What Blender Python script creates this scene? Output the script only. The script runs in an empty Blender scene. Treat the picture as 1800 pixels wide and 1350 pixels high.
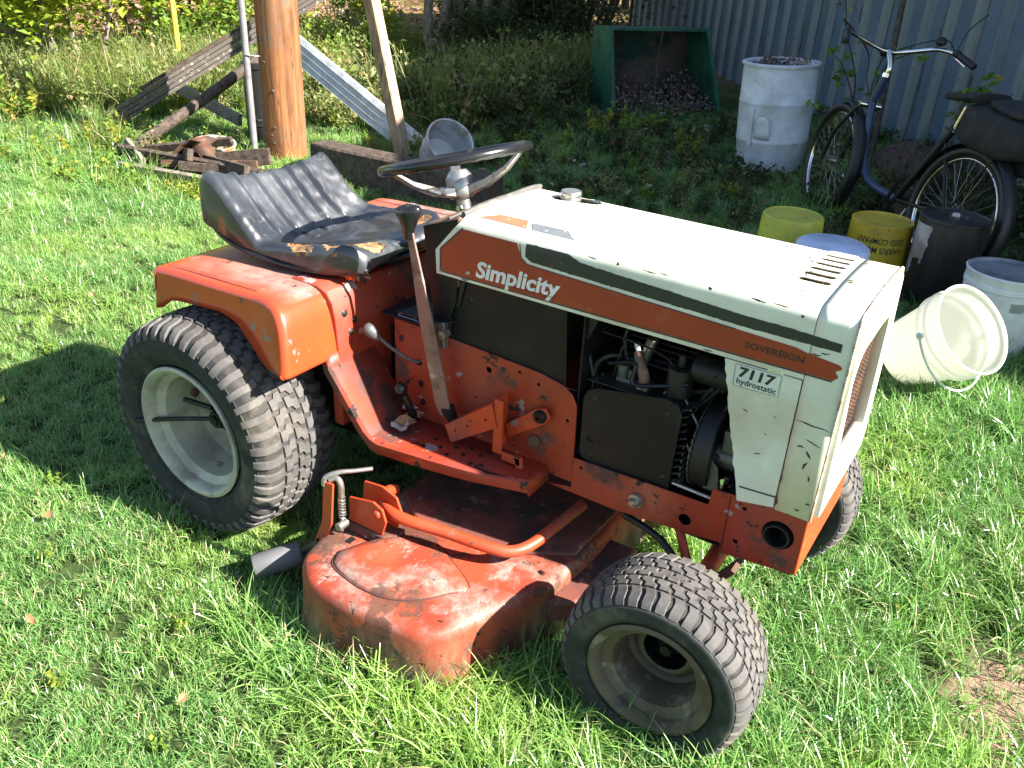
import bpy, bmesh, math, random
import numpy as np
from mathutils import Vector, Matrix, noise as mnoise

R = math.radians
PI = math.pi
random.seed(7)
rng = np.random.default_rng(7)
sc = bpy.context.scene
COL = sc.collection

# ------------------------------------------------------------------ camera, world, sun, exposure
def setup():
    cam_d = bpy.data.cameras.new('camera')
    cam_d.sensor_width = 36.0
    cam_d.lens = 36.0 * 1506.26 / 1800.0
    cam_d.clip_end = 500
    cam_d.clip_start = 0.05
    cam = bpy.data.objects.new('camera', cam_d)
    COL.objects.link(cam)
    r = Vector((0.83312956, 0.55120208, 0.04551273))
    u = Vector((-0.29167363, 0.36795608, 0.88291269))
    d = Vector((-0.46991662, 0.74885552, -0.4673262))
    m = Matrix((r, u, -d)).transposed().to_4x4()
    m.translation = Vector((1.61672516, -1.57914146, 1.42069371))
    cam.matrix_world = m
    sc.camera = cam
    az, el = R(9.0), R(36.5)
    w = bpy.data.worlds.new('World'); sc.world = w; w.use_nodes = True
    nt = w.node_tree; nt.nodes.clear()
    sky = nt.nodes.new('ShaderNodeTexSky'); sky.sky_type = 'NISHITA'; sky.sun_disc = False
    sky.sun_elevation = el; sky.sun_rotation = PI / 2 - az
    sky.air_density = 1.0; sky.dust_density = 0.6; sky.ozone_density = 1.0
    bg = nt.nodes.new('ShaderNodeBackground'); bg.inputs[1].default_value = 0.060
    out = nt.nodes.new('ShaderNodeOutputWorld')
    nt.links.new(sky.outputs[0], bg.inputs[0]); nt.links.new(bg.outputs[0], out.inputs[0])
    ld = bpy.data.lights.new('sun', 'SUN'); ld.energy = 5.0; ld.angle = R(0.53); ld.color = (1.0, 0.95, 0.86)
    lo = bpy.data.objects.new('sun', ld); COL.objects.link(lo)
    dirv = -Vector((math.cos(el) * math.cos(az), math.cos(el) * math.sin(az), math.sin(el)))
    lo.rotation_euler = dirv.to_track_quat('-Z', 'Y').to_euler()
    lo.location = (6, 1, 6)
    v = sc.view_settings
    sc.display_settings.display_device = 'sRGB'
    v.view_transform = 'Standard'; v.look = 'None'; v.exposure = 2.15; v.gamma = 1.0; v.use_curve_mapping = False
    sc.render.engine = 'CYCLES'
    sc.cycles.use_denoising = True
    sc.cycles.max_bounces = 8
    sc.cycles.transparent_max_bounces = 12
    sc.cycles.caustics_reflective = False; sc.cycles.caustics_refractive = False
setup()

# ------------------------------------------------------------------ materials
MATS = {}
def lin(c):
    return tuple(c) + (1.0,) if len(c) == 3 else tuple(c)
class NT:
    def __init__(s, name):
        s.m = bpy.data.materials.new(name); s.m.use_nodes = True
        s.t = s.m.node_tree; s.t.nodes.clear()
        s.out = s.t.nodes.new('ShaderNodeOutputMaterial')
        s.p = s.t.nodes.new('ShaderNodeBsdfPrincipled')
        s.t.links.new(s.p.outputs[0], s.out.inputs[0])
        s.tc = s.t.nodes.new('ShaderNodeTexCoord')
        MATS[name] = s.m
    def n(s, kind, **kw):
        x = s.t.nodes.new(kind)
        for k, v in kw.items(): setattr(x, k, v)
        return x
    def l(s, a, b): s.t.links.new(a, b)
    def noise(s, scale, detail=4, rough=0.55, stretch=None, coord='Object', dist=0.0, off=0.0):
        x = s.n('ShaderNodeTexNoise'); x.inputs['Scale'].default_value = scale
        x.inputs['Detail'].default_value = detail; x.inputs['Roughness'].default_value = rough
        x.inputs['Distortion'].default_value = dist
        mp = s.n('ShaderNodeMapping'); s.l(s.tc.outputs[coord], mp.inputs[0])
        mp.inputs['Location'].default_value = (off, off * 1.7, off * 0.6)
        if stretch: mp.inputs['Scale'].default_value = stretch
        s.l(mp.outputs[0], x.inputs['Vector'])
        return x.outputs['Fac']
    def ramp(s, fac, lo, hi):
        x = s.n('ShaderNodeMapRange'); x.inputs['From Min'].default_value = lo; x.inputs['From Max'].default_value = hi
        x.clamp = True; s.l(fac, x.inputs['Value']); return x.outputs[0]
    def mul(s, a, b, op='MULTIPLY'):
        x = s.n('ShaderNodeMath', operation=op)
        for i, v in enumerate((a, b)):
            if isinstance(v, (int, float)): x.inputs[i].default_value = v
            else: s.l(v, x.inputs[i])
        return x.outputs[0]
    def mix(s, a, b, fac):
        x = s.n('ShaderNodeMix', data_type='RGBA')
        for i, v in ((6, a), (7, b)):
            if isinstance(v, tuple): x.inputs[i].default_value = lin(v)
            else: s.l(v, x.inputs[i])
        if isinstance(fac, (int, float)): x.inputs[0].default_value = fac
        else: s.l(fac, x.inputs[0])
        return x.outputs[2]
    def mixf(s, a, b, fac):
        x = s.n('ShaderNodeMix', data_type='FLOAT')
        for i, v in ((2, a), (3, b)):
            if isinstance(v, (int, float)): x.inputs[i].default_value = v
            else: s.l(v, x.inputs[i])
        s.l(fac, x.inputs[0]); return x.outputs[0]
    def bump(s, h, strength=0.3, dist=0.002):
        x = s.n('ShaderNodeBump'); x.inputs['Strength'].default_value = strength; x.inputs['Distance'].default_value = dist
        s.l(h, x.inputs['Height']); s.l(x.outputs[0], s.p.inputs['Normal'])
    def fin(s, col, rough=0.5, metal=0.0, spec=0.5):
        if isinstance(col, tuple): s.p.inputs['Base Color'].default_value = lin(col)
        else: s.l(col, s.p.inputs['Base Color'])
        for nm, v in (('Roughness', rough), ('Metallic', metal), ('Specular IOR Level', spec)):
            if isinstance(v, (int, float)): s.p.inputs[nm].default_value = v
            else: s.l(v, s.p.inputs[nm])
        return s.m
    def z(s):
        x = s.n('ShaderNodeSeparateXYZ'); s.l(s.tc.outputs['Object'], x.inputs[0]); return x.outputs

def paint(name, base, rough=0.35, layers=(), bumpamt=0.15, var=0.25, spec=0.5, metal=0.0):
    """worn paint: layers = (colour, noise scale, lo, hi, roughness, offset[, stretch])"""
    a = NT(name)
    v = a.noise(9, 5, off=3.1)
    dark = tuple(c * (1 - var) for c in base)
    col = a.mix(base, dark, a.ramp(v, 0.35, 0.7))
    rg = rough
    for i, L in enumerate(layers):
        c, s_, lo, hi, rr, off = L[:6]
        st = L[6] if len(L) > 6 else None
        f = a.ramp(a.noise(s_, 7, 0.62, st, off=off), lo, hi)
        col = a.mix(col, c, f)
        rg = a.mixf(rg, rr, f)
    a.bump(a.noise(55, 5, 0.6), bumpamt, 0.0015)
    return a.fin(col, rg, metal, spec)

M = {}
ORG = (0.50, 0.060, 0.018)
M['orange'] = paint('orange_paint', ORG, 0.42, [
    ((0.33, 0.065, 0.035), 6, 0.5, 0.72, 0.6, 1.0),
    ((0.055, 0.035, 0.025), 34, 0.66, 0.70, 0.8, 8.0),
    ((0.13, 0.055, 0.04), 4.2, 0.54, 0.74, 0.75, 5.5), ((0.22, 0.17, 0.16), 11, 0.64, 0.72, 0.6, 15.5)])
def fender_mat():
    a = NT('orange_fender_paint'); o = a.z()
    col = a.mix((0.52, 0.062, 0.016), (0.40, 0.048, 0.017), a.ramp(a.noise(6, 5, off=3), 0.4, 0.65))
    dust = a.mul(a.ramp(o[2], 0.672, 0.682), a.ramp(a.mul(o[1], 0, 'ADD'), -0.395, -0.330))
    dust = a.mul(dust, a.ramp(a.noise(7, 7, 0.7, off=12), 0.22, 0.42))
    col = a.mix(col, a.mix((0.20, 0.105, 0.085), (0.33, 0.22, 0.18), a.ramp(a.noise(16, 6, 0.7), 0.4, 0.6)), a.mul(dust, 0.9))
    col = a.mix(col, (0.20, 0.15, 0.15), a.ramp(a.noise(19, 9, 0.72, off=7), 0.615, 0.630))
    col = a.mix(col, (0.12, 0.05, 0.035), a.ramp(a.noise(9, 9, 0.70, off=27), 0.630, 0.650))
    col = a.mix(col, (0.30, 0.26, 0.25), a.ramp(a.noise(11, 8, 0.72, (0.15, 1.5, 1.5), off=37), 0.655, 0.668))
    col = a.mix(col, (0.045, 0.035, 0.03), a.ramp(a.noise(33, 6, 0.6, off=17), 0.68, 0.71))
    a.bump(a.noise(60, 5, 0.6), 0.12, 0.0015)
    return a.fin(col, a.mixf(0.27, 0.7, dust), 0, 0.7)
M['orange_top'] = fender_mat()
def deck_mat():
    a = NT('deck_paint'); o = a.z()
    col = a.mix((0.36, 0.055, 0.022), (0.22, 0.038, 0.020), a.ramp(a.noise(7, 6, off=3), 0.40, 0.62))
    top = a.ramp(o[2], 0.160, 0.185)
    worn = a.ramp(a.noise(4.5, 10, 0.70, (1, 1, 0.6), off=4.3), 0.47, 0.60)
    gr = a.mix((0.17, 0.105, 0.08), (0.27, 0.215, 0.185), a.ramp(a.noise(34, 6, 0.7), 0.42, 0.58))
    col = a.mix(col, gr, a.mul(worn, a.mul(a.mul(top, 0.85), 0.15, 'ADD')))
    flake = a.ramp(a.noise(16, 10, 0.74, (1, 0.45, 1), off=24), 0.575, 0.625)
    col = a.mix(col, (0.28, 0.235, 0.205), a.mul(a.mul(flake, top), 0.8))
    rust = a.ramp(a.noise(8, 9, 0.68, off=9), 0.535, 0.56)
    col = a.mix(col, a.mix((0.10, 0.042, 0.025), (0.055, 0.028, 0.02), a.ramp(a.noise(40, 5, 0.6), 0.4, 0.6)), a.mul(rust, 0.85))
    zf = a.mul(a.ramp(o[2], 0.178, 0.075), a.ramp(a.noise(6, 8, 0.66, (1, 1, 0.5), off=6), 0.40, 0.47))
    col = a.mix(col, a.mix((0.065, 0.036, 0.022), (0.19, 0.135, 0.085), a.ramp(a.noise(20, 8, 0.72, (1, 1, 0.3)), 0.42, 0.58)), zf)
    col = a.mix(col, (0.025, 0.018, 0.015), a.ramp(a.noise(42, 7, 0.65, off=8), 0.64, 0.655))
    a.bump(a.noise(50, 7, 0.68), 0.55, 0.002)
    return a.fin(col, a.mixf(0.55, 0.8, rust), 0, 0.35)
M['orange_deck'] = deck_mat()
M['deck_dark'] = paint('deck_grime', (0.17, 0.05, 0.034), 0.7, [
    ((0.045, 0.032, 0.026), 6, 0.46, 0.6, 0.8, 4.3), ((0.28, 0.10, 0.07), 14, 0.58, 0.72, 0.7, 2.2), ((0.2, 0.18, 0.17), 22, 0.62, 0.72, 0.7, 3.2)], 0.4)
M['cream'] = paint('cream_paint', (0.72, 0.72, 0.60), 0.3, [
    ((0.60, 0.56, 0.44), 5, 0.52, 0.72, 0.4, 2.5),
    ((0.20, 0.11, 0.07), 46, 0.715, 0.735, 0.8, 9.0),
    ((0.30, 0.19, 0.13), 13, 0.70, 0.712, 0.8, 4.0), ((0.50, 0.45, 0.34), 3.5, 0.52, 0.72, 0.5, 14.0), ((0.36, 0.27, 0.18), 7, 0.66, 0.76, 0.6, 34.0), ((0.40, 0.33, 0.24), 22, 0.69, 0.71, 0.7, 24.0, (0.3, 1, 1))], 0.08, 0.08)
M['cream_edge'] = paint('chipped_cream', (0.62, 0.56, 0.44), 0.5, [
    ((0.30, 0.20, 0.14), 28, 0.50, 0.55, 0.8, 3.0), ((0.16, 0.10, 0.07), 60, 0.62, 0.66, 0.8, 1.0)], 0.3)
M['decal_orange'] = paint('decal_orange', (0.31, 0.040, 0.016), 0.4, [
    ((0.37, 0.10, 0.05), 16, 0.6, 0.75, 0.5, 2.0), ((0.66, 0.58, 0.46), 70, 0.735, 0.75, 0.4, 5.0)], 0.05, 0.12)
M['decal_black'] = paint('decal_black', (0.028, 0.032, 0.030), 0.38, [
    ((0.14, 0.14, 0.13), 30, 0.64, 0.74, 0.5, 2.0), ((0.6, 0.55, 0.42), 90, 0.735, 0.75, 0.4, 5.0)], 0.05, 0.1)
M['decal_grey'] = paint('decal_worn_black', (0.16, 0.17, 0.18), 0.35, [((0.5, 0.48, 0.42), 60, 0.56, 0.66, 0.4, 2.0)], 0.1)
M['decal_salmon'] = paint('decal_faded_orange', (0.62, 0.15, 0.075), 0.35, [((0.7, 0.6, 0.5), 50, 0.60, 0.68, 0.4, 2.0)], 0.1)
M['line'] = paint('decal_outline', (0.06, 0.03, 0.03), 0.5)
M['ink'] = paint('black_ink', (0.02, 0.02, 0.02), 0.5, [((0.5, 0.47, 0.4), 90, 0.72, 0.76, 0.5, 2.0)])
M['ink_brown'] = paint('dark_ink', (0.09, 0.02, 0.015), 0.5)
M['white_ink'] = paint('white_ink', (0.75, 0.76, 0.74), 0.4)
M['sticker'] = paint('cream_sticker', (0.72, 0.73, 0.66), 0.35)
M['black_metal'] = paint('black_enamel', (0.010, 0.010, 0.010), 0.48, [
    ((0.026, 0.023, 0.020), 7, 0.5, 0.75, 0.6, 2.0), ((0.05, 0.04, 0.03), 60, 0.68, 0.72, 0.7, 4.0)], 0.2, spec=0.25)
M['engine_dark'] = paint('greasy_metal', (0.016, 0.015, 0.014), 0.5, [((0.06, 0.055, 0.05), 20, 0.58, 0.7, 0.5, 2.0), ((0.045, 0.025, 0.018), 9, 0.6, 0.75, 0.7, 7.0)], 0.5, metal=0.2)
M['alu'] = paint('cast_aluminium', (0.17, 0.165, 0.155), 0.42, [((0.12, 0.11, 0.10), 18, 0.5, 0.68, 0.6, 2.0)], 0.4, metal=0.7)
M['steel'] = paint('bare_steel', (0.42, 0.40, 0.37), 0.34, [((0.16, 0.10, 0.07), 26, 0.52, 0.66, 0.7, 2.0)], 0.25, metal=0.8)
M['chrome'] = paint('chrome', (0.75, 0.75, 0.76), 0.14, [], 0.05, metal=1.0)
M['lever_metal'] = paint('worn_lever', (0.22, 0.15, 0.125), 0.5, [((0.09, 0.06, 0.05), 24, 0.52, 0.66, 0.7, 2.0), ((0.42, 0.40, 0.38), 14, 0.6, 0.72, 0.4, 5.0)], 0.2, metal=0.25)
M['black_plastic'] = paint('black_plastic', (0.012, 0.012, 0.013), 0.22, [((0.045, 0.042, 0.04), 30, 0.62, 0.75, 0.5, 2.0)], 0.1)
M['grey_plastic'] = paint('weathered_grey_plastic', (0.085, 0.083, 0.085), 0.45, [((0.08, 0.08, 0.08), 18, 0.5, 0.7, 0.5, 2.0)], 0.2)
M['roller'] = paint('grey_roller', (0.12, 0.117, 0.12), 0.6, [((0.10, 0.10, 0.11), 12, 0.5, 0.7, 0.6, 2.0)], 0.4)
M['vinyl'] = paint('black_vinyl', (0.026, 0.029, 0.035), 0.33, [((0.07, 0.075, 0.082), 4, 0.48, 0.66, 0.40, 2.0), ((0.13, 0.125, 0.115), 16, 0.60, 0.72, 0.6, 12.0), ((0.19, 0.18, 0.16), 60, 0.70, 0.76, 0.6, 4.0)], 0.30, spec=0.9)
M['foam'] = paint('torn_foam', (0.36, 0.20, 0.09), 0.95, [((0.14, 0.07, 0.035), 40, 0.45, 0.6, 0.95, 2.0), ((0.6, 0.5, 0.36), 80, 0.62, 0.7, 0.95, 5.0)], 1.0)
M['rubber_trim'] = paint('grey_rubber', (0.10, 0.095, 0.09), 0.55, [((0.22, 0.17, 0.13), 24, 0.5, 0.7, 0.6, 2.0)], 0.3)
M['dash_rust'] = paint('dash_rust', (0.20, 0.10, 0.06), 0.6, [((0.10, 0.08, 0.07), 10, 0.48, 0.6, 0.6, 2.0), ((0.42, 0.22, 0.13), 16, 0.6, 0.7, 0.6, 6.0)], 0.3)
def tyre_mat(name, groove, top, dust):
    a = NT(name)
    o = a.z()
    col = a.mix(groove, top, a.ramp(a.noise(14, 6, 0.6), 0.35, 0.65))
    col = a.mix(col, dust, a.mul(a.ramp(a.noise(38, 5, 0.7, off=4), 0.5, 0.72), 0.6))
    col = a.mix(col, (0.17, 0.145, 0.11), a.mul(a.ramp(a.noise(6, 7, 0.7, off=9), 0.50, 0.66), 0.55))
    a.bump(a.noise(160, 4, 0.6), 0.25, 0.001)
    return a.fin(col, 0.78, 0, 0.3)
M['tread'] = tyre_mat('tread_rubber', (0.060, 0.056, 0.054), (0.095, 0.089, 0.086), (0.15, 0.136, 0.124))
M['sidewall'] = tyre_mat('sidewall_rubber', (0.014, 0.016, 0.016), (0.028, 0.030, 0.030), (0.06, 0.062, 0.058))
M['groove'] = tyre_mat('groove_rubber', (0.026, 0.024, 0.023), (0.045, 0.042, 0.038), (0.07, 0.058, 0.048))
M['rim'] = paint('cream_rim', (0.50, 0.47, 0.35), 0.42, [((0.25, 0.235, 0.19), 5, 0.45, 0.55, 0.6, 22.0),((0.19, 0.17, 0.13), 9, 0.56, 0.66, 0.7, 12.0),
    ((0.34, 0.33, 0.28), 6, 0.45, 0.7, 0.55, 2.0), ((0.22, 0.11, 0.06), 22, 0.64, 0.72, 0.8, 6.0)], 0.2)
M['rim_rust'] = paint('rusty_rim', (0.125, 0.098, 0.062), 0.7, [
    ((0.075, 0.048, 0.030), 7, 0.42, 0.62, 0.8, 2.0), ((0.20, 0.18, 0.13), 18, 0.58, 0.66, 0.6, 6.0), ((0.045, 0.035, 0.028), 16, 0.56, 0.70, 0.8, 11.0)], 0.5)
M['orange_dirty'] = paint('grimy_orange_paint', (0.34, 0.040, 0.016), 0.42, [
    ((0.26, 0.05, 0.035), 5, 0.45, 0.66, 0.5, 1.0), ((0.42, 0.12, 0.07), 3, 0.56, 0.75, 0.45, 21.0),
    ((0.085, 0.035, 0.028), 7, 0.535, 0.62, 0.7, 5.5), ((0.27, 0.22, 0.21), 17, 0.635, 0.66, 0.6, 15.5), ((0.018, 0.014, 0.014), 26, 0.63, 0.645, 0.7, 8.0), ((0.015, 0.012, 0.012), 70, 0.655, 0.665, 0.7, 18.0)], 0.25)

def wood(name, base, dark, scale=1.0, axis=(1, 1, 0.08), rough=0.8, extra=None):
    a = NT(name)
    f = a.noise(26 * scale, 7, 0.65, axis, dist=0.6)
    col = a.mix(dark, base, a.ramp(f, 0.36, 0.62))
    g = a.noise(90 * scale, 4, 0.6, axis, off=3)
    col = a.mix(col, tuple(c * 0.35 for c in dark), a.ramp(g, 0.62, 0.70))
    if extra: col = a.mix(col, extra, a.ramp(a.noise(5, 5, 0.6, off=7), 0.52, 0.68))
    ck = a.ramp(a.noise(14 * scale, 8, 0.75, (axis[0], axis[1], axis[2] * 0.35), off=17), 0.635, 0.65)
    col = a.mix(col, tuple(c * 0.15 for c in dark), ck)
    a.bump(f, 0.6, 0.006)
    return a.fin(col, rough, 0, 0.25)
M['pole_wood'] = wood('treated_pole_wood', (0.30, 0.125, 0.050), (0.12, 0.050, 0.022), extra=(0.15, 0.11, 0.075))
M['grey_wood'] = wood('weathered_wood', (0.30, 0.255, 0.205), (0.13, 0.10, 0.08), 1.2, (1, 1, 1))
M['dark_wood'] = wood('dark_damp_wood', (0.11, 0.08, 0.062), (0.035, 0.026, 0.022), 1.2, (1, 1, 1))
M['tan_wood'] = wood('tan_post_wood', (0.40, 0.31, 0.21), (0.20, 0.145, 0.095), 1.2, (1, 1, 0.15))
M['bark'] = wood('grey_bark', (0.26, 0.225, 0.185), (0.10, 0.08, 0.065), 1.6, (1, 1, 0.3), 0.9)
M['bark_dark'] = wood('dark_bark', (0.12, 0.095, 0.075), (0.045, 0.035, 0.028), 1.6, (1, 1, 0.3), 0.9)
M['white_siding'] = paint('white_siding', (0.66, 0.67, 0.70), 0.5, [((0.40, 0.40, 0.38), 12, 0.5, 0.7, 0.6, 2.0), ((0.2, 0.16, 0.12), 50, 0.66, 0.7, 0.8, 5.0)], 0.3)
M['siding_shaded'] = paint('weathered_shaded_siding', (0.12, 0.10, 0.083), 0.75, [((0.09, 0.075, 0.065), 12, 0.42, 0.6, 0.8, 2.0), ((0.42, 0.38, 0.33), 30, 0.58, 0.7, 0.8, 5.0)], 0.5)  # weathered boards; the shadow side is put into the dark base
M['conduit'] = paint('grey_conduit', (0.22, 0.21, 0.215), 0.5, [((0.13, 0.115, 0.115), 20, 0.5, 0.7, 0.6, 2.0)], 0.2)
M['yellow_pipe'] = paint('yellow_pipe', (0.80, 0.50, 0.07), 0.4)
M['rust'] = paint('rusty_iron', (0.12, 0.055, 0.032), 0.85, [((0.05, 0.03, 0.022), 16, 0.45, 0.62, 0.9, 2.0), ((0.28, 0.13, 0.06), 30, 0.58, 0.7, 0.9, 6.0)], 0.6)
M['pail_rust'] = paint('rusty_white_pail', (0.62, 0.58, 0.54), 0.5, [((0.36, 0.15, 0.07), 9, 0.46, 0.58, 0.8, 2.0), ((0.14, 0.08, 0.05), 30, 0.6, 0.68, 0.9, 6.0)], 0.3)
M['pan_white'] = paint('grimy_white_enamel', (0.60, 0.60, 0.62), 0.4, [((0.30, 0.32, 0.33), 8, 0.47, 0.6, 0.6, 2.0), ((0.40, 0.20, 0.08), 10, 0.58, 0.68, 0.8, 6.0)], 0.3)
M['green_box'] = paint('green_enamel', (0.035, 0.17, 0.10), 0.5, [((0.02, 0.075, 0.05), 7, 0.45, 0.65, 0.6, 2.0), ((0.12, 0.08, 0.06), 30, 0.66, 0.72, 0.8, 6.0)], 0.2)
M['green_inner'] = paint('rusted_green_inside', (0.03, 0.075, 0.055), 0.75, [((0.17, 0.125, 0.105), 2.5, 0.40, 0.52, 0.85, 2.0)], 0.3)
M['barrel'] = paint('white_barrel_plastic', (0.80, 0.83, 0.88), 0.42, [((0.50, 0.51, 0.48), 5, 0.5, 0.7, 0.5, 2.0), ((0.34, 0.33, 0.26), 12, 0.62, 0.74, 0.6, 6.0)], 0.15)
M['yellow_tub'] = paint('lime_yellow_plastic', (0.56, 0.55, 0.07), 0.45, [((0.40, 0.40, 0.06), 8, 0.5, 0.7, 0.5, 2.0), ((0.22, 0.16, 0.04), 22, 0.63, 0.7, 0.7, 6.0)], 0.15)
M['yellow_tub2'] = paint('ochre_yellow_plastic', (0.60, 0.42, 0.03), 0.45, [((0.36, 0.25, 0.03), 7, 0.47, 0.65, 0.5, 2.0), ((0.08, 0.05, 0.02), 18, 0.62, 0.7, 0.8, 6.0)], 0.15)
M['drum_black'] = paint('black_drum_plastic', (0.022, 0.021, 0.022), 0.33, [((0.06, 0.055, 0.05), 5, 0.5, 0.72, 0.5, 2.0, (1, 1, .1))], 0.1)
M['torn_label'] = paint('torn_paper_label', (0.52, 0.48, 0.46), 0.8, [((0.32, 0.24, 0.19), 10, 0.47, 0.6, 0.8, 2.0)], 0.6)
M['blue_white'] = paint('shade_blue_plastic', (0.60, 0.68, 0.90), 0.35)  # white plastic given the blue cast of shade in its colour
M['pail_white'] = paint('white_pail_plastic', (0.74, 0.76, 0.78), 0.35, [((0.55, 0.56, 0.52), 8, 0.55, 0.72, 0.5, 2.0)], 0.1)
M['pail_grey'] = paint('lid_shade_grey', (0.23, 0.245, 0.27), 0.4, [((0.10, 0.10, 0.11), 8, 0.5, 0.65, 0.6, 2.0)], 0.2)  # lid greyed to stand for the shade on the pail top, with mottling
def translucent_plastic():
    a = NT('translucent_white_plastic')
    a.fin((0.84, 0.84, 0.79), 0.35)
    tr = a.n('ShaderNodeBsdfTranslucent'); tr.inputs[0].default_value = (0.88, 0.88, 0.80, 1)
    mx = a.n('ShaderNodeMixShader'); mx.inputs[0].default_value = 0.45
    a.l(a.p.outputs[0], mx.inputs[1]); a.l(tr.outputs[0], mx.inputs[2]); a.l(mx.outputs[0], a.out.inputs[0])
    return a.m
M['translucent'] = translucent_plastic()
M['bike_blue'] = paint('blue_bike_paint', (0.035, 0.055, 0.13), 0.25, [((0.02, 0.03, 0.06), 8, 0.5, 0.7, 0.3, 2.0)], 0.05)
M['bike_black'] = paint('black_bike_parts', (0.014, 0.014, 0.015), 0.45)
M['bag'] = paint('black_nylon_bag', (0.018, 0.017, 0.017), 0.8, [((0.035, 0.033, 0.033), 20, 0.5, 0.7, 0.8, 2.0)], 0.6)
M['red'] = paint('red_plastic', (0.45, 0.03, 0.02), 0.4)
def shed_mat():
    a = NT('blue_corrugated_steel'); o = a.z()
    # distance along the wall, repeated once per rib
    al = a.mul(a.mul(o[0], math.cos(R(-46))), a.mul(o[1], math.sin(R(-46))), 'ADD')
    al = a.mul(al, -(0.5 * math.cos(R(-46)) + 5.9 * math.sin(R(-46))) + 7.3 + 0.0, 'ADD')
    ph = a.mul(a.mul(al, 0.28, 'MODULO'), 0.0, 'ADD')
    col = a.mix((0.145, 0.195, 0.26), (0.10, 0.15, 0.215), a.ramp(a.noise(2.2, 5, 0.6), 0.35, 0.65))
    rib = a.mul(a.ramp(ph, 0.095, 0.11), a.ramp(ph, 0.215, 0.20))
    col = a.mix(col, (0.235, 0.265, 0.26), a.mul(rib, a.ramp(a.noise(5, 6, 0.7, (1, 1, 0.1)), 0.3, 0.5)))
    e1 = a.mul(a.ramp(ph, 0.198, 0.206), a.ramp(ph, 0.232, 0.212))
    e2 = a.mul(a.ramp(ph, 0.085, 0.098), a.ramp(ph, 0.118, 0.108))
    gr = a.ramp(a.noise(5, 7, 0.7, (1, 1, 0.22), off=5), 0.44, 0.56)
    col = a.mix(col, (0.075, 0.058, 0.045), a.mul(e1, gr))
    col = a.mix(col, (0.10, 0.075, 0.055), a.mul(e2, a.ramp(a.noise(6, 7, 0.7, (1, 1, 0.22), off=15), 0.52, 0.62)))
    streak = a.noise(9, 7, 0.7, (1, 1, 0.06), dist=0.3)
    col = a.mix(col, (0.16, 0.15, 0.13), a.mul(a.ramp(streak, 0.52, 0.68), 0.7))
    rust2 = a.noise(10, 6, 0.7, (1, 1, 0.4), off=11)
    col = a.mix(col, (0.17, 0.07, 0.045), a.ramp(rust2, 0.66, 0.71))
    a.bump(a.noise(40, 4, 0.6), 0.2, 0.002)
    return a.fin(col, 0.6, 0.1, 0.4)
M['shed'] = shed_mat()
M['shed_rust'] = paint('rust_streak', (0.13, 0.075, 0.05), 0.85, [((0.20, 0.22, 0.22), 30, 0.45, 0.6, 0.7, 2.0, (1, 1, .15))], 0.3)
def leaf_mat(name, c1, c2, c3, trans=0.4, rough=0.5):
    a = NT(name)
    oi = a.n('ShaderNodeObjectInfo')
    at = a.n('ShaderNodeUVMap')
    sp = a.n('ShaderNodeSeparateXYZ'); a.l(at.outputs[0], sp.inputs[0])
    f = a.mul(sp.outputs[0], a.mul(oi.outputs['Random'], 0.35), 'ADD')
    col = a.mix(c1, c2, a.ramp(f, 0.1, 0.9))
    col = a.mix(col, c3, a.ramp(f, 0.98, 1.12))
    a.fin(col, rough, 0, 0.35)
    tr = a.n('ShaderNodeBsdfTranslucent'); a.l(a.mix(col, (0.9, 0.95, 0.1), 0.12), tr.inputs[0])
    mx = a.n('ShaderNodeMixShader'); mx.inputs[0].default_value = trans
    a.l(a.p.outputs[0], mx.inputs[1]); a.l(tr.outputs[0], mx.inputs[2]); a.l(mx.outputs[0], a.out.inputs[0])
    return a.m
M['leaf_yellow'] = leaf_mat('yellow_green_leaves', (0.15, 0.26, 0.025), (0.42, 0.48, 0.05), (0.55, 0.42, 0.06), 0.5)
M['leaf_green'] = leaf_mat('green_leaves', (0.07, 0.15, 0.025), (0.19, 0.31, 0.05), (0.36, 0.32, 0.05), 0.45)
M['leaf_dark'] = leaf_mat('dark_leaves', (0.022, 0.042, 0.015), (0.055, 0.085, 0.030), (0.16, 0.09, 0.04), 0.3)
M['leaf_dead'] = leaf_mat('dry_brown_leaves', (0.13, 0.070, 0.036), (0.27, 0.155, 0.075), (0.40, 0.30, 0.18), 0.15, 0.7)
M['leaf_mauve'] = leaf_mat('faded_leaf_litter', (0.13, 0.085, 0.07), (0.27, 0.20, 0.18), (0.36, 0.30, 0.26), 0.1, 0.8)
M['weed'] = leaf_mat('olive_weeds', (0.09, 0.14, 0.035), (0.24, 0.28, 0.09), (0.40, 0.30, 0.15), 0.4)
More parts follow.
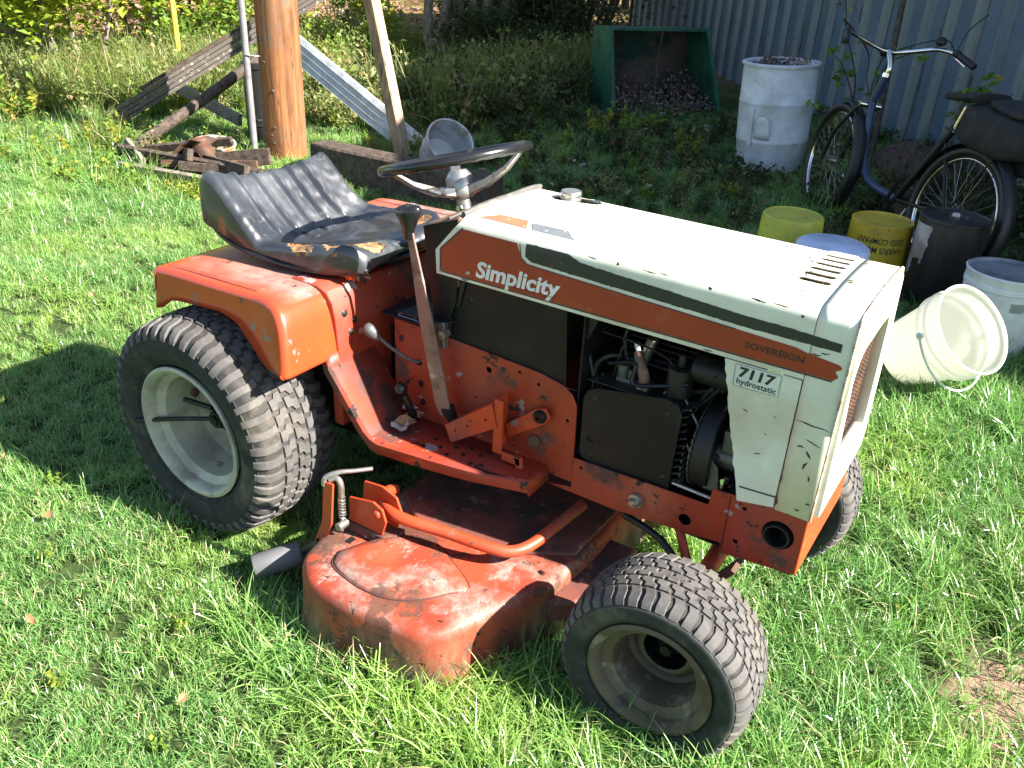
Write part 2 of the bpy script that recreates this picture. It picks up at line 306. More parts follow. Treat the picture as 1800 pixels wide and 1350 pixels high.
def grass_mat():
    a = NT('lawn_blades')
    oi = a.n('ShaderNodeObjectInfo')
    at = a.n('ShaderNodeUVMap'); sp = a.n('ShaderNodeSeparateXYZ'); a.l(at.outputs[0], sp.inputs[0])
    geo = a.n('ShaderNodeNewGeometry')
    nz = a.n('ShaderNodeTexNoise'); nz.inputs['Scale'].default_value = 1.6; nz.inputs['Detail'].default_value = 4
    a.l(geo.outputs['Position'], nz.inputs['Vector'])
    patch = nz.outputs['Fac']
    col = a.mix((0.072, 0.185, 0.042), (0.265, 0.460, 0.140), sp.outputs[0])
    col = a.mix(col, (0.31, 0.46, 0.085), a.mul(a.ramp(patch, 0.46, 0.68), 0.75))
    f = a.mul(sp.outputs[0], a.mul(oi.outputs['Random'], 0.12), 'ADD')
    col = a.mix(col, (0.46, 0.41, 0.22), a.ramp(f, 0.955, 0.985))
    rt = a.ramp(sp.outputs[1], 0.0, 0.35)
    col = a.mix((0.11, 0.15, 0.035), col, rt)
    a.fin(col, 0.30, 0, 0.6)
    tr = a.n('ShaderNodeBsdfTranslucent'); a.l(a.mix(col, (0.25, 0.75, 0.06), 0.25), tr.inputs[0])
    mx = a.n('ShaderNodeMixShader'); mx.inputs[0].default_value = 0.38
    a.l(a.p.outputs[0], mx.inputs[1]); a.l(tr.outputs[0], mx.inputs[2]); a.l(mx.outputs[0], a.out.inputs[0])
    return a.m
M['grass'] = grass_mat()
def ground_mat():
    a = NT('soil_and_thatch')
    o = a.z()
    n1 = a.noise(3, 6); n2 = a.noise(35, 6, 0.7); n3 = a.noise(120, 4, 0.7)
    lawn = a.mix((0.022, 0.042, 0.010), (0.065, 0.090, 0.028), a.ramp(n2, 0.4, 0.65))
    lawn = a.mix(lawn, (0.16, 0.13, 0.06), a.ramp(a.noise(9, 6, off=5), 0.64, 0.78))
    litter = a.mix((0.13, 0.075, 0.036), (0.27, 0.175, 0.075), a.ramp(n2, 0.38, 0.62))
    litter = a.mix(litter, (0.10, 0.055, 0.035), a.ramp(n3, 0.6, 0.7))
    litter = a.mix(litter, (0.20, 0.26, 0.05), a.ramp(n1, 0.56, 0.66))
    # leaf litter begins beyond the mown lawn: distance along (-0.7, 0.6)
    d = a.mul(a.mul(o[0], -0.62), a.mul(o[1], 0.60), 'ADD')
    d = a.mul(d, a.mul(n1, 1.6), 'ADD')
    f = a.ramp(d, 6.0, 7.2)
    col = a.mix(lawn, litter, f)
    # bare soil by the lower right corner
    dx = a.mul(o[0], -1.98, 'ADD'); dy = a.mul(o[1], -0.12, 'ADD')
    rr = a.mul(a.mul(dx, dx), a.mul(dy, dy), 'ADD')
    rr = a.mul(rr, a.mul(n2, 0.10), 'ADD')
    col = a.mix((0.26, 0.17, 0.125), col, a.ramp(rr, 0.09, 0.14))
    a.bump(n2, 0.7, 0.02)
    return a.fin(col, 0.9, 0, 0.2)
M['ground'] = ground_mat()

# ------------------------------------------------------------------ mesh helpers
def mesh(name, verts, faces, mat, parent=None, smooth=30, uv=None, mats=None, midx=None):
    me = bpy.data.meshes.new(name)
    me.from_pydata([tuple(v) for v in verts], [], faces)
    if mats:
        for m in mats: me.materials.append(m)
        me.polygons.foreach_set('material_index', midx)
    elif mat: me.materials.append(mat)
    if uv is not None:
        l = me.uv_layers.new(name='UVMap'); l.data.foreach_set('uv', np.asarray(uv, dtype=np.float32).ravel())
    if smooth:
        me.polygons.foreach_set('use_smooth', [True] * len(me.polygons))
        me.update()
        try: me.set_sharp_from_angle(angle=R(smooth))
        except Exception: pass
    me.update()
    ob = bpy.data.objects.new(name, me); COL.objects.link(ob)
    if parent is not None: adopt(ob, parent)
    return ob
def wmat(o):
    return (wmat(o.parent) @ o.matrix_parent_inverse @ o.matrix_basis) if o.parent else o.matrix_basis.copy()
def adopt(ob, parent):
    ob.parent = parent; ob.matrix_parent_inverse = wmat(parent).inverted()
def empty(name, loc, label=None, cat=None, group=None, kind=None):
    o = bpy.data.objects.new(name, None); COL.objects.link(o); o.location = loc; o.empty_display_size = 0.1
    tag(o, label, cat, group, kind); return o
def tag(o, label=None, cat=None, group=None, kind=None):
    if label: o['label'] = label
    if cat: o['category'] = cat
    if group: o['group'] = group
    if kind: o['kind'] = kind
    return o
def merge(*parts):
    V, F = [], []
    for v, f in parts:
        n = len(V); V += [tuple(x) for x in v]; F += [tuple(i + n for i in g) for g in f]
    return V, F
def xf(g, M4):
    v, f = g
    return [tuple(M4 @ Vector(p)) for p in v], f
def box(x0, x1, y0, y1, z0, z1):
    v = [(x, y, z) for x in (x0, x1) for y in (y0, y1) for z in (z0, z1)]
    f = [(0, 1, 3, 2), (4, 6, 7, 5), (0, 4, 5, 1), (2, 3, 7, 6), (0, 2, 6, 4), (1, 5, 7, 3)]
    return v, f
def prism(poly, y0, y1, axis='y'):
    """extrude 2-D polygon: axis y -> poly is (x,z); axis z -> (x,y); axis x -> (y,z)"""
    def P(p, h):
        return (p[0], h, p[1]) if axis == 'y' else (p[0], p[1], h) if axis == 'z' else (h, p[0], p[1])
    n = len(poly)
    v = [P(p, y0) for p in poly] + [P(p, y1) for p in poly]
    f = [tuple(range(n))[::-1], tuple(range(n, 2 * n))] + [(i, (i + 1) % n, n + (i + 1) % n, n + i) for i in range(n)]
    return v, f
def frame_from(d):
    d = Vector(d).normalized(); a = Vector((0, 0, 1)) if abs(d.z) < 0.9 else Vector((1, 0, 0))
    x = a.cross(d).normalized(); return x, d.cross(x), d
def smooth_path(pts, sub=6):
    P = [Vector(p) for p in pts]
    if len(P) < 3: return P
    out = []
    for i in range(len(P) - 1):
        p0 = P[max(i - 1, 0)]; p1 = P[i]; p2 = P[i + 1]; p3 = P[min(i + 2, len(P) - 1)]
        for k in range(sub):
            t = k / sub
            out.append(0.5 * ((2 * p1) + (-p0 + p2) * t + (2 * p0 - 5 * p1 + 4 * p2 - p3) * t * t + (-p0 + 3 * p1 - 3 * p2 + p3) * t ** 3))
    out.append(P[-1]); return out
def tube(pts, r, n=10, sub=6, cap=True, flat=1.0):
    P = smooth_path(pts, sub) if sub else [Vector(p) for p in pts]
    V, F = [], []
    m = len(P); X = None
    for i, p in enumerate(P):
        d = (P[min(i + 1, m - 1)] - P[max(i - 1, 0)]).normalized()
        if X is None: X, Y, _ = frame_from(d)
        else:
            X = (X - d * X.dot(d)).normalized(); Y = d.cross(X)
        rr = r[min(int(i / (m - 1) * (len(r) - 1) + 0.0), len(r) - 1)] if isinstance(r, (list, tuple)) and False else (np.interp(i / (m - 1), np.linspace(0, 1, len(r)), r) if isinstance(r, (list, tuple)) else r)
        for k in range(n):
            a = 2 * PI * k / n
            V.append(p + X * (math.cos(a) * rr) + Y * (math.sin(a) * rr * flat))
    for i in range(m - 1):
        for k in range(n):
            a = i * n + k; b = i * n + (k + 1) % n
            F.append((a, b, b + n, a + n))
    if cap: F.append(tuple(range(n))[::-1]); F.append(tuple(range((m - 1) * n, m * n)))
    return V, F
def cyl(p0, p1, r0, r1=None, n=16, cap=True):
    p0, p1 = Vector(p0), Vector(p1); r1 = r0 if r1 is None else r1
    X, Y, d = frame_from(p1 - p0)
    V = []
    for p, r in ((p0, r0), (p1, r1)):
        V += [p + (X * math.cos(2 * PI * k / n) + Y * math.sin(2 * PI * k / n)) * r for k in range(n)]
    F = [(k, (k + 1) % n, n + (k + 1) % n, n + k) for k in range(n)]
    if cap: F += [tuple(range(n))[::-1], tuple(range(n, 2 * n))]
    return V, F
def lathe(prof, origin, axis, n=32, closed=False):
    """prof: list of (r, h) along axis"""
    X, Y, d = frame_from(axis); o = Vector(origin)
    V, F = [], []
    for r, h in prof:
        V += [o + d * h + (X * math.cos(2 * PI * k / n) + Y * math.sin(2 * PI * k / n)) * r for k in range(n)]
    m = len(prof)
    for i in range(m if closed else m - 1):
        j = (i + 1) % m
        for k in range(n):
            F.append((i * n + k, i * n + (k + 1) % n, j * n + (k + 1) % n, j * n + k))
    return V, F
def obj(name, g, mat, parent=None, smooth=35, bevel=0, seg=2, solid=0, offset=0):
    o = mesh(name, g[0], g[1], M[mat] if isinstance(mat, str) else mat, parent, smooth)
    if solid:
        m = o.modifiers.new('solid', 'SOLIDIFY'); m.thickness = solid; m.offset = offset
    if bevel:
        m = o.modifiers.new('bevel', 'BEVEL'); m.width = bevel; m.segments = seg; m.limit_method = 'ANGLE'; m.angle_limit = R(40)
        m.harden_normals = False
    return o
def dup(root, loc=None, rotz=None, label=None, scale=None):
    def cp(o, par):
        c = o.copy(); COL.objects.link(c)
        if par is not None: c.parent = par; c.matrix_parent_inverse = o.matrix_parent_inverse.copy()
        for ch in [x for x in bpy.data.objects if x.parent == o]: cp(ch, c)
        return c
    r = cp(root, None)
    if loc is not None: r.location = loc
    if rotz is not None: r.rotation_euler = (0, 0, rotz)
    if scale is not None: r.scale = scale if isinstance(scale, tuple) else (scale,) * 3
    if label: r['label'] = label
    return r
def panel_with_holes(outer, holes, y0, y1, axis='y'):
    """flat plate with round holes; outer polygon and holes in 2-D, triangulated by bmesh"""
    bm = bmesh.new()
    def P(p, h):
        return (p[0], h, p[1]) if axis == 'y' else (p[0], p[1], h) if axis == 'z' else (h, p[0], p[1])
    edges = []
    loops = [outer] + [[(cx + r * math.cos(2 * PI * k / n), cz + r * math.sin(2 * PI * k / n)) for k in range(n)] for cx, cz, r, n in holes]
    for lp in loops:
        vs = [bm.verts.new(P(p, y0)) for p in lp]
        edges += [bm.edges.new((vs[i], vs[(i + 1) % len(vs)])) for i in range(len(vs))]
    res = bmesh.ops.triangle_fill(bm, use_beauty=True, use_dissolve=False, edges=edges)
    fs = [f for f in bm.faces]
    ext = bmesh.ops.extrude_face_region(bm, geom=fs)
    dv = Vector(P((0, 0), y1 - y0)) if axis != 'x' else Vector((y1 - y0, 0, 0))
    if axis == 'y': dv = Vector((0, y1 - y0, 0))
    if axis == 'z': dv = Vector((0, 0, y1 - y0))
    bmesh.ops.translate(bm, verts=[v for v in ext['geom'] if isinstance(v, bmesh.types.BMVert)], vec=dv)
    bmesh.ops.recalc_face_normals(bm, faces=bm.faces)
    bm.verts.index_update()
    V = [tuple(v.co) for v in bm.verts]; F = [tuple(v.index for v in f.verts) for f in bm.faces]
    bm.free(); return V, F
def text_mesh(s, size=1.0, bold=0.0, shear=0.0, space=1.0, ext=0.0):
    c = bpy.data.curves.new('lettering', 'FONT'); c.body = s; c.size = size; c.offset = bold; c.shear = shear
    c.space_character = space; c.extrude = ext; c.resolution_u = 3
    o = bpy.data.objects.new('lettering', c); COL.objects.link(o)
    bpy.context.view_layer.update()
    dg = bpy.context.evaluated_depsgraph_get()
    me = bpy.data.meshes.new_from_object(o.evaluated_get(dg))
    V = [tuple(v.co) for v in me.vertices]; F = [tuple(p.vertices) for p in me.polygons]
    bpy.data.objects.remove(o); bpy.data.curves.remove(c); bpy.data.meshes.remove(me)
    xs = [v[0] for v in V]; x0, x1 = min(xs), max(xs)
    return [((v[0] - x0), v[1], v[2]) for v in V], F, x1 - x0
def side_text(s, x0, z0, length, height, y, mat, parent, bold=0.0, shear=0.0, name='lettering', rise=0.0):
    V, F, w = text_mesh(s, 1.0, bold, shear)
    h = max(v[1] for v in V)
    vv = [(x0 + v[0] / w * length, y, z0 + v[1] / h * height + rise * v[0] / w) for v in V]
    return mesh(name, vv, F, M[mat], parent, 0)

# ------------------------------------------------------------------ ground
def ground():
    n = 210
    xs = np.concatenate([np.linspace(-60, -5.3, 40), np.linspace(-5.0, 3.4, n), np.linspace(3.8, 40, 20)])
    ys = np.concatenate([np.linspace(-30, -3, 8), np.linspace(-2.6, 6.0, n), np.linspace(6.4, 90, 60)])
    V = []
    for y in ys:
        for x in xs:
            h = 0.0
            near = max(0.0, min(1.0, (math.hypot(x - 0.6, y) - 1.3) / 2.0))
            h = near * (mnoise.noise(Vector((x * 0.7, y * 0.7, 0))) * 0.045 + mnoise.noise(Vector((x * 3, y * 3, 4))) * 0.012) + 0.004
            V.append((x, y, h))
    F = []
    w = len(xs)
    for j in range(len(ys) - 1):
        for i in range(w - 1):
            F.append((j * w + i, j * w + i + 1, (j + 1) * w + i + 1, (j + 1) * w + i))
    g = mesh('ground', V, F, M['ground'], None, 180); g['kind'] = 'structure'
    g['label'] = 'mown lawn soil running back to a leaf strewn clearing'
    return g
ground()

# ------------------------------------------------------------------ blue corrugated shed
WA = R(-46.0); WD = Vector((math.cos(WA), math.sin(WA), 0)); WN = Vector((-WD.y * -1, -WD.x, 0))
WN = Vector((WD.y, -WD.x, 0))            # outward, towards the yard
WO = Vector((0.5, 5.9, 0))
def wall_pt(t, off, z): return WO + WD * t + WN * off + Vector((0, 0, z))
def shed():
    s = empty('metal_shed', WO, 'tall blue grey corrugated metal shed wall streaked with rust behind the bicycle', 'shed')
    H = 3.75
    t0, t1 = -7.3, 5.25
    per = 0.28; npan = 12
    # profile over one period: broad flat, trapezoid rib
    prof = [(0, 0), (0.105, 0), (0.122, 0.032), (0.178, 0.032), (0.195, 0), (0.28, 0)]
    def panel(ta, tb, name, z0=0.02, z1=H, zf=lambda t: 0.0):
        V, F = [], []
        k = int(math.floor((ta - t0) / per)); pts = []
        while t0 + k * per < tb - 1e-6:
            for (dt, o) in prof[:-1]:
                tt = t0 + k * per + dt
                if ta - 1e-6 <= tt < tb - 1e-6: pts.append((tt, o))
            k += 1
        pts.append((tb, pts[0][1] if False else 0.0))
        rows = 9
        for r in range(rows):
            zz = z0 + (z1 - z0) * r / (rows - 1)
            for (tt, o) in pts:
                V.append(wall_pt(tt, o + 0.006 * mnoise.noise(Vector((tt * 2, zz * 1.5, 0))), zz))
        n = len(pts)
        for r in range(rows - 1):
            for i in range(n - 1): F.append((r * n + i, r * n + i + 1, (r + 1) * n + i + 1, (r + 1) * n + i))
        return mesh(name, V, F, M['shed'], s, 20)
    wdt = per * 3
    t = t0
    while t < t1 - 0.01:
        panel(t, min(t + wdt, t1), 'wall_panel'); t += wdt
    # interior walls and roof so that it is a real building
    V, F = [], []
    dpt = 6.0
    c = [wall_pt(t0, -0.03, 0), wall_pt(t1, -0.03, 0), wall_pt(t1, -dpt, 0), wall_pt(t0, -dpt, 0)]
    V = [tuple(p) for p in c] + [tuple(p + Vector((0, 0, H - 0.02))) for p in c]
    ridge = [wall_pt(t0, -dpt / 2, H + 0.9), wall_pt(t1, -dpt / 2, H + 0.9)]
    V += [tuple(p) for p in ridge]
    F = [(1, 2, 6, 9, 5), (2, 3, 7, 6), (3, 0, 4, 8, 7), (0, 1, 5, 4)]
    mesh('side_wall', V, F, M['shed'], s, 0)
    e = 0.15
    rv = [wall_pt(t0 - e, 0.2, H - 0.03), wall_pt(t1 + e, 0.2, H - 0.03), wall_pt(t1 + e, -dpt / 2, H + 0.97), wall_pt(t0 - e, -dpt / 2, H + 0.97), wall_pt(t1 + e, -dpt - 0.2, H - 0.03), wall_pt(t0 - e, -dpt - 0.2, H - 0.03)]
    rf = mesh('roof', rv, [(0, 1, 2, 3), (3, 2, 4, 5)], M['shed'], s, 0)
    m = rf.modifiers.new('s', 'SOLIDIFY'); m.thickness = 0.04
    # dark timber sill at the foot, rust streaks at lap joints, washers
    c0 = wall_pt(t0 - 0.06, 0.02, 0); c1 = wall_pt(t0 - 0.06, -0.06, 0); dW = WD * 0.07
    obj('corner_post', ([c0 - dW * .5, c0 + dW * .5, c1 + dW * .5, c1 - dW * .5] + [p + Vector((0, 0, H - 0.1)) for p in (c0 - dW * .5, c0 + dW * .5, c1 + dW * .5, c1 - dW * .5)], [(0, 1, 5, 4), (1, 2, 6, 5), (2, 3, 7, 6), (3, 0, 4, 7), (4, 5, 6, 7)]), 'bark_dark', s, 0)
    for i in range(34):
        tt = t0 + per * (i + rng.choice([0.44, 0.70])) + 0.0
        zc = rng.uniform(0.3, 1.9); L = rng.uniform(0.08, 0.5); w = rng.uniform(0.006, 0.016)
        if tt > t1: continue
        off = 0.0075
        tt = t0 + per * (i + rng.choice([0.2, 0.85]))
        V = []
        k = 9
        for j in range(k):
            f = j / (k - 1); ww = w * (0.25 + math.sin(PI * min(1, f * 1.05)) * rng.uniform(0.6, 1))
            for sgn in (-1, 1): V.append(wall_pt(tt + sgn * ww + 0.004 * rng.normal(), off, zc + L * (f - 0.5)))
        o = mesh('rust_streak', V, [(2 * j, 2 * j + 1, 2 * j + 3, 2 * j + 2) for j in range(k - 1)], M['shed_rust'], s, 0)
        mm = o.modifiers.new('s', 'SOLIDIFY'); mm.thickness = 0.0015
    for row in (0.62, 1.45, 2.3):
        for i in range(0, 40):
            tt = t0 + per * i + 0.15
            if tt > t1: break
            o = obj('screw', lathe([(0.0001, 0.004), (0.006, 0.004), (0.009, 0.0), (0.009, -0.002)], wall_pt(tt, 0.033, row + 0.004 * rng.normal()), WN, 8), 'shed_rust', s, 40)
    return s
shed()

# ------------------------------------------------------------------ garden tractor
TR = empty('garden_tractor', (0.6, 0, 0), 'old orange and cream riding garden tractor with a mower deck on the lawn', 'tractor')
HW, HT, HR = 0.169, 0.885, 0.030       # hood half width, top, shoulder radius

def hood_section(z_low, n_arc=7, n_top=10, inset=0.0):
    """list of (y, z) from near-side bottom over the top to far-side bottom"""
    w, t, r = HW - inset, HT - inset, HR
    P = [(-w, z_low), (-w, (z_low + t - r) / 2), (-w, t - r)]
    for k in range(1, n_arc + 1):
        a = PI / 2 * k / n_arc
        P.append((-w + r - r * math.cos(a), t - r + r * math.sin(a)))
    for k in range(1, n_top):
        y = (-w + r) + (2 * (w - r)) * k / n_top
        P.append((y, t + 0.006 * (1 - (y / (w - r)) ** 2)))
    Q = [(-y, z) for y, z in P[:3 + n_arc]][::-1]
    return P + Q
def loft(xs_of, sec, name, mat, parent, solid=0.003, bevel=0):
    """xs_of(y,z)->list of x stations"""
    rows = [xs_of(y, z) for y, z in sec]
    nx = len(rows[0]); V = []; F = []
    for (y, z), xs in zip(sec, rows):
        for x in xs: V.append((x, y, z))
    for i in range(len(sec) - 1):
        for j in range(nx - 1): F.append((i * nx + j, i * nx + j + 1, (i + 1) * nx + j + 1, (i + 1) * nx + j))
    return obj(name, (V, F), mat, parent, 40, solid=solid, offset=-1)
def rear_x(z):
    return float(np.interp(z, [0.739, 0.80, 0.872, 0.885, 0.9], [0.522, 0.517, 0.578, 0.583, 0.583]))

def build_hood():
    # --- hood shell with real holes (filler opening and louvres) in its top
    sec = hood_section(0.748)
    XS = 1.334
    bm = bmesh.new()
    def st(z): a = rear_x(z); return [a + (XS - 0.0006 - a) * f for f in np.linspace(0, 1, 9)]
    grid = [[bm.verts.new((x, y, z)) for x in st(z)] for y, z in sec]
    topi = [i for i, (y, z) in enumerate(sec) if z > HT - 1e-4]
    i0, i1 = topi[0], topi[-1]
    for i in range(len(sec) - 1):
        if i0 <= i < i1: continue
        for j in range(8): bm.faces.new((grid[i][j], grid[i][j + 1], grid[i + 1][j + 1], grid[i + 1][j]))
    # top sheet as a triangulated plane with holes
    edges = []
    def loop_edges(vs): return [bm.edges.get((vs[k], vs[(k + 1) % len(vs)])) or bm.edges.new((vs[k], vs[(k + 1) % len(vs)])) for k in range(len(vs))]
    border = [grid[i0][j] for j in range(9)] + [grid[i][8] for i in range(i0 + 1, i1)] + [grid[i1][j] for j in range(8, -1, -1)] + [grid[i][0] for i in range(i1 - 1, i0, -1)]
    edges += loop_edges(border)
    def crown(y): return HT + 0.006 * (1 - (y / (HW - HR)) ** 2)
    def slot(cx, cy, lx, ly, n=6):
        r = min(lx, ly) / 2; pts = []
        if lx > ly: cs = [(cx + lx / 2 - r, cy, -90), (cx - lx / 2 + r, cy, 90)]
        else: cs = [(cx, cy + ly / 2 - r, 0), (cx, cy - ly / 2 + r, 180)]
        for ax, ay, a0 in cs:
            for k in range(n + 1):
                a = R(a0 + 180 * k / n); pts.append((ax + r * math.cos(a), ay + r * math.sin(a)))
        return pts
    holes = [slot(0.700, 0.105, 0.062, 0.100, 8)]
    dv = Vector((0.93, 0.36)); dn = Vector((-0.36, 0.93)); A_ = Vector((0.672, 0.096)); B_ = Vector((0.742, 0.122)); holes[0] = [tuple(B_ + dv * (0.019 * math.cos(a)) + dn * (0.019 * math.sin(a))) for a in np.linspace(-PI / 2, PI / 2, 9)] + [tuple(A_ + dv * (0.019 * math.cos(a)) + dn * (0.019 * math.sin(a))) for a in np.linspace(PI / 2, 3 * PI / 2, 9)]
    for k in range(7): holes.append(slot(1.292, -0.058 + k * 0.0345, 0.060, 0.0200, 4))
    for h in holes:
        vs = [bm.verts.new((x, y, crown(y))) for x, y in h]; edges += loop_edges(vs)
    bmesh.ops.triangle_fill(bm, use_beauty=True, edges=edges)
    bmesh.ops.recalc_face_normals(bm, faces=bm.faces)
    bm.verts.index_update()
    if sum(f.normal.z * f.calc_area() for f in bm.faces) < 0:
        bmesh.ops.reverse_faces(bm, faces=bm.faces)
    V = [tuple(v.co) for v in bm.verts]; F = [tuple(v.index for v in f.verts) for f in bm.faces]; bm.free()
    hood = obj('hood', (V, F), 'cream', TR, 40, solid=0.003, offset=-1)
    wn = hood.modifiers.new('w', 'WEIGHTED_NORMAL'); wn.keep_sharp = True; wn.weight = 90
    # louvre fins under the slots, filler neck and cap
    for k in range(7):
        y = -0.058 + k * 0.0345
        obj('louvre', prism([(y - 0.009, HT + 0.001), (y - 0.007, HT + 0.001), (y + 0.004, HT - 0.010), (y + 0.002, HT - 0.010)], 1.264, 1.320, 'x'), 'cream_edge', hood, 0)
    obj('louvre_shade_sheet', box(1.255, 1.325, -0.075, 0.165, HT - 0.024, HT - 0.022), 'black_metal', hood, 0)  # black sheet added below the slots to give them their shade
    cap = obj('fuel_cap', lathe([(0.0001, 0.030), (0.022, 0.030), (0.024, 0.027), (0.024, 0.021), (0.0225, 0.019), (0.0225, 0.016), (0.024, 0.014), (0.024, 0.009), (0.0225, 0.007), (0.0225, 0.005), (0.0175, 0.003), (0.0165, -0.06)], (0.690, 0.108, HT - 0.008), (0, 0, 1), 28), 'steel', TR, 50)
    # raised bead line near the bottom edge of the near side
    # --- side panels below the hood front
    for sgn, nm in ((-1, 'near'), (1, 'far')):
        y0, y1 = sgn * HW, sgn * (HW - 0.003)
        pl = [(1.189, 0.7455), (1.3325, 0.7455), (1.3325, 0.472), (1.262, 0.458)]
        rag = []
        random.seed(5)
        for k in range(1, 26):
            f = k / 26; rag.append((1.262 + (1.189 - 1.262) * f + random.uniform(-0.0022, 0.0016), 0.458 + (0.7455 - 0.458) * f))
        obj('side_panel', prism(pl + rag, min(y0, y1), max(y0, y1)), 'cream', TR, 0, bevel=0.0008, seg=1)
        # fold line across the foot of the panel
        obj('panel_bead', tube([(1.262, y0 + sgn * 0.0006, 0.492), (1.3325, y0 + sgn * 0.0006, 0.497)], 0.0016, 6, 0), 'line', TR, 60)
    # --- nose: sides and top, then the bezel with its recessed screen
    def nx(y, z):
        return list(np.linspace(XS + 0.0008, 1.403, 5))
    nose = loft(nx, hood_section(0.470), 'nose_shell', 'cream', TR)
    build_bezel(nose)
def build_bezel(nose):
    # outer outline in (y,z) following the shell, inner opening; bevelled frame with depth
    def outer(k, w, zb):
        pts = [(-w, zb), (-w, HT - HR)]
        for i in range(1, 7):
            a = PI / 2 * i / 6; pts.append((-w + HR - HR * math.cos(a), HT - HR + HR * math.sin(a)))
        pts.append((0, HT + 0.005))
        return pts + [(-y, z) for y, z in pts[:-1]][::-1]
    O = outer(0, HW - 0.003, 0.472)
    n = len(O)
    def inner(s):     # same vertex count, grille opening
        w, zt, zb, r = 0.146 * s, 0.800, 0.548, 0.05
        pts = [(-w + 0.02, zb), (-w, zt - r)]
        for i in range(1, 7):
            a = PI / 2 * i / 6; pts.append((-w + r - r * math.cos(a), zt - r + r * math.sin(a)))
        pts.append((0, zt + 0.004))
        return pts + [(-y, z) for y, z in pts[:-1]][::-1]
    I = inner(1.0)
    rings = [([(y, z) for y, z in O], 1.396), ([(y * 0.965, 0.66 + (z - 0.66) * 0.965) for y, z in O], 1.397),
             ([(y * 0.955, 0.66 + (z - 0.66) * 0.955) for y, z in O], 1.4075),
             ([(y * 1.05, 0.675 + (z - 0.675) * 1.09) for y, z in I], 1.411), (I, 1.405), ([(y * 0.99, 0.675 + (z - 0.675) * 0.98) for y, z in I], 1.380)]
    V = []; F = []
    for ring, x in rings:
        for (y, z) in ring:
            V.append((x + (0.006 if z < 0.56 and x > 1.40 else 0.0), y, z))
    for q in range(len(rings) - 1):
        for i in range(n):
            j = (i + 1) % n; F.append((q * n + i, q * n + j, (q + 1) * n + j, (q + 1) * n + i))
    bz = obj('grille_bezel', (V, F), 'cream', nose, 35, solid=0.002, offset=-1)
    # chipped lip round the edge of the shell
    lip = [(1.4035, y * 1.001, z + 0.0006) for y, z in hood_section(0.470)]
    obj('worn_lip', tube(lip, 0.0024, 6, 0), 'cream_edge', nose, 60)
    # perforated screen
    V, F = [], []
    cell = 0.0085; rr = 0.0033
    y = -0.145; row = 0
    while y < 0.142:
        z = 0.552 + (cell / 2 if row % 2 else 0)
        while z < 0.79:
            b = len(V); N = 8
            for k in range(N):
                a = 2 * PI * k / N + PI / N
                sx = cell / 2 / max(abs(math.cos(a)), abs(math.sin(a)))
                V.append((1.3875, y + cell / 2 + sx * math.cos(a), z + sx * math.sin(a)))
            for k in range(N):
                a = 2 * PI * k / N + PI / N; V.append((1.3875, y + cell / 2 + rr * math.cos(a), z + rr * math.sin(a)))
            for k in range(N): F.append((b + k, b + (k + 1) % N, b + N + (k + 1) % N, b + N + k))
            z += cell
        y += cell; row += 1
    g = obj('grille_screen', (V, F), 'rust', nose, 0, solid=0.0012)
    g['kind'] = 'stuff'
    obj('grille_shade_sheet', box(1.345, 1.350, -0.15, 0.15, 0.5, 0.85), 'black_metal', nose, 0)  # black sheet standing for the shade behind the screen
build_hood()

# --- decals: thin film strips on the near side (and mirrored on the far side)
def skin(x, s, lift):
    """s = height along the side; above the shoulder it wraps over the top. returns 3-D point"""
    z1 = HT - HR; arc = PI / 2 * HR
    w = HW + lift
    if s <= z1: return (x, -w, s)
    if s <= z1 + arc:
        a = (s - z1) / HR; r = HR + lift
        return (x, -HW + HR - r * math.cos(a), z1 + r * math.sin(a))
    y = -HW + HR + (s - z1 - arc)
    return (x, y, HT + lift + 0.006 * (1 - (y / (HW - HR)) ** 2))
def strip(name, lo, hi, mat, lift, nx=60, ns=8, parent=TR, jag=0.0, mirror=True):
    """lo, hi: polylines [(x, s)...] bottom and top edge"""
    xs = np.linspace(lo[0][0], lo[-1][0], nx)
    rs = np.random.default_rng(3)
    V, F = [], []
    for x in xs:
        a = np.interp(x, [p[0] for p in lo], [p[1] for p in lo]); b = np.interp(x, [p[0] for p in hi], [p[1] for p in hi])
        a += rs.normal() * jag; b += rs.normal() * jag
        for k in range(ns + 1): V.append(skin(x, a + (b - a) * k / ns, lift))
    for i in range(nx - 1):
        for k in range(ns):
            q = i * (ns + 1) + k; F.append((q, q + ns + 1, q + ns + 2, q + 1))
    o = mesh(name, V, F, M[mat], parent, 40)
    if mirror:
        o2 = mesh(name, [(x, -y, z) for x, y, z in V], [f[::-1] for f in F], M[mat], parent, 40)
    return o
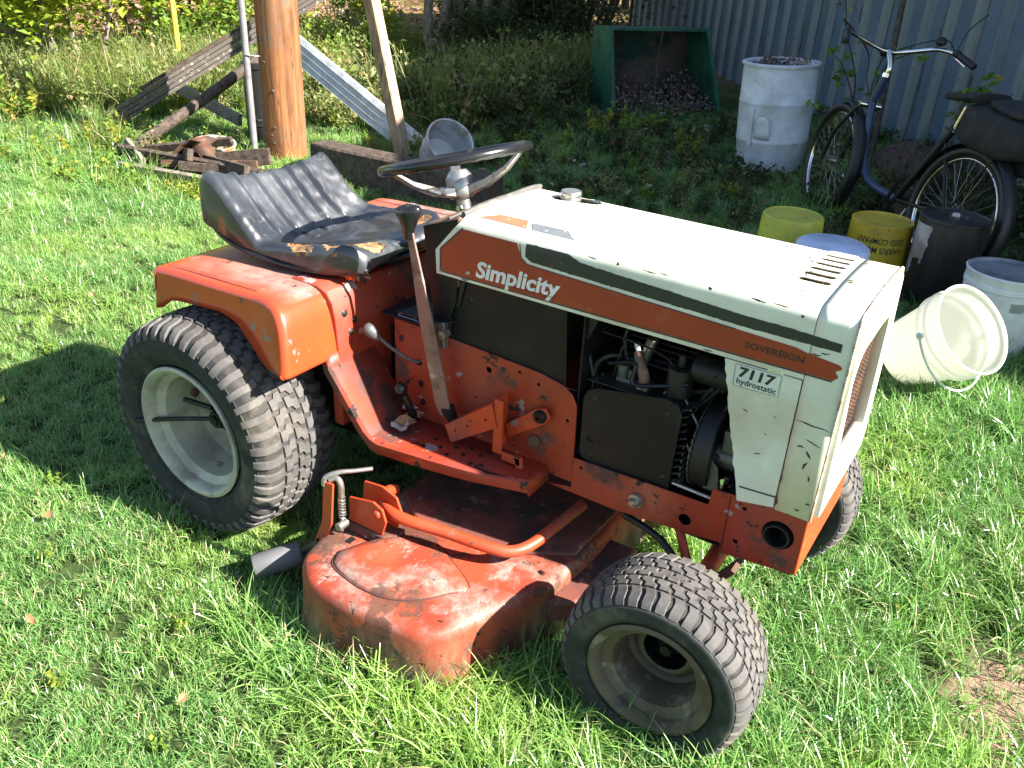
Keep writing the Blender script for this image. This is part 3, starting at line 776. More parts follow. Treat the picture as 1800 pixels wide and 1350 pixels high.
def decals():
    S1 = HT - HR + PI / 2 * HR      # where the top starts, in s
    def sy(y): return S1 + (y + HW - HR)
    # orange field: rear block then long band
    lo = [(0.5335, 0.7585), (0.60, 0.7575), (1.0, 0.7595), (1.384, 0.762)]
    hi = [(0.5335, 0.806), (0.590, 0.862), (0.730, 0.862), (0.736, 0.835), (0.752, 0.824), (0.78, 0.8225), (1.20, 0.808), (1.31, 0.804), (1.33, 0.7995), (1.384, 0.7935)]
    strip('band_decal', lo, hi, 'decal_orange', 0.0007, 120, 6)
    # torn front end of the band
    for a, b, s in ((1.384, 1.392, 0.789), (1.384, 1.389, 0.772)):
        strip('band_decal', [(a, s - 0.008), (b, s - 0.004)], [(a, s + 0.005), (b, s + 0.001)], 'decal_orange', 0.0007, 4, 1, mirror=False)
    # dark outline under the band and round the block
    def ln(pts, wd, nm='pinstripe', lift=0.0011):
        V, F = [], []
        Q = []
        for (x0, s0), (x1, s1) in zip(pts[:-1], pts[1:]):
            k = max(2, int(math.hypot(x1 - x0, s1 - s0) / 0.01))
            for i in range(k): Q.append((x0 + (x1 - x0) * i / k, s0 + (s1 - s0) * i / k))
        Q.append(pts[-1])
        for i, (x, s) in enumerate(Q):
            a = Q[max(i - 1, 0)]; b = Q[min(i + 1, len(Q) - 1)]
            dx, ds = b[0] - a[0], b[1] - a[1]; L = math.hypot(dx, ds)
            nxx, nss = -ds / L * wd / 2, dx / L * wd / 2
            V += [skin(x + nxx, s + nss, lift), skin(x - nxx, s - nss, lift)]
        for i in range(len(Q) - 1): F.append((2 * i, 2 * i + 1, 2 * i + 3, 2 * i + 2))
        mesh(nm, V, F, M['line'], TR, 0)
    ln([(0.590, 0.864), (0.532, 0.807), (0.532, 0.7565), (0.60, 0.7557), (1.0, 0.7577), (1.381, 0.7600)], 0.0032)
    ln([(0.7335, 0.862), (0.7385, 0.8345), (0.754, 0.8232), (0.78, 0.8222), (1.20, 0.8075)], 0.0022)
    # black stripe
    lo = [(0.748, 0.838), (0.762, 0.8305), (0.79, 0.829), (1.22, 0.8155), (1.384, 0.8155)]
    hi = [(0.748, 0.866), (0.845, 0.866), (0.876, 0.8555), (1.22, 0.8365), (1.30, 0.8355), (1.384, 0.8310)]
    strip('stripe_decal', lo, hi, 'decal_black', 0.0007, 110, 4, jag=0.0004)
    # worn pieces wrapped over the shoulder on to the top
    def patch(name, poly, mat, lift=0.0008):
        bm = bmesh.new(); vs = [bm.verts.new((x, y, 0)) for x, y in poly]; bm.faces.new(vs)
        bmesh.ops.triangulate(bm, faces=bm.faces)
        for _ in range(2): bmesh.ops.subdivide_edges(bm, edges=bm.edges, cuts=1, use_grid_fill=True)
        bm.verts.index_update()
        V = [(v.co.x, v.co.y, HT + lift + 0.006 * (1 - (v.co.y / (HW - HR)) ** 2)) for v in bm.verts]; F = [tuple(v.index for v in f.verts) for f in bm.faces]; bm.free()
        F = [f if True else f for f in F]
        mesh(name, V, F, M[mat], TR, 0)
    patch('band_decal', [(0.608, -0.1385), (0.728, -0.1385), (0.707, -0.097), (0.640, -0.102)], 'decal_salmon')
    patch('stripe_decal', [(0.742, -0.1385), (0.842, -0.1385), (0.806, -0.102), (0.722, -0.104)], 'decal_grey')
    # divider between the two blocks is bare cream; dark edge next to it
    yy = -HW - 0.0016
    side_text('Simplicity', 0.6275, 0.7665, 0.208, 0.036, yy, 'white_ink', TR, bold=0.034, shear=0.16, name='brand_lettering', rise=0.0055)
    side_text('AN ALLIS-CHALMERS COMPANY', 0.708, 0.7635, 0.118, 0.0045, yy, 'ink_brown', TR, bold=0.01, name='small_lettering', rise=0.003)
    side_text('SOVEREIGN', 1.222, 0.7775, 0.106, 0.0125, yy, 'ink', TR, bold=0.012, name='model_lettering', rise=0.001)
    # number plate sticker
    obj('model_sticker', prism([(1.213, 0.698), (1.298, 0.7005), (1.2975, 0.7435), (1.2115, 0.7425)], -HW - 0.0009, -HW - 0.0001), 'sticker', TR, 0)
    ln([(1.2135, 0.6985), (1.2975, 0.701), (1.297, 0.743), (1.212, 0.742), (1.2135, 0.6985)], 0.0009, 'sticker_border')
    side_text('7117', 1.2205, 0.7195, 0.068, 0.0195, yy, 'ink', TR, bold=0.035, shear=0.1, name='model_number')
    side_text('hydrostatic', 1.2185, 0.7045, 0.074, 0.0115, yy, 'ink', TR, bold=0.014, name='model_lettering')
    obj('hood_screw', lathe([(0.0001, 0.0022), (0.004, 0.002), (0.0052, 0)], (0.606, -HW - 0.001, 0.7685), (0, -1, 0), 14), 'steel', TR, 50)
    # scratches and chips of their own shape
    rs = np.random.default_rng(11)
    V, F = [], []
    def chip(x, y, L, w, a, side):
        b = len(V)
        n = 7
        for k in range(n):
            t = k / (n - 1) - 0.5; ww = w * (1 - abs(2 * t) ** 2) * rs.uniform(0.5, 1.2) + 0.0002
            px = x + t * L * math.cos(a) + rs.normal() * w * 0.3; py = y + t * L * math.sin(a) + rs.normal() * w * 0.3
            for sg in (-1, 1):
                qx, qy = px - sg * ww * math.sin(a), py + sg * ww * math.cos(a)
                V.append((qx, qy, HT + 0.0007 + 0.006 * (1 - (qy / (HW - HR)) ** 2)) if side == 'top' else (qx, -HW - 0.0007, qy))
        for k in range(n - 1): F.append((b + 2 * k, b + 2 * k + 1, b + 2 * k + 3, b + 2 * k + 2))
    for i in range(70): chip(rs.uniform(0.62, 1.31), rs.uniform(-0.12, 0.13), rs.uniform(0.01, 0.06), rs.uniform(0.0005, 0.0014), rs.uniform(-0.9, 0.9) + (PI / 2 if rs.random() < 0.3 else 0), 'top')
    for i in range(10): chip(rs.uniform(1.34, 1.39), rs.uniform(-0.10, 0.13), rs.uniform(0.006, 0.018), rs.uniform(0.0012, 0.003), rs.uniform(0.6, 1.9), 'top')
    for (x, z, L, w, a) in ((1.367, 0.6665, 0.062, 0.0013, -0.06), (1.375, 0.632, 0.03, 0.0012, -0.3), (1.355, 0.618, 0.014, 0.002, 0.2), (1.372, 0.607, 0.018, 0.002, -1.0), (1.370, 0.583, 0.02, 0.0018, 1.2),
                            (1.383, 0.558, 0.014, 0.0014, -1.2), (1.392, 0.505, 0.008, 0.0022, 0.1), (1.375, 0.486, 0.01, 0.002, 0.2), (1.283, 0.575, 0.014, 0.0009, 0.4), (1.245, 0.655, 0.012, 0.001, -0.4), (1.30, 0.66, 0.004, 0.001, 0), (1.29, 0.62, 0.004, 0.001, 0),
                            (1.345, 0.80, 0.02, 0.0016, 0), (1.36, 0.8065, 0.016, 0.0014, 0.1), (0.90, 0.8715, 0.02, 0.0016, -0.1), (0.955, 0.873, 0.007, 0.0032, 0.3), (1.02, 0.872, 0.03, 0.001, -0.05), (1.05, 0.8745, 0.02, 0.001, -0.1), (1.14, 0.870, 0.008, 0.003, 0), (1.23, 0.871, 0.03, 0.0016, -0.05), (1.27, 0.872, 0.03, 0.0012, -0.05), (1.31, 0.862, 0.006, 0.0026, 1.5),
                            (1.155, 0.7515, 0.02, 0.0018, 0), (0.60, 0.7515, 0.02, 0.0018, 0), (1.334, 0.54, 0.09, 0.0012, 1.57), (1.334, 0.66, 0.1, 0.0008, 1.57), (1.334, 0.49, 0.03, 0.0026, 1.57)):
        chip(x, z, L, w, a, 'side')
    c = mesh('paint_chips', V, F, M['rust'], TR, 0); c['kind'] = 'stuff'
decals()

# --- dash cowl, rubber strip, black side plate, steering column and wheel
def dash():
    zc = lambda x: 0.848 + (x - 0.478) * (0.884 - 0.848) / 0.1
    sec = [(0.478, 0.848), (0.577, 0.884), (0.577, 0.72), (0.497, 0.70)]
    d = obj('dash_cowl', prism(sec, -0.163, 0.163), 'dash_rust', TR, 0, bevel=0.010, seg=3)
    obj('dash_side_plate', prism([(0.482, 0.846), (0.575, 0.880), (0.575, 0.70), (0.545, 0.60), (0.520, 0.60), (0.50, 0.71)], -0.1665, -0.1635), 'black_metal', TR, 0, bevel=0.001)
    obj('rubber_strip', tube([(0.578, -0.150, 0.8865), (0.580, -0.1, 0.890), (0.580, 0.1, 0.891), (0.580, 0.155, 0.886)], 0.0055, 10, 4, flat=1.3), 'rubber_trim', TR, 60)
    obj('rubber_strip', tube([(0.545, -0.158, 0.872), (0.540, 0.0, 0.876), (0.545, 0.150, 0.874)], 0.004, 8, 4), 'rubber_trim', TR, 60)
    obj('dash_panel', prism([(0.4745, 0.838), (0.4765, 0.842), (0.4955, 0.712), (0.493, 0.710)], -0.15, 0.15), 'black_plastic', TR, 0)
    for y, z in ((-0.09, 0.80), (0.09, 0.80), (-0.11, 0.75)):
        obj('dash_knob', lathe([(0.0001, 0.03), (0.011, 0.028), (0.013, 0.02), (0.008, 0.014), (0.004, 0.0)], (0.482, y, z), (-1, 0, 0.1), 16), 'black_plastic', TR, 50)
    # big black plate under the hood
    obj('firewall_plate', panel_with_holes([(0.548, 0.745), (0.846, 0.745), (0.859, 0.568), (0.70, 0.585), (0.556, 0.590)], [(0.606, 0.703, 0.006, 10), (0.585, 0.64, 0.004, 8)], -0.156, -0.153), 'black_metal', TR, 0, bevel=0.0006, seg=1)
    obj('strap_bracket', prism([(0.583, 0.742), (0.594, 0.742), (0.578, 0.678), (0.566, 0.678)], -0.161, -0.158), 'engine_dark', TR, 0, bevel=0.0006, seg=1)
    # steering column along tilted axis
    ax = Vector((-0.283, 0.040, 0.958)).normalized()
    c = Vector((0.448, 0.0, 0.936))
    base = c - ax * 0.15
    obj('steering_shaft', cyl(base, c - ax * 0.04, 0.0155, n=20), 'steel', TR, 40)
    obj('shaft_bolt', cyl(c - ax * 0.088 + Vector((0.0, -0.024, 0)), c - ax * 0.088 + Vector((0.0, 0.024, 0)), 0.0065, n=6), 'chrome', TR, 30)
    sw = obj('steering_wheel', lathe([(0.0001, -0.005), (0.020, -0.005), (0.031, -0.020), (0.031, -0.06), (0.0295, -0.064), (0.026, -0.068), (0.0001, -0.068)], c, ax, 28), 'steel', TR, 40)
    RW = 0.170
    # rim with finger bumps on the underside
    X, Y, D = frame_from(ax)
    V, F = [], []
    n, m = 96, 14
    for i in range(n):
        a = 2 * PI * i / n; e = X * math.cos(a) + Y * math.sin(a)
        for k in range(m):
            b = 2 * PI * k / m; rr = 0.0100 * (1 + (0.13 * abs(math.sin(a * 16)) if math.sin(b) < -0.3 else 0))
            V.append(c + D * 0.022 + e * (RW + rr * math.cos(b)) + D * (rr * 1.1 * math.sin(b)))
    for i in range(n):
        for k in range(m):
            F.append((i * m + k, i * m + (k + 1) % m, ((i + 1) % n) * m + (k + 1) % m, ((i + 1) % n) * m + k))
    obj('wheel_rim', (V, F), 'black_plastic', sw, 60)
    for a in (R(100), R(220), R(340)):
        e = (X * math.cos(a) + Y * math.sin(a))
        t = D.cross(e)
        V = []
        for (rad, h, w) in ((0.020, -0.052, 0.016), (0.07, -0.042, 0.017), (0.125, -0.016, 0.014), (RW - 0.004, 0.016, 0.010)):
            p = c + e * rad + D * h
            q_ = 0.013 - 0.05 * rad; V += [p + t * w - D * q_, p - t * w - D * q_, p - t * w + D * q_, p + t * w + D * q_]
        F = []
        for i in range(3):
            for k in range(4): F.append((4 * i + k, 4 * i + (k + 1) % 4, 4 * i + 4 + (k + 1) % 4, 4 * i + 4 + k))
        F += [(0, 3, 2, 1), (12, 13, 14, 15)]
        obj('spoke', (V, F), 'steel', sw, 30, bevel=0.003)
dash()

# --- rear fenders, body riser, tunnel, footrests
def body():
    prof = [(-0.158, 0.655), (-0.150, 0.666), (-0.10, 0.674), (0.05, 0.680), (0.20, 0.686), (0.255, 0.684), (0.285, 0.670), (0.303, 0.640), (0.313, 0.60), (0.319, 0.56), (0.322, 0.528)]
    prof = [(p.x, p.z) for p in smooth_path([(x, 0, z) for x, z in prof], 4)]
    n = len(prof); N = []; cum = [0.0]
    for i in range(n):
        a = prof[max(i - 1, 0)]; b = prof[min(i + 1, n - 1)]; dx, dz = b[0] - a[0], b[1] - a[1]; L = math.hypot(dx, dz); N.append((dz / L, -dx / L))
        if i: cum.append(cum[-1] + math.hypot(prof[i][0] - prof[i - 1][0], prof[i][1] - prof[i - 1][1]))
    bt = [0, 0.07, 0.12, 0.17, 0.50, 0.60, 0.72, 0.86, 0.96, 1.0]
    bx = [-0.158, -0.130, -0.108, -0.085, 0.085, 0.135, 0.182, 0.245, 0.298, 0.318]
    bz = [0.560, 0.570, 0.588, 0.602, 0.617, 0.605, 0.575, 0.535, 0.528, 0.527]
    V, F = [], []
    inner_y = [-0.39, -0.34, -0.30, -0.2, 0, 0.2, 0.30, 0.34, 0.39]
    for i, (x, z) in enumerate(prof):
        t = cum[i] / cum[-1]
        yo = 0.412 + 0.034 * max(0.0, (t - 0.62) / 0.38)
        B = (float(np.interp(t, bt, bx)), float(np.interp(t, bt, bz)))
        for sgn in (-1, 1):
            e = []
            r = 0.017
            for k in range(6):
                an = PI / 2 * k / 5; e.append((yo - r + r * math.sin(an), r * (1 - math.cos(an))))
            pts = [(sgn * y, x + N[i][0] * d, z + N[i][1] * d) for y, d in e]
            px, pz = pts[-1][1], pts[-1][2]
            for f in (0.33, 0.66, 1.0): pts.append((sgn * (yo + 0.001), px + (B[0] - px) * f, pz + (B[1] - pz) * f))
            if sgn < 0: row = [(y, xx, zz) for y, xx, zz in pts[::-1]] + [(y, x, z) for y in inner_y]
            else: row += pts
        for y, xx, zz in row: V.append((xx, y, zz))
    m = len(row)
    for i in range(n - 1):
        for k in range(m - 1): F.append((i * m + k, i * m + k + 1, (i + 1) * m + k + 1, (i + 1) * m + k))
    f = obj('fender_body', (V, F), 'orange_top', TR, 50, solid=0.003, offset=1)
    obj('rear_valance', box(-0.160, -0.157, -0.405, 0.405, 0.57, 0.655), 'orange_top', TR, 0, bevel=0.002)
    for y in (-0.372, 0.372):
        obj('fender_ridge', tube([(-0.135, y, 0.668), (-0.06, y, 0.675), (0.06, y, 0.680), (0.19, y, 0.684)], 0.009, 8, 4, flat=0.5), 'orange_top', TR, 60)
        obj('ridge_seam', tube([(-0.12, y - 0.016, 0.6718), (-0.06, y - 0.016, 0.6762), (0.06, y - 0.016, 0.6808), (0.19, y - 0.016, 0.6858)], 0.0016, 6, 4), 'line', TR, 60)
    # centre riser below fender between the footrests
    obj('centre_riser', prism([(0.16, 0.680), (0.20, 0.6895), (0.268, 0.6895), (0.296, 0.680), (0.314, 0.655), (0.322, 0.62), (0.3285, 0.52), (0.3285, 0.34), (0.30, 0.34), (0.30, 0.60), (0.25, 0.65)], -0.285, 0.285), 'orange_dirty', TR, 35, bevel=0.003)
    for y, z in ((-0.255, 0.625), (-0.225, 0.60), (-0.24, 0.575)):
        obj('riser_rivet', lathe([(0.0001, 0.003), (0.006, 0.002), (0.009, 0.0)], (0.3225 + (0.62 - z) * 0.06, y, z), (1, 0, 0.08), 12), 'engine_dark', TR, 50)
    # frame rails and transaxle (dark, below)
    obj('transaxle', merge(box(-0.12, 0.33, -0.11, 0.11, 0.18, 0.55), cyl((0, -0.38, 0.293), (0, 0.38, 0.293), 0.045, n=18)), 'engine_dark', TR, 30, bevel=0.01)
    obj('belly_pan', box(0.33, 0.90, -0.13, 0.13, 0.34, 0.40), 'engine_dark', TR, 0, bevel=0.004)
    # tunnel side plates
    outer = [(0.391, 0.345), (0.391, 0.602), (0.545, 0.597), (0.70, 0.590), (0.80, 0.585), (0.853, 0.575), (0.878, 0.560), (0.892, 0.535), (0.897, 0.345)]
    holes = [(0.664, 0.551, 0.0075, 14), (0.745, 0.571, 0.004, 10), (0.795, 0.557, 0.004, 10), (0.470, 0.447, 0.005, 10), (0.872, 0.494, 0.0042, 12), (0.63, 0.47, 0.003, 8)]
    obj('tunnel_side', panel_with_holes(outer, holes, -0.162, -0.158), 'orange_dirty', TR, 0, bevel=0.0008, seg=1)
    obj('tunnel_side', panel_with_holes(outer, [], 0.158, 0.162), 'orange', TR, 0)
    obj('tunnel_rear', box(0.388, 0.3908, -0.157, 0.157, 0.345, 0.60), 'orange', TR, 0)
    tt = obj('speed_plate', box(0.35, 0.565, -0.164, 0.157, 0.603, 0.608), 'black_metal', TR, 0, bevel=0.001)
    for a, b, c2, d2 in ((0.395, 0.397, -0.155, -0.06), (0.44, 0.4415, -0.155, -0.06), (0.49, 0.4915, -0.155, -0.06), (0.395, 0.53, -0.155, -0.1535), (0.395, 0.53, -0.118, -0.1165), (0.395, 0.53, -0.08, -0.0785)):
        obj('scale_line', box(a, b, c2, d2, 0.6081, 0.6087), 'white_ink', tt, 0)
    obj('lever_shelf', prism([(0.43, -0.20), (0.53, -0.20), (0.57, -0.163), (0.57, -0.06), (0.48, -0.06)], 0.640, 0.643, 'z'), 'black_metal', TR, 0, bevel=0.0006, seg=1)
    obj('clamp_bolt', cyl((0.555, -0.172, 0.615), (0.555, -0.195, 0.615), 0.011, n=6), 'steel', TR, 30)
    obj('clamp_plate', box(0.525, 0.553, -0.182, -0.164, 0.575, 0.64), 'steel', TR, 0, bevel=0.002)
    # bolts on the tunnel
    for x, z, r in ((0.466, 0.508, 0.008), (0.472, 0.455, 0.007), (0.478, 0.405, 0.008)):
        obj('tunnel_bolt', lathe([(0.0001, 0.006), (r * 0.8, 0.005), (r, 0.0)], (x, -0.162, z), (0, -1, 0), 12), 'black_metal', TR, 50)
    # footrests, both sides
    for s in (-1, 1):
        path = [(0.322, 0.540), (0.328, 0.508), (0.428, 0.380), (0.443, 0.366), (0.465, 0.360), (0.60, 0.361), (0.70, 0.362), (0.833, 0.364)]
        yo = [0.318, 0.318, 0.318, 0.318, 0.318, 0.300, 0.282, 0.245]
        V, F = [], []
        k = len(path)
        for (x, z), y in zip(path, yo):
            V += [(x + (0.018 if x < 0.43 else 0) * 0, s * 0.163, z), (x, s * (y - 0.006), z), (x - (0.004 if x < 0.43 else 0), s * y, z - 0.004), (x - (0.018 if x < 0.43 else 0), s * (y + 0.001), z - (0.012 if x < 0.43 else 0.028))]
        for i in range(k - 1):
            for j in range(3): F.append((i * 4 + j, i * 4 + j + 1, i * 4 + j + 5, i * 4 + j + 4))
        # front lip
        b = len(V); V += [(0.838, s * 0.163, 0.330), (0.838, s * 0.247, 0.329)]
        F.append((4 * (k - 1), 4 * (k - 1) + 1, b + 1, b)); F.append((4 * (k - 1) + 1, 4 * (k - 1) + 2, 4 * (k - 1) + 3, b + 1))
        o = obj('footrest', (V, F), 'orange_dirty', TR, 25, solid=0.003)
        if s < 0:
            for i, (x, y) in enumerate(((0.565, -0.225), (0.595, -0.205), (0.625, -0.225), (0.595, -0.245), (0.655, -0.205), (0.625, -0.262), (0.655, -0.24), (0.69, -0.22), (0.56, -0.265), (0.69, -0.26))):
                obj('drain_hole', cyl((x, y, 0.3612), (x, y, 0.3640), 0.0055, n=12), 'black_metal', o, 0)
            obj('scuff', prism([(0.70, -0.265), (0.74, -0.272), (0.79, -0.255), (0.745, -0.262)], 0.3640, 0.3648, 'z'), 'engine_dark', o, 0)
    # folding foot pedal: perforated channel with its bracket
    ped = obj('foot_pedal', panel_with_holes([(0.588, 0.408), (0.716, 0.508), (0.730, 0.452), (0.606, 0.368)], [(0.618, 0.405, 0.0035, 8), (0.652, 0.428, 0.0035, 8), (0.700, 0.462, 0.0035, 8)], -0.222, -0.219), 'orange', TR, 0, bevel=0.0006, seg=1)
    obj('pedal_flange', merge(prism([(0.588, 0.408), (0.716, 0.508), (0.7175, 0.5062), (0.5895, 0.4062)], -0.2188, -0.190), prism([(0.606, 0.368), (0.730, 0.452), (0.7288, 0.4538), (0.6048, 0.3698)], -0.2188, -0.204)), 'orange', ped, 0)
    obj('pedal_arm', merge(box(0.719, 0.742, -0.218, -0.212, 0.385, 0.520), box(0.719, 0.723, -0.212, -0.165, 0.385, 0.515), box(0.742, 0.792, -0.216, -0.210, 0.372, 0.392), prism([(0.775, 0.392), (0.792, 0.392), (0.797, 0.366), (0.782, 0.364)], -0.216, -0.205)), 'orange', TR, 0, bevel=0.0015)
    obj('pedal_link', prism([(0.725, 0.44), (0.80, 0.505), (0.825, 0.515), (0.840, 0.495), (0.825, 0.475), (0.735, 0.41)], -0.180, -0.172), 'orange', TR, 0, bevel=0.002)
    obj('pedal_pivot', lathe([(0.006, 0.012), (0.012, 0.012), (0.0155, 0.006), (0.0155, 0.0)], (0.816, -0.180, 0.494), (0, -1, 0), 18), 'black_metal', TR, 50)
    obj('pedal_pivot', lathe([(0.0001, 0.008), (0.014, 0.006), (0.017, 0.0)], (0.795, -0.166, 0.415), (0, -1, 0), 18), 'rust', TR, 50)
    # big hand lever
    lv = obj('lift_lever', merge(prism([(0.463, 0.842), (0.480, 0.845), (0.492, 0.80), (0.533, 0.655), (0.585, 0.45), (0.588, 0.425), (0.560, 0.415), (0.545, 0.44), (0.497, 0.645), (0.472, 0.80)], -0.203, -0.197)), 'lever_metal', TR, 0, bevel=0.0015)
    lv.data.update()
    obj('lever_foot', cyl((0.580, -0.20, 0.44), (0.588, -0.188, 0.405), 0.017, 0.012, 14), 'black_metal', lv, 40)
    hd = lathe([(0.0001, 0.034), (0.014, 0.033), (0.0185, 0.026), (0.020, 0.010), (0.019, -0.004), (0.014, -0.02), (0.010, -0.045), (0.0001, -0.047)], (0.470, -0.2, 0.868), (0.05, 0, 1), 20)
    V = []
    for v in hd[0]:
        v = Vector(v); f = max(0, (v.z - 0.862) / 0.045); V.append(Vector((0.470 + (v.x - 0.470) * (1.1 + 1.1 * f) - 0.006 * f, v.y, v.z - 0.016 * f * (1 if v.x < 0.470 else 0.1))))
    obj('lever_grip', (V, hd[1]), 'chrome_black' if 'chrome_black' in M else 'black_plastic', lv, 60)
    # small side lever with grey knob, bent
    sl = obj('hitch_lever', tube([(0.470, -0.160, 0.512), (0.460, -0.178, 0.516), (0.425, -0.205, 0.545), (0.385, -0.222, 0.578)], 0.0042, 8, 5), 'grey_plastic', TR, 60)
    obj('lever_knob', lathe([(0.0001, 0.018), (0.011, 0.015), (0.0155, 0.004), (0.014, -0.01), (0.008, -0.026), (0.005, -0.03)], (0.374, -0.228, 0.588), (-0.65, -0.3, 0.7), 20), 'grey_plastic', sl, 60)
    pk = obj('parking_lever', tube([(0.470, -0.185, 0.352), (0.462, -0.195, 0.40), (0.450, -0.205, 0.438)], [0.011, 0.010, 0.009], 10, 4), 'black_plastic', TR, 60)
    obj('lever_knob', lathe([(0.0001, 0.02), (0.012, 0.016), (0.0165, 0.004), (0.014, -0.008), (0.009, -0.016)], (0.447, -0.208, 0.448), (-0.35, -0.3, 1), 20), 'black_plastic', pk, 60)
body()

# --- seat
def seat():
    st = empty('seat', (0.1, 0, 0.72)); adopt(st, TR)
    # side profile (x,z) from front lip over the cushion and up the low back
    prof = smooth_path([(0.316, 0, 0.706), (0.323, 0, 0.722), (0.318, 0, 0.737), (0.300, 0, 0.746), (0.26, 0, 0.745), (0.19, 0, 0.733), (0.13, 0, 0.722), (0.080, 0, 0.715), (0.045, 0, 0.718), (0.015, 0, 0.735), (-0.02, 0, 0.764), (-0.055, 0, 0.797), (-0.083, 0, 0.823), (-0.101, 0, 0.838), (-0.114, 0, 0.842), (-0.127, 0, 0.834), (-0.135, 0, 0.812), (-0.138, 0, 0.770)], 8)
    n = len(prof); CY = -0.050
    sl = list(np.linspace(-1, 1, 141)); V, F = [], []
    edge = [(0.006, -0.001), (0.012, -0.004), (0.0165, -0.009), (0.0195, -0.016), (0.0205, -0.026)]
    for i, p in enumerate(prof):
        f = i / (n - 1)
        back = max(0.0, min(1.0, (f - 0.46) / 0.12)); top = max(0.0, (f - 0.80) / 0.2)
        hw = 0.192 + 0.008 * back
        hw *= math.sqrt(max(0.0, 1 - (max(0, (p.x - 0.20) / 0.123) * 0.78) ** 2.4)) - 0.13 * top ** 1.2
        a = prof[max(i - 1, 0)]; b = prof[min(i + 1, n - 1)]; t = (b - a).normalized(); nn = Vector((t.z, 0, -t.x))
        zr = float(np.interp(p.x, [-0.15, -0.10, 0.0, 0.27, 0.34], [0.765, 0.738, 0.708, 0.703, 0.706]))
        row = []
        for s in sl:
            y = s * hw * (1 - (0.17 * back if s > 0 else 0)); e = abs(s)
            curl = 0.026 * (1 - back) * e ** 2.6 * max(0.35, 1 - 0.5 * max(0, (0.2 - f) / 0.2)) + (0.040 if s < 0 else 0.022) * back * (1 - top) * e ** 2.4 - (0.026 if s < 0 else 0.052) * top * e ** 2.0
            ribs = 0.0
            rb = max(0.0, min(1.0, (f - 0.44) / 0.07)) * max(0.0, min(1.0, (0.84 - f) / 0.05))
            if e < 0.86:
                for c in (-0.66, -0.34, -0.03, 0.27, 0.56):
                    q = (s - c + 0.10 * (f - 0.6)) / 0.042
                    ribs += (0.0130 * math.exp(-q * q) - 0.0030 * math.exp(-((q - 2.2) / 1.2) ** 2)) * rb
            dish = 0.0
            val = math.exp(-((f - 0.45) / 0.07) ** 2)
            wr = 0.012 * val * mnoise.noise(Vector((y * 22, p.x * 9, 1))) + 0.0045 * mnoise.noise(Vector((p.x * 16, y * 10, 7))) * (1 - back) + 0.0015 * mnoise.noise(Vector((p.x * 55, y * 55, 2)))
            off = curl + ribs + dish + wr
            if f > 0.78: off = curl + (ribs + wr) * max(0, 1 - (f - 0.78) / 0.08)
            if nn.z < 0 and f > 0.9: off *= 0.3
            row.append(Vector((p.x - nn.x * off * 0 + nn.x * off, CY + y, p.z + (nn.z if f > 0.03 else 0) * off)))
        L0, R0 = row[0], row[-1]
        def drop(P0, sg):
            out = []
            room = max(0.0, P0.z - zr)
            for dy, dz in edge: out.append(Vector((P0.x, P0.y + sg * dy, P0.z + max(dz, -room))))
            out.append(Vector((P0.x, P0.y + sg * 0.021, min(P0.z - 0.0, max(zr, zr + (room - 0.026) * 0.5))) if room > 0.026 else (P0.x, P0.y + sg * 0.021, zr)))
            out.append(Vector((P0.x, P0.y + sg * 0.019, min(zr, P0.z))))
            return out
        full = drop(L0, -1)[::-1] + row + drop(R0, 1)
        V += [tuple(q) for q in full]; m = len(full)
    for i in range(n - 1):
        for k in range(m - 1): F.append((i * m + k, i * m + k + 1, (i + 1) * m + k + 1, (i + 1) * m + k))
    # tears: faces in these patches become foam
    mi = []
    cen = [((V[f[0]][0] + V[f[2]][0]) / 2, (V[f[0]][1] + V[f[2]][1]) / 2, (V[f[0]][2] + V[f[2]][2]) / 2) for f in F]
    tears = [((0.262, -0.205, 0.750), (0.040, 0.040, 0.030)), ((0.195, -0.243, 0.748), (0.055, 0.020, 0.020)), ((0.300, -0.140, 0.745), (0.026, 0.040, 0.026)), ((-0.118, -0.205, 0.822), (0.024, 0.030, 0.022)), ((-0.045, -0.262, 0.765), (0.028, 0.02, 0.013)), ((-0.122, 0.075, 0.836), (0.018, 0.040, 0.014)), ((0.275, 0.085, 0.750), (0.026, 0.028, 0.03)), ((-0.03, 0.145, 0.80), (0.03, 0.012, 0.014)), ((0.335, -0.06, 0.73), (0.01, 0.012, 0.012))]
    for c in cen:
        t = 0
        for tc, tr in tears:
            d = sum(((c[k] - tc[k]) / tr[k]) ** 2 for k in range(3)) + 0.55 * mnoise.noise(Vector(c) * 75)
            if d < 1: t = 1
        mi.append(t)
    # sink foam a little
    sunk = set()
    for f, t in zip(F, mi):
        if t: sunk.update(f)
    keep = set(v for f, t in zip(F, mi) if not t for v in f)
    for v in sunk - keep: V[v] = (V[v][0] - 0.004, V[v][1] * 0.985, V[v][2] - 0.006)
    cu = mesh('seat_cushion', V, F, None, st, 60, mats=[M['vinyl'], M['foam']], midx=mi)
    mm = cu.modifiers.new('s', 'SOLIDIFY'); mm.thickness = 0.018; mm.offset = -1
    # seat pan rim underneath
    c_ = -0.05
    rim = [(0.306, c_ - 0.13, 0.704), (0.322, c_, 0.705), (0.306, c_ + 0.13, 0.704), (0.268, c_ + 0.178, 0.702), (0.20, c_ + 0.212, 0.702), (0.05, c_ + 0.202, 0.705), (-0.075, c_ + 0.178, 0.728), (-0.128, c_ + 0.145, 0.757), (-0.143, c_, 0.768), (-0.128, c_ - 0.175, 0.757), (-0.075, c_ - 0.212, 0.728), (0.05, c_ - 0.216, 0.705), (0.20, c_ - 0.205, 0.702), (0.268, c_ - 0.178, 0.702), (0.306, c_ - 0.13, 0.704)]
    obj('seat_piping', tube(rim, 0.006, 8, 4), 'black_plastic', st, 60)
    pan = []
    V2, F2 = [], []
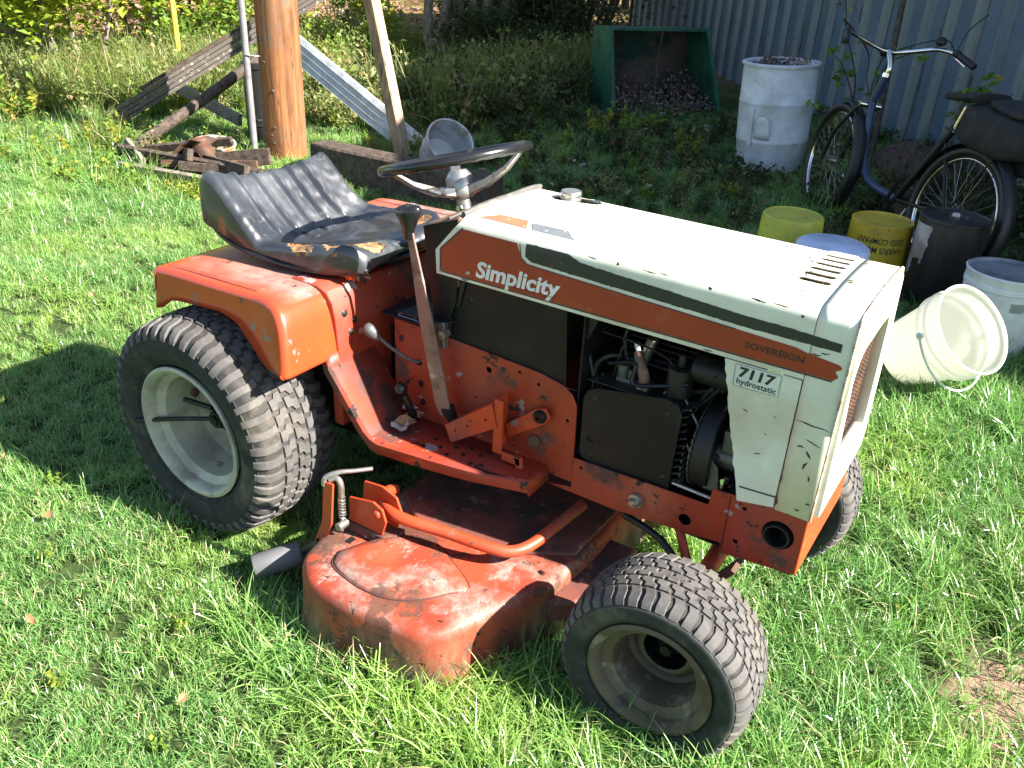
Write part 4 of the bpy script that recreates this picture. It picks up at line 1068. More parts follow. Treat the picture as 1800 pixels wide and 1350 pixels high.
    rr = smooth_path(rim, 3)
    for q in rr: V2 += [q, Vector((0.09 + (q.x - 0.09) * 0.86, -0.05 + (q.y + 0.05) * 0.86, q.z - 0.008)), ]
    V2.append(Vector((0.09, -0.05, 0.70)))
    for i in range(len(rr) - 1): F2 += [(2 * i, 2 * i + 2, 2 * i + 3, 2 * i + 1), (2 * i + 1, 2 * i + 3, len(V2) - 1)]
    obj('seat_pan', (V2, F2), 'black_metal', st, 50, solid=0.002)
    for y in (-0.19, 0.09):
        obj('seat_hinge', merge(box(0.265, 0.315, y - 0.020, y - 0.016, 0.6885, 0.705), box(0.265, 0.315, y + 0.016, y + 0.02, 0.6885, 0.705), cyl((0.300, y - 0.028, 0.700), (0.300, y + 0.028, 0.700), 0.011, n=12), box(0.24, 0.31, y - 0.02, y + 0.02, 0.704, 0.708)), 'orange', st, 0, bevel=0.0015)
    for y in (-0.10, 0.10):
        obj('seat_spring', lathe([(0.020 + 0.002 * math.sin(i * 1.6), 0.0025 * i) for i in range(14)], (-0.02, y, 0.676), (0, 0, 1), 16), 'black_metal', st, 60)
seat()
def debris():
    rs = np.random.default_rng(31)
    for k in range(5):
        V, F = [], []
        p = Vector((0.475 + rs.normal() * 0.03, -0.205 + rs.normal() * 0.03, 0.368 + 0.004 * k)); s = rs.uniform(0.014, 0.026); a0 = rs.uniform(0, 6.28)
        V.append(p)
        for q in range(9):
            a = a0 + 2 * PI * q / 9; r_ = s * rs.uniform(0.5, 1.2); V.append(p + Vector((r_ * math.cos(a), r_ * math.sin(a), s * rs.uniform(0.1, 0.8))))
        for q in range(9): F.append((0, 1 + q, 1 + (q + 1) % 9))
        o = mesh('dry_leaf', V, F, M['torn_label'] if k % 2 else M['foam'], None, 0)
        tag(o, 'crumpled dry leaf scrap lying on the footrest by the parking lever', 'leaf', 'dry leaf scraps on the tractor footrest')
debris()

# --- engine bay
def engine():
    eb = empty('engine', (1.0, 0, 0.5)); adopt(eb, TR)
    # black side shroud box with round corners
    poly = []
    for cx, cz, a0 in ((0.925, 0.550, 180), (1.10, 0.590, 90), (1.098, 0.418, 0), (0.932, 0.418, 270)):
        pass
    pts = [(0.905, 0.430), (0.903, 0.560), (0.912, 0.580), (0.935, 0.592), (1.085, 0.618), (1.112, 0.612), (1.122, 0.59), (1.116, 0.412), (0.93, 0.408), (0.912, 0.415)]
    sh = obj('engine_shroud', panel_with_holes(pts, [(0.928, 0.468, 0.0085, 14)], -0.157, -0.1535), 'black_metal', eb, 0, bevel=0.001, seg=1)
    obj('shroud_box', prism([(x, z) for x, z in [(0.910, 0.43), (0.908, 0.56), (0.917, 0.577), (0.935, 0.588), (1.085, 0.613), (1.108, 0.607), (1.117, 0.588), (1.111, 0.414), (0.93, 0.412)]], -0.1530, -0.06), 'black_metal', eb, 0, bevel=0.006, seg=3)
    # finned edge along its front
    for k in range(11):
        z = 0.595 - k * 0.0165
        obj('cooling_fin', prism([(1.1125, z), (1.132, z + 0.010), (1.132, z + 0.014), (1.1125, z + 0.005)], -0.150, -0.09), 'engine_dark' if k > 7 else 'black_metal', eb, 0)
    # perforated flywheel screen, sunlit from the front
    V, F = [], []
    for a in range(40):
        for rr_ in range(7):
            b = len(V); r0 = 0.030 + rr_ * 0.0105; a0 = a * 2 * PI / 40 + (PI / 40 if rr_ % 2 else 0)
            for (dr, da) in ((0.0015, 0.008), (0.0015, 0.14 - 0.008), (0.0085, 0.14 - 0.008), (0.0085, 0.008)):
                r_, t_ = r0 + dr, a0 + da; V.append((1.148, -0.055 + r_ * math.cos(t_), 0.50 + r_ * math.sin(t_)))
            F.append((b, b + 1, b + 2, b + 3))
    fs = obj('flywheel_screen', (V, F), 'alu', eb, 0, solid=0.002); fs['kind'] = 'stuff'
    obj('mesh_guard', merge(*[box(1.128, 1.131, -0.140 + 0.0, -0.100, 0.415 + k * 0.0085, 0.4185 + k * 0.0085) for k in range(13)], *[box(1.1285, 1.1305, -0.140 + k * 0.008, -0.1375 + k * 0.008, 0.415, 0.525) for k in range(5)]), 'steel', eb, 0)
    obj('flywheel_housing', cyl((1.150, -0.055, 0.50), (1.19, -0.055, 0.50), 0.10, 0.10, 32), 'engine_dark', eb, 40, bevel=0.004)
    # crankcase and cylinder with fins behind
    obj('crankcase', merge(box(0.94, 1.20, -0.05, 0.13, 0.40, 0.60), box(0.96, 1.10, 0.0, 0.13, 0.60, 0.70)), 'engine_dark', eb, 0, bevel=0.01)
    for k in range(6):
        obj('cylinder_fin', box(0.95, 1.10, -0.055, 0.10, 0.625 + k * 0.014, 0.629 + k * 0.014), 'alu' if k == 0 else 'engine_dark', eb, 0, bevel=0.001, seg=1)
    # carburettor group at the top of the shroud
    cb = obj('carburettor', merge(cyl((0.965, -0.105, 0.592), (0.965, -0.105, 0.640), 0.014, n=16), cyl((0.985, -0.105, 0.600), (0.985, -0.105, 0.632), 0.010, n=12), box(0.955, 1.01, -0.12, -0.085, 0.596, 0.612), cyl((0.99, -0.09, 0.62), (1.01, -0.08, 0.70), 0.012, n=12), cyl((1.005, -0.11, 0.60), (1.03, -0.11, 0.603), 0.02, n=16)), 'alu', eb, 35, bevel=0.002)
    obj('spark_plug', merge(cyl((0.983, -0.10, 0.69), (0.990, -0.10, 0.672), 0.005, n=8)), 'white_ink', eb, 40)
    obj('plug_boot', tube([(0.990, -0.105, 0.675), (1.0, -0.110, 0.655), (1.016, -0.118, 0.63), (1.022, -0.12, 0.598)], [0.007, 0.011, 0.012, 0.010], 12, 5), 'dash_rust', eb, 60)
    obj('breather_tube', tube([(0.918, -0.11, 0.56), (0.905, -0.115, 0.59), (0.907, -0.115, 0.625), (0.93, -0.11, 0.648), (0.955, -0.10, 0.652)], 0.006, 10, 6), 'bike_black', eb, 60)
    obj('fuel_line', tube([(0.955, -0.08, 0.72), (0.952, -0.09, 0.69), (0.960, -0.095, 0.66), (0.975, -0.1, 0.635)], 0.0045, 8, 6), 'bike_black', eb, 60)
    obj('fuel_line', tube([(0.90, 0.0, 0.70), (0.88, -0.10, 0.66), (0.905, -0.12, 0.58), (0.90, -0.12, 0.47)], 0.0045, 8, 6), 'bike_black', eb, 60)
    obj('oil_filter', merge(cyl((1.090, -0.11, 0.610), (1.090, -0.11, 0.672), 0.026, n=20), cyl((1.090, -0.11, 0.672), (1.090, -0.11, 0.70), 0.008, n=10)), 'engine_dark', eb, 40, bevel=0.003)
    obj('air_duct', merge(cyl((1.11, -0.09, 0.67), (1.22, -0.09, 0.672), 0.028, n=18), cyl((1.22, -0.09, 0.672), (1.25, -0.09, 0.65), 0.032, n=18)), 'engine_dark', eb, 40, bevel=0.004)
    obj('fuel_tank', box(0.60, 0.84, -0.145, 0.145, 0.60, 0.84), 'black_plastic', eb, 0, bevel=0.02)
    obj('hood_bracket', prism([(0.895, 0.742), (0.915, 0.74), (0.892, 0.685), (0.88, 0.70)], -0.14, -0.137), 'engine_dark', eb, 0)
    # starter / linkage in front
    obj('starter_motor', merge(cyl((1.185, -0.09, 0.50), (1.245, -0.09, 0.50), 0.028, n=18), box(1.20, 1.25, -0.12, -0.06, 0.52, 0.57)), 'alu', eb, 40, bevel=0.003)
    obj('engine_bracket', prism([(1.180, 0.435), (1.215, 0.435), (1.205, 0.49), (1.175, 0.52), (1.170, 0.50), (1.190, 0.475)], -0.135, -0.131), 'alu', eb, 0, bevel=0.001)
    obj('crossbar', cyl((1.12, -0.145, 0.428), (1.215, -0.145, 0.425), 0.004, n=8), 'steel', eb, 40)
    obj('exhaust_bolt', lathe([(0.0001, 0.01), (0.012, 0.009), (0.015, 0.004), (0.015, 0.0)], (1.22, -0.12, 0.455), (0, -1, 0.1), 16), 'chrome', eb, 50)
    rs = np.random.default_rng(9)
    for k in range(7):
        a = Vector((rs.uniform(0.90, 1.20), rs.uniform(-0.13, -0.08), rs.uniform(0.60, 0.73))); b = Vector((rs.uniform(0.92, 1.22), rs.uniform(-0.13, -0.07), rs.uniform(0.43, 0.66)))
        obj('wire' if k % 2 else 'vacuum_hose', tube([a, a.lerp(b, 0.35) + Vector((rs.normal() * 0.03, rs.normal() * 0.01, rs.normal() * 0.03)), a.lerp(b, 0.7) + Vector((rs.normal() * 0.03, 0, rs.normal() * 0.03)), b], 0.0022 if k % 2 else 0.0045, 6, 6), ['bike_black', 'engine_dark', 'bike_black'][k % 3], eb, 60)
    for k in range(12):
        p = Vector((rs.uniform(0.94, 1.24), rs.uniform(-0.13, -0.06), rs.uniform(0.45, 0.70)))
        obj('engine_bolt', cyl(p, p + Vector((0, -0.014, 0)), rs.uniform(0.005, 0.009), n=6), ['alu', 'rust', 'engine_dark'][k % 3], eb, 30)
    for k in range(3):
        x0, z0 = rs.uniform(0.96, 1.2), rs.uniform(0.46, 0.66)
        obj('linkage_rod', cyl((x0, -0.125, z0), (x0 + rs.uniform(-0.05, 0.07), -0.12, z0 + rs.uniform(0.05, 0.09)), 0.003, n=6), 'alu', eb, 40)
    obj('shroud_top', prism([(0.905, -0.152), (1.105, -0.152), (1.09, -0.07), (0.93, -0.07)], 0.602, 0.604, 'z'), 'engine_dark', eb, 0)
    for x, z in ((0.93, 0.565), (1.09, 0.585), (0.935, 0.43), (1.10, 0.44)):
        obj('shroud_screw', lathe([(0.0001, 0.003), (0.004, 0.002), (0.006, 0.0)], (x, -0.157, z), (0, -1, 0), 10), 'engine_dark', eb, 50)
    # inner dark bulkheads
    obj('bulkhead', box(0.885, 0.889, -0.150, 0.15, 0.42, 0.74), 'black_metal', eb, 0)
    obj('bulkhead', box(1.326, 1.329, -0.160, 0.160, 0.46, 0.86), 'black_metal', eb, 0)
    obj('far_engine_cover', box(0.90, 1.19, 0.150, 0.153, 0.44, 0.745), 'black_metal', eb, 0)
engine()

# --- front frame
def frame():
    side = [(0.836, 0.322), (0.898, 0.335), (0.898, 0.412), (1.208, 0.422), (1.211, 0.462), (1.330, 0.472), (1.398, 0.472), (1.396, 0.338), (1.250, 0.322), (1.244, 0.345), (1.19, 0.338), (1.10, 0.330), (1.0, 0.322)]
    holes = [(1.352, 0.414, 0.031, 24), (1.280, 0.444, 0.0048, 10), (1.275, 0.362, 0.0055, 10), (1.165, 0.366, 0.014, 16), (0.918, 0.394, 0.004, 10), (1.055, 0.372, 0.012, 14)]
    obj('frame_rail', panel_with_holes(side, holes, -0.1665, -0.1625), 'orange_dirty', TR, 0, bevel=0.0008, seg=1)
    obj('frame_rail', panel_with_holes(side, [], 0.1625, 0.1665), 'orange', TR, 0)
    obj('seam_gap', box(1.2495, 1.2508, -0.1675, -0.1666, 0.33, 0.462), 'engine_dark', TR, 0)
    fp = obj('front_plate', box(1.3965, 1.401, -0.1665, 0.1665, 0.338, 0.471), 'orange_top', TR, 0, bevel=0.002)
    obj('frame_floor', box(0.90, 1.39, -0.158, 0.158, 0.3285, 0.332), 'engine_dark', TR, 0)
    # pipe seen through the hole
    V, F = lathe([(0.022, -0.05), (0.022, 0.03), (0.0255, 0.03), (0.0255, -0.05)], (1.350, -0.140, 0.410), (0, -1, 0), 24)
    obj('exhaust_pipe', (V, F), 'engine_dark', TR, 40)
    obj('frame_bolt', lathe([(0.0001, 0.022), (0.010, 0.020), (0.012, 0.01), (0.017, 0.008), (0.017, 0.0)], (1.055, -0.166, 0.370), (0, -1, -0.15), 14), 'steel', TR, 50)
    # front axle with arms, spindle, drag link
    ax = obj('front_axle', merge(tube([(1.225, -0.30, 0.235), (1.23, -0.2, 0.262), (1.232, 0.0, 0.285), (1.23, 0.2, 0.262), (1.225, 0.30, 0.235)], 0.020, 10, 5)), 'orange', TR, 60)
    obj('axle_pivot', merge(box(1.205, 1.26, -0.05, 0.05, 0.24, 0.33)), 'engine_dark', TR, 0, bevel=0.004)
    obj('axle_plate', prism([(1.252, 0.27), (1.262, 0.27), (1.300, 0.325), (1.29, 0.33)], -0.215, -0.165), 'rust', TR, 0, bevel=0.001)
    obj('steering_link', tube([(1.02, -0.14, 0.30), (1.12, -0.16, 0.29), (1.20, -0.20, 0.25)], 0.008, 8, 3), 'engine_dark', TR, 60)
    obj('support_strut', cyl((1.14, -0.13, 0.33), (1.20, -0.17, 0.235), 0.010, n=10), 'orange', TR, 40)
    for s in (-1, 1):
        obj('stub_axle', cyl((1.232, s * 0.285, 0.195), (1.232, s * 0.355, 0.192), 0.012, n=12), 'engine_dark', TR, 40)
        obj('spindle', merge(cyl((1.232, s * 0.285, 0.18), (1.232, s * 0.285, 0.268), 0.016, n=14), box(1.232, 1.30, s * 0.285 - 0.012, s * 0.285 + 0.012, 0.262, 0.270)), 'orange', TR, 40, bevel=0.001)
frame()

# --- wheels
def tyre_parts(Ro, width, rim_r, lug_h, npitch, shoulder_t, parent, c, axis_sign, steer=0.0, zig=0.010, gapf=0.2, send=1.22, lugw=0.62):
    """builds carcass with tread blocks; local frame: x,z plane wheel, y axis outward"""
    hw = width / 2
    rc = Ro - lug_h                     # carcass crown radius
    prof = [(rim_r - 0.004, hw * 0.74), (rim_r + 0.006, hw * 0.80), (rim_r + 0.012, hw * 0.86), (rim_r + (rc - rim_r) * 0.35, hw * 0.99), (rim_r + (rc - rim_r) * 0.55, hw * 1.0),
            (rim_r + (rc - rim_r) * 0.72, hw * 0.975), (rc - 0.018, hw * 0.90), (rc - 0.008, hw * 0.80), (rc - 0.003, hw * 0.60), (rc, hw * 0.30)]
    prof = prof + [(r, -y) for r, y in prof[::-1]]
    prof = [(p.x, p.y) for p in smooth_path([(r, y, 0) for r, y in prof], 3)]
    rot = Matrix.Rotation(steer, 4, 'Z')
    def W(r, th, y): 
        v = rot @ Vector((r * math.cos(th), y, r * math.sin(th)))
        return (c[0] + v.x, c[1] + v.y, c[2] + v.z)
    n = 96
    V, F, MI = [], [], []
    for r, y in prof:
        for k in range(n): V.append(W(r, 2 * PI * k / n, y))
    for i in range(len(prof) - 1):
        for k in range(n):
            F.append((i * n + k, i * n + (k + 1) % n, (i + 1) * n + (k + 1) % n, (i + 1) * n + k))
            MI.append(1 if abs(prof[i][1]) > hw * 0.85 or prof[i][0] < rc - 0.02 else 2)
    # tread surface parameter: s in [-1,1] across, gives radius and y (s beyond 1 goes down the shoulder)
    arc = [(-1.24, rc - 0.045, -hw * 0.985), (-1.08, rc - 0.022, -hw * 0.93), (-0.92, rc - 0.010, -hw * 0.83), (-0.6, rc - 0.003, -hw * 0.56), (0, rc, 0), (0.6, rc - 0.003, hw * 0.56), (0.92, rc - 0.010, hw * 0.83), (1.08, rc - 0.022, hw * 0.93), (1.24, rc - 0.045, hw * 0.985)]
    ss = [a[0] for a in arc]
    def S(th, s, h):
        r = float(np.interp(s, ss, [a[1] for a in arc])); y = float(np.interp(s, ss, [a[2] for a in arc]))
        e = 0.02; r2 = float(np.interp(s + e, ss, [a[1] for a in arc])) - float(np.interp(s - e, ss, [a[1] for a in arc])); y2 = float(np.interp(s + e, ss, [a[2] for a in arc])) - float(np.interp(s - e, ss, [a[2] for a in arc]))
        L = math.hypot(r2, y2); nr, ny = y2 / L, -r2 / L
        return W(r + nr * h, th, y + ny * h)
    P = 2 * PI / npitch
    def block(th0, th1, sl, off):
        """sl: list of s; off: list of angular offsets; block between th0+off and th1+off"""
        b = len(V); q = len(sl)
        ins = 0.0006 / Ro
        for s, o in zip(sl, off):
            V.append(S(th0 + o, s, -0.002)); V.append(S(th1 + o, s, -0.002))
        for j, (s, o) in enumerate(zip(sl, off)):
            s2 = s + (0.012 if j == 0 else -0.012 if j == q - 1 else 0)
            V.append(S(th0 + o + 0.08 * P, s2, lug_h)); V.append(S(th1 + o - 0.08 * P, s2, lug_h))
        for j in range(q - 1):
            a0 = b + 2 * j; t0_ = b + 2 * q + 2 * j
            F.append((t0_, t0_ + 1, t0_ + 3, t0_ + 2)); MI.append(0)
            F.append((a0, t0_, t0_ + 2, a0 + 2)); MI.append(0)
            F.append((a0 + 1, a0 + 3, t0_ + 3, t0_ + 1)); MI.append(0)
        F.append((b, b + 1, b + 2 * q + 1, b + 2 * q)); MI.append(0)
        e = b + 2 * (q - 1); F.append((e, e + 2 * q, e + 2 * q + 1, e + 1)); MI.append(0)
    gap = gapf * P
    rowsS = [(-0.86, -0.55), (-0.52, -0.19), (-0.16, 0.16), (0.19, 0.52), (0.55, 0.86)]
    for k in range(npitch):
        th = k * P
        # centre chevron rows
        for ri, (a, b2) in enumerate(rowsS):
            st = (0.5 * P if ri % 2 else 0)
            z_ = zig * (1 if ri % 2 else -1)
            if ri in (0, 4):
                continue
            mid = (a + b2) / 2
            block(th + st, th + st + P - gap, [a, mid - 0.03, mid + 0.03, b2], [-z_ , -z_, z_, z_])
        for sg in (-1, 1):
            sl = [0.55, 0.70, 0.92, (0.92 + send) / 2 + 0.02, send]
            off = [zig, 0, 0, 0, 0]
            st = 0.25 * P if sg > 0 else 0.0
            if sg < 0: sl = [-x for x in sl][::-1]; off = off[::-1]
            block(th + st, th + st + P * lugw, sl, off)
    for rr_ in (rim_r + (rc - rim_r) * 0.20, rim_r + (rc - rim_r) * 0.74):
        yv = float(np.interp(rr_, [rim_r + 0.012, rim_r + (rc - rim_r) * 0.35, rim_r + (rc - rim_r) * 0.55, rim_r + (rc - rim_r) * 0.72, rc - 0.018], [hw * 0.86, hw * 0.99, hw, hw * 0.975, hw * 0.90]))
        ring = [W(rr_, 2 * PI * k / 72, axis_sign * (yv + 0.0005)) for k in range(73)]
        obj('sidewall_ring', tube(ring, 0.0018, 6, 0, cap=False), M['sidewall'], parent, 60)
    t = mesh('tyre', V, F, None, parent, 40, mats=[M['tread'], M['sidewall'], M['groove']], midx=MI)
    return t, W
def rim(parent, c, steer, r, hw, depth, mat, hub_r, sgn, disc_r):
    rot = Matrix.Rotation(steer, 4, 'Z')
    ax = rot @ Vector((0, sgn, 0))
    prof = [(r - 0.002, hw * 0.80 - 0.004), (r + 0.004, hw * 0.80), (r + 0.0045, hw * 0.80 + 0.004), (r, hw * 0.80 + 0.0055), (r - 0.005, hw * 0.80 + 0.002), (r - 0.010, hw * 0.80 - 0.010), (r - 0.012, hw * 0.62),
            (r - 0.030, hw * 0.52), (r - 0.034, hw * 0.1), (r - 0.034, -hw * 0.2 if depth > hw else hw * 0.8 - depth)]
    prof += [(r - 0.045, hw * 0.8 - depth), (disc_r, hw * 0.8 - depth - 0.004), (disc_r * 0.8, hw * 0.8 - depth + 0.010), (hub_r, hw * 0.8 - depth + 0.012)]
    V, F = lathe(prof, c, ax, 48)
    o = obj('rim', (V, F), mat, parent, 40, solid=0.003, offset=1)
    return o, ax
def wheels():
    for s in (-1, 1):
        c = Vector((0, s * 0.377, 0.293)); w = empty('rear_wheel', c); adopt(w, TR)
        tyre_parts(0.290, 0.240, 0.168, 0.0065, 46, 0, w, c, s, zig=0.020, gapf=0.20, send=1.20, lugw=0.62)
        o, ax = rim(w, c, 0, 0.168, 0.131, 0.125, 'rim', 0.035, s, 0.09)
        hubc = c + ax * 0.0
        hb = obj('hub', lathe([(0.0001, 0.035), (0.012, 0.035), (0.014, 0.028), (0.022, 0.028), (0.026, 0.02), (0.026, 0.008), (0.034, 0.004), (0.040, -0.02), (0.040, -0.04)], c + ax * 0.0, ax, 18), 'black_metal', w, 30)
        for k in range(4):
            a = 2 * PI * k / 4 + 0.5; obj('wheel_bolt', cyl(c + Vector((0.062 * math.cos(a), 0, 0.062 * math.sin(a))) + ax * (-0.022), c + Vector((0.062 * math.cos(a), 0, 0.062 * math.sin(a))) + ax * (-0.008), 0.008, n=6), 'steel', w, 30)
        # weight rods seen across the dish
        r0 = c + ax * 0.020
        obj('weight_rod', tube([r0 + Vector((-0.004, 0, 0.0)), r0 + Vector((-0.10, s * 0.045, -0.014)), r0 + Vector((-0.200, s * 0.100, -0.030))], 0.0060, 10, 3), 'engine_dark', w, 60)
        obj('weight_rod', tube([r0 + Vector((-0.015, 0, 0.028)), r0 + Vector((-0.095, s * 0.02, 0.034))], [0.007, 0.007], 10, 0), 'engine_dark', w, 60)
        obj('rod_nut', cyl(r0 + Vector((-0.088, -s * 0.012, 0.040)), r0 + Vector((-0.098, -s * 0.012, 0.0415)), 0.011, n=8), 'rust', w, 30)
        obj('valve_stem', cyl(c + ax * 0.045 + Vector((-0.030, 0, 0.128)), c + ax * 0.065 + Vector((-0.029, 0, 0.122)), 0.004, n=8), 'black_plastic', w, 40)
        # front wheels
        st = 0.053
        c = Vector((1.232, s * 0.364, 0.1925)); w = empty('front_wheel', c); adopt(w, TR)
        tyre_parts(0.1925, 0.180, 0.117, 0.0050, 42, 0, w, c, s, st, zig=0.026, gapf=0.17, send=1.06, lugw=0.80)
        o, ax = rim(w, c, st, 0.117, 0.093, 0.100, 'rim_rust', 0.045, s, 0.070)
        obj('hub_well', lathe([(0.0455, -0.014), (0.045, -0.060), (0.0001, -0.062)], c, ax, 24), 'black_metal', w, 40)
        obj('hub', lathe([(0.0001, -0.018), (0.012, -0.018), (0.018, -0.024), (0.020, -0.058)], c, ax, 18), 'engine_dark', w, 40)
wheels()

# --- mower deck
def deck():
    dk = empty('mower_deck', (0.7, 0, 0.1)); adopt(dk, TR)
    T = 0.187
    half = [(0.960, 0.0), (0.965, -0.15), (0.955, -0.290), (0.945, -0.330), (0.905, -0.430), (0.880, -0.500), (0.865, -0.545), (0.842, -0.582), (0.805, -0.603), (0.74, -0.612), (0.66, -0.622), (0.58, -0.624), (0.53, -0.617), (0.49, -0.596), (0.455, -0.560), (0.437, -0.51), (0.43, -0.45), (0.435, -0.38), (0.46, -0.25), (0.47, -0.1), (0.47, 0)]
    full = half + [(x, -y) for x, y in half[-2:0:-1]]
    sm = smooth_path([(x, y, 0) for x, y in full + [full[0]]], 3)[:-1]
    n = len(sm); cx, cy = 0.70, 0
    cen = Vector((cx, cy, 0))
    def ring(inset, z):
        out = []
        for i, p in enumerate(sm):
            a = sm[i - 1]; b = sm[(i + 1) % n]; t = (b - a).normalized(); nn = Vector((t.y, -t.x, 0))
            if nn.dot(p - Vector((0.7, p.y * 0.6, 0))) < 0: nn = -nn
            zz = z + 0.004 * mnoise.noise(Vector((p.x * 6, p.y * 6, z)))
            out.append(tuple(p - nn * inset + Vector((0, 0, zz))))
        return out
    rings = [ring(-0.008, 0.036), ring(-0.010, 0.040), ring(-0.004, 0.06), ring(0.0, 0.10), ring(0.002, T - 0.022), ring(0.006, T - 0.010), ring(0.014, T - 0.002), ring(0.026, T), ring(0.05, T + 0.0005)]
    V, F = [], []
    for r in rings: V += r
    for q in range(len(rings) - 1):
        for i in range(n): F.append((q * n + i, q * n + (i + 1) % n, (q + 1) * n + (i + 1) % n, (q + 1) * n + i))
    F.append(tuple(range((len(rings) - 1) * n, len(rings) * n)))
    sh = obj('deck_shell', (V, F), 'orange_deck', dk, 40)
    tri = sh.modifiers.new('t', 'TRIANGULATE')
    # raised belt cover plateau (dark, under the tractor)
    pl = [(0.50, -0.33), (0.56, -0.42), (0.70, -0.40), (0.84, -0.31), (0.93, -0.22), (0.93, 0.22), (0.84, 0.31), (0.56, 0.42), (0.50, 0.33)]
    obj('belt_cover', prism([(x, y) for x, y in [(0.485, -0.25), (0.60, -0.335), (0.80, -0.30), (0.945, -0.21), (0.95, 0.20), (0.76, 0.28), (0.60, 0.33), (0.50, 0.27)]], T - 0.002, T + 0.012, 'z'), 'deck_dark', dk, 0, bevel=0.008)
    # domed spindle cover plate with its bump
    pc = [(0.515, -0.505), (0.535, -0.545), (0.60, -0.562), (0.665, -0.563), (0.72, -0.545), (0.762, -0.510), (0.79, -0.47), (0.815, -0.43), (0.74, -0.385), (0.66, -0.352), (0.60, -0.372), (0.55, -0.44)]
    sp = [(p.x, p.y) for p in smooth_path([(x, y, 0) for x, y in pc + [pc[0]]], 4)[:-1]]
    ctr = (0.655, -0.46)
    V, F = [], []
    fr = [1.0, 0.985, 0.97, 0.8, 0.6, 0.4, 0.2]
    zz = [T + 0.0005, T + 0.004, T + 0.006, T + 0.0105, T + 0.013, T + 0.0145, T + 0.0150]
    for f_, z_ in zip(fr, zz):
        for x, y in sp:
            X_, Y_ = ctr[0] + (x - ctr[0]) * f_, ctr[1] + (y - ctr[1]) * f_
            # elongated bump running to the rear edge, and a creased flat
            u_ = (X_ - 0.575) * 0.5 + (Y_ + 0.47) * 0.86; v_ = -(X_ - 0.575) * 0.86 + (Y_ + 0.47) * 0.5
            bump = 0.020 * math.exp(-(v_ / 0.030) ** 2) * (1 / (1 + math.exp(-(u_ + 0.03) / 0.02))) * (1 / (1 + math.exp((u_ - 0.075) / 0.01))) if f_ < 0.99 else 0
            V.append((X_, Y_, z_ + bump))
    k_ = len(sp)
    for q in range(len(fr) - 1):
        for i in range(k_): F.append((q * k_ + i, q * k_ + (i + 1) % k_, (q + 1) * k_ + (i + 1) % k_, (q + 1) * k_ + i))
    V.append((ctr[0], ctr[1], T + 0.015)); e = len(V) - 1
    for i in range(k_): F.append(((len(fr) - 1) * k_ + i, (len(fr) - 1) * k_ + (i + 1) % k_, e))
    cp = obj('spindle_cover', (V, F), 'orange_deck', dk, 45)
    edge = [(x * 1.0 + (x - ctr[0]) * 0.012, y + (y - ctr[1]) * 0.012, T + 0.0015) for x, y in sp]
    obj('cover_edge', tube(edge + [edge[0]], 0.0016, 6, 0), 'deck_dark', cp, 60)
    for x, y in ((0.560, -0.535), (0.775, -0.452), (0.53, -0.43)):
        obj('cover_screw', lathe([(0.0001, 0.004), (0.005, 0.003), (0.008, 0.0)], (x, y, T + 0.006), (0, 0, 1), 12), 'steel', dk, 50)
    # faint worn warning label
    obj('worn_label', prism([(0.600, -0.600), (0.66, -0.602), (0.72, -0.598), (0.715, -0.572), (0.61, -0.574)], T + 0.0022, T + 0.0030, 'z'), 'torn_label_red' if False else 'decal_worn', dk, 0) if 'decal_worn' in M else None
    # orange bent bar across the deck
    obj('lift_bar', tube([(0.50, -0.30, 0.235), (0.515, -0.345, 0.258), (0.545, -0.385, 0.263), (0.60, -0.40, 0.258), (0.70, -0.372, 0.248), (0.80, -0.345, 0.236), (0.845, -0.322, 0.230), (0.870, -0.28, 0.232), (0.885, -0.20, 0.240), (0.90, -0.10, 0.25)], 0.0135, 14, 6), 'orange', dk, 60)
    # rear hanger plate, latch lever with spring, hook
    hp = obj('hanger_plate', prism([(0.478, 0.215), (0.575, 0.215), (0.588, 0.255), (0.578, 0.285), (0.552, 0.296), (0.480, 0.280)], -0.432, -0.426), 'orange', dk, 0, bevel=0.002)
    obj('hanger_plate', prism([(0.478, 0.215), (0.585, 0.215), (0.600, 0.262), (0.585, 0.298), (0.545, 0.312), (0.49, 0.305)], -0.392, -0.386), 'orange', dk, 0, bevel=0.002)
    obj('hanger_bolt', lathe([(0.0001, 0.006), (0.007, 0.006), (0.011, 0.002), (0.011, 0)], (0.562, -0.432, 0.268), (0, -1, 0), 16), 'orange', hp, 50)
    obj('hanger_foot', box(0.47, 0.60, -0.436, -0.38, T + 0.001, 0.214), 'deck_dark', dk, 0, bevel=0.003)
    lv = obj('adjuster_strap', merge(prism([(0.452, 0.335), (0.480, 0.338), (0.468, 0.225), (0.440, 0.150), (0.400, 0.140), (0.415, 0.165), (0.440, 0.225)], -0.480, -0.474)), 'orange', dk, 0, bevel=0.001)
    obj('adjuster_hook', tube([(0.452, -0.478, 0.325), (0.455, -0.474, 0.345), (0.475, -0.455, 0.356), (0.50, -0.43, 0.357), (0.525, -0.40, 0.357)], [0.006, 0.0065, 0.0055, 0.005, 0.005], 8, 5), 'steel', lv, 60)
    obj('adjuster_loop', tube([(0.462, -0.470, 0.338), (0.475, -0.462, 0.344), (0.487, -0.462, 0.334), (0.487, -0.462, 0.30)], 0.007, 8, 4), 'steel', lv, 60)
    V, F = tube([(0.487 + 0.007 * math.cos(t), -0.462 + 0.007 * math.sin(t), 0.300 - t * 0.00125) for t in np.arange(0, 2 * PI * 7, 0.6)], 0.0019, 5, 0)
    obj('spring', (V, F), 'steel', lv, 60)
    obj('adjuster_bolt', merge(cyl((0.487, -0.462, 0.30), (0.483, -0.462, 0.205), 0.004, n=8), cyl((0.484, -0.476, 0.222), (0.484, -0.448, 0.222), 0.010, n=10)), 'steel', lv, 40, bevel=0.001)
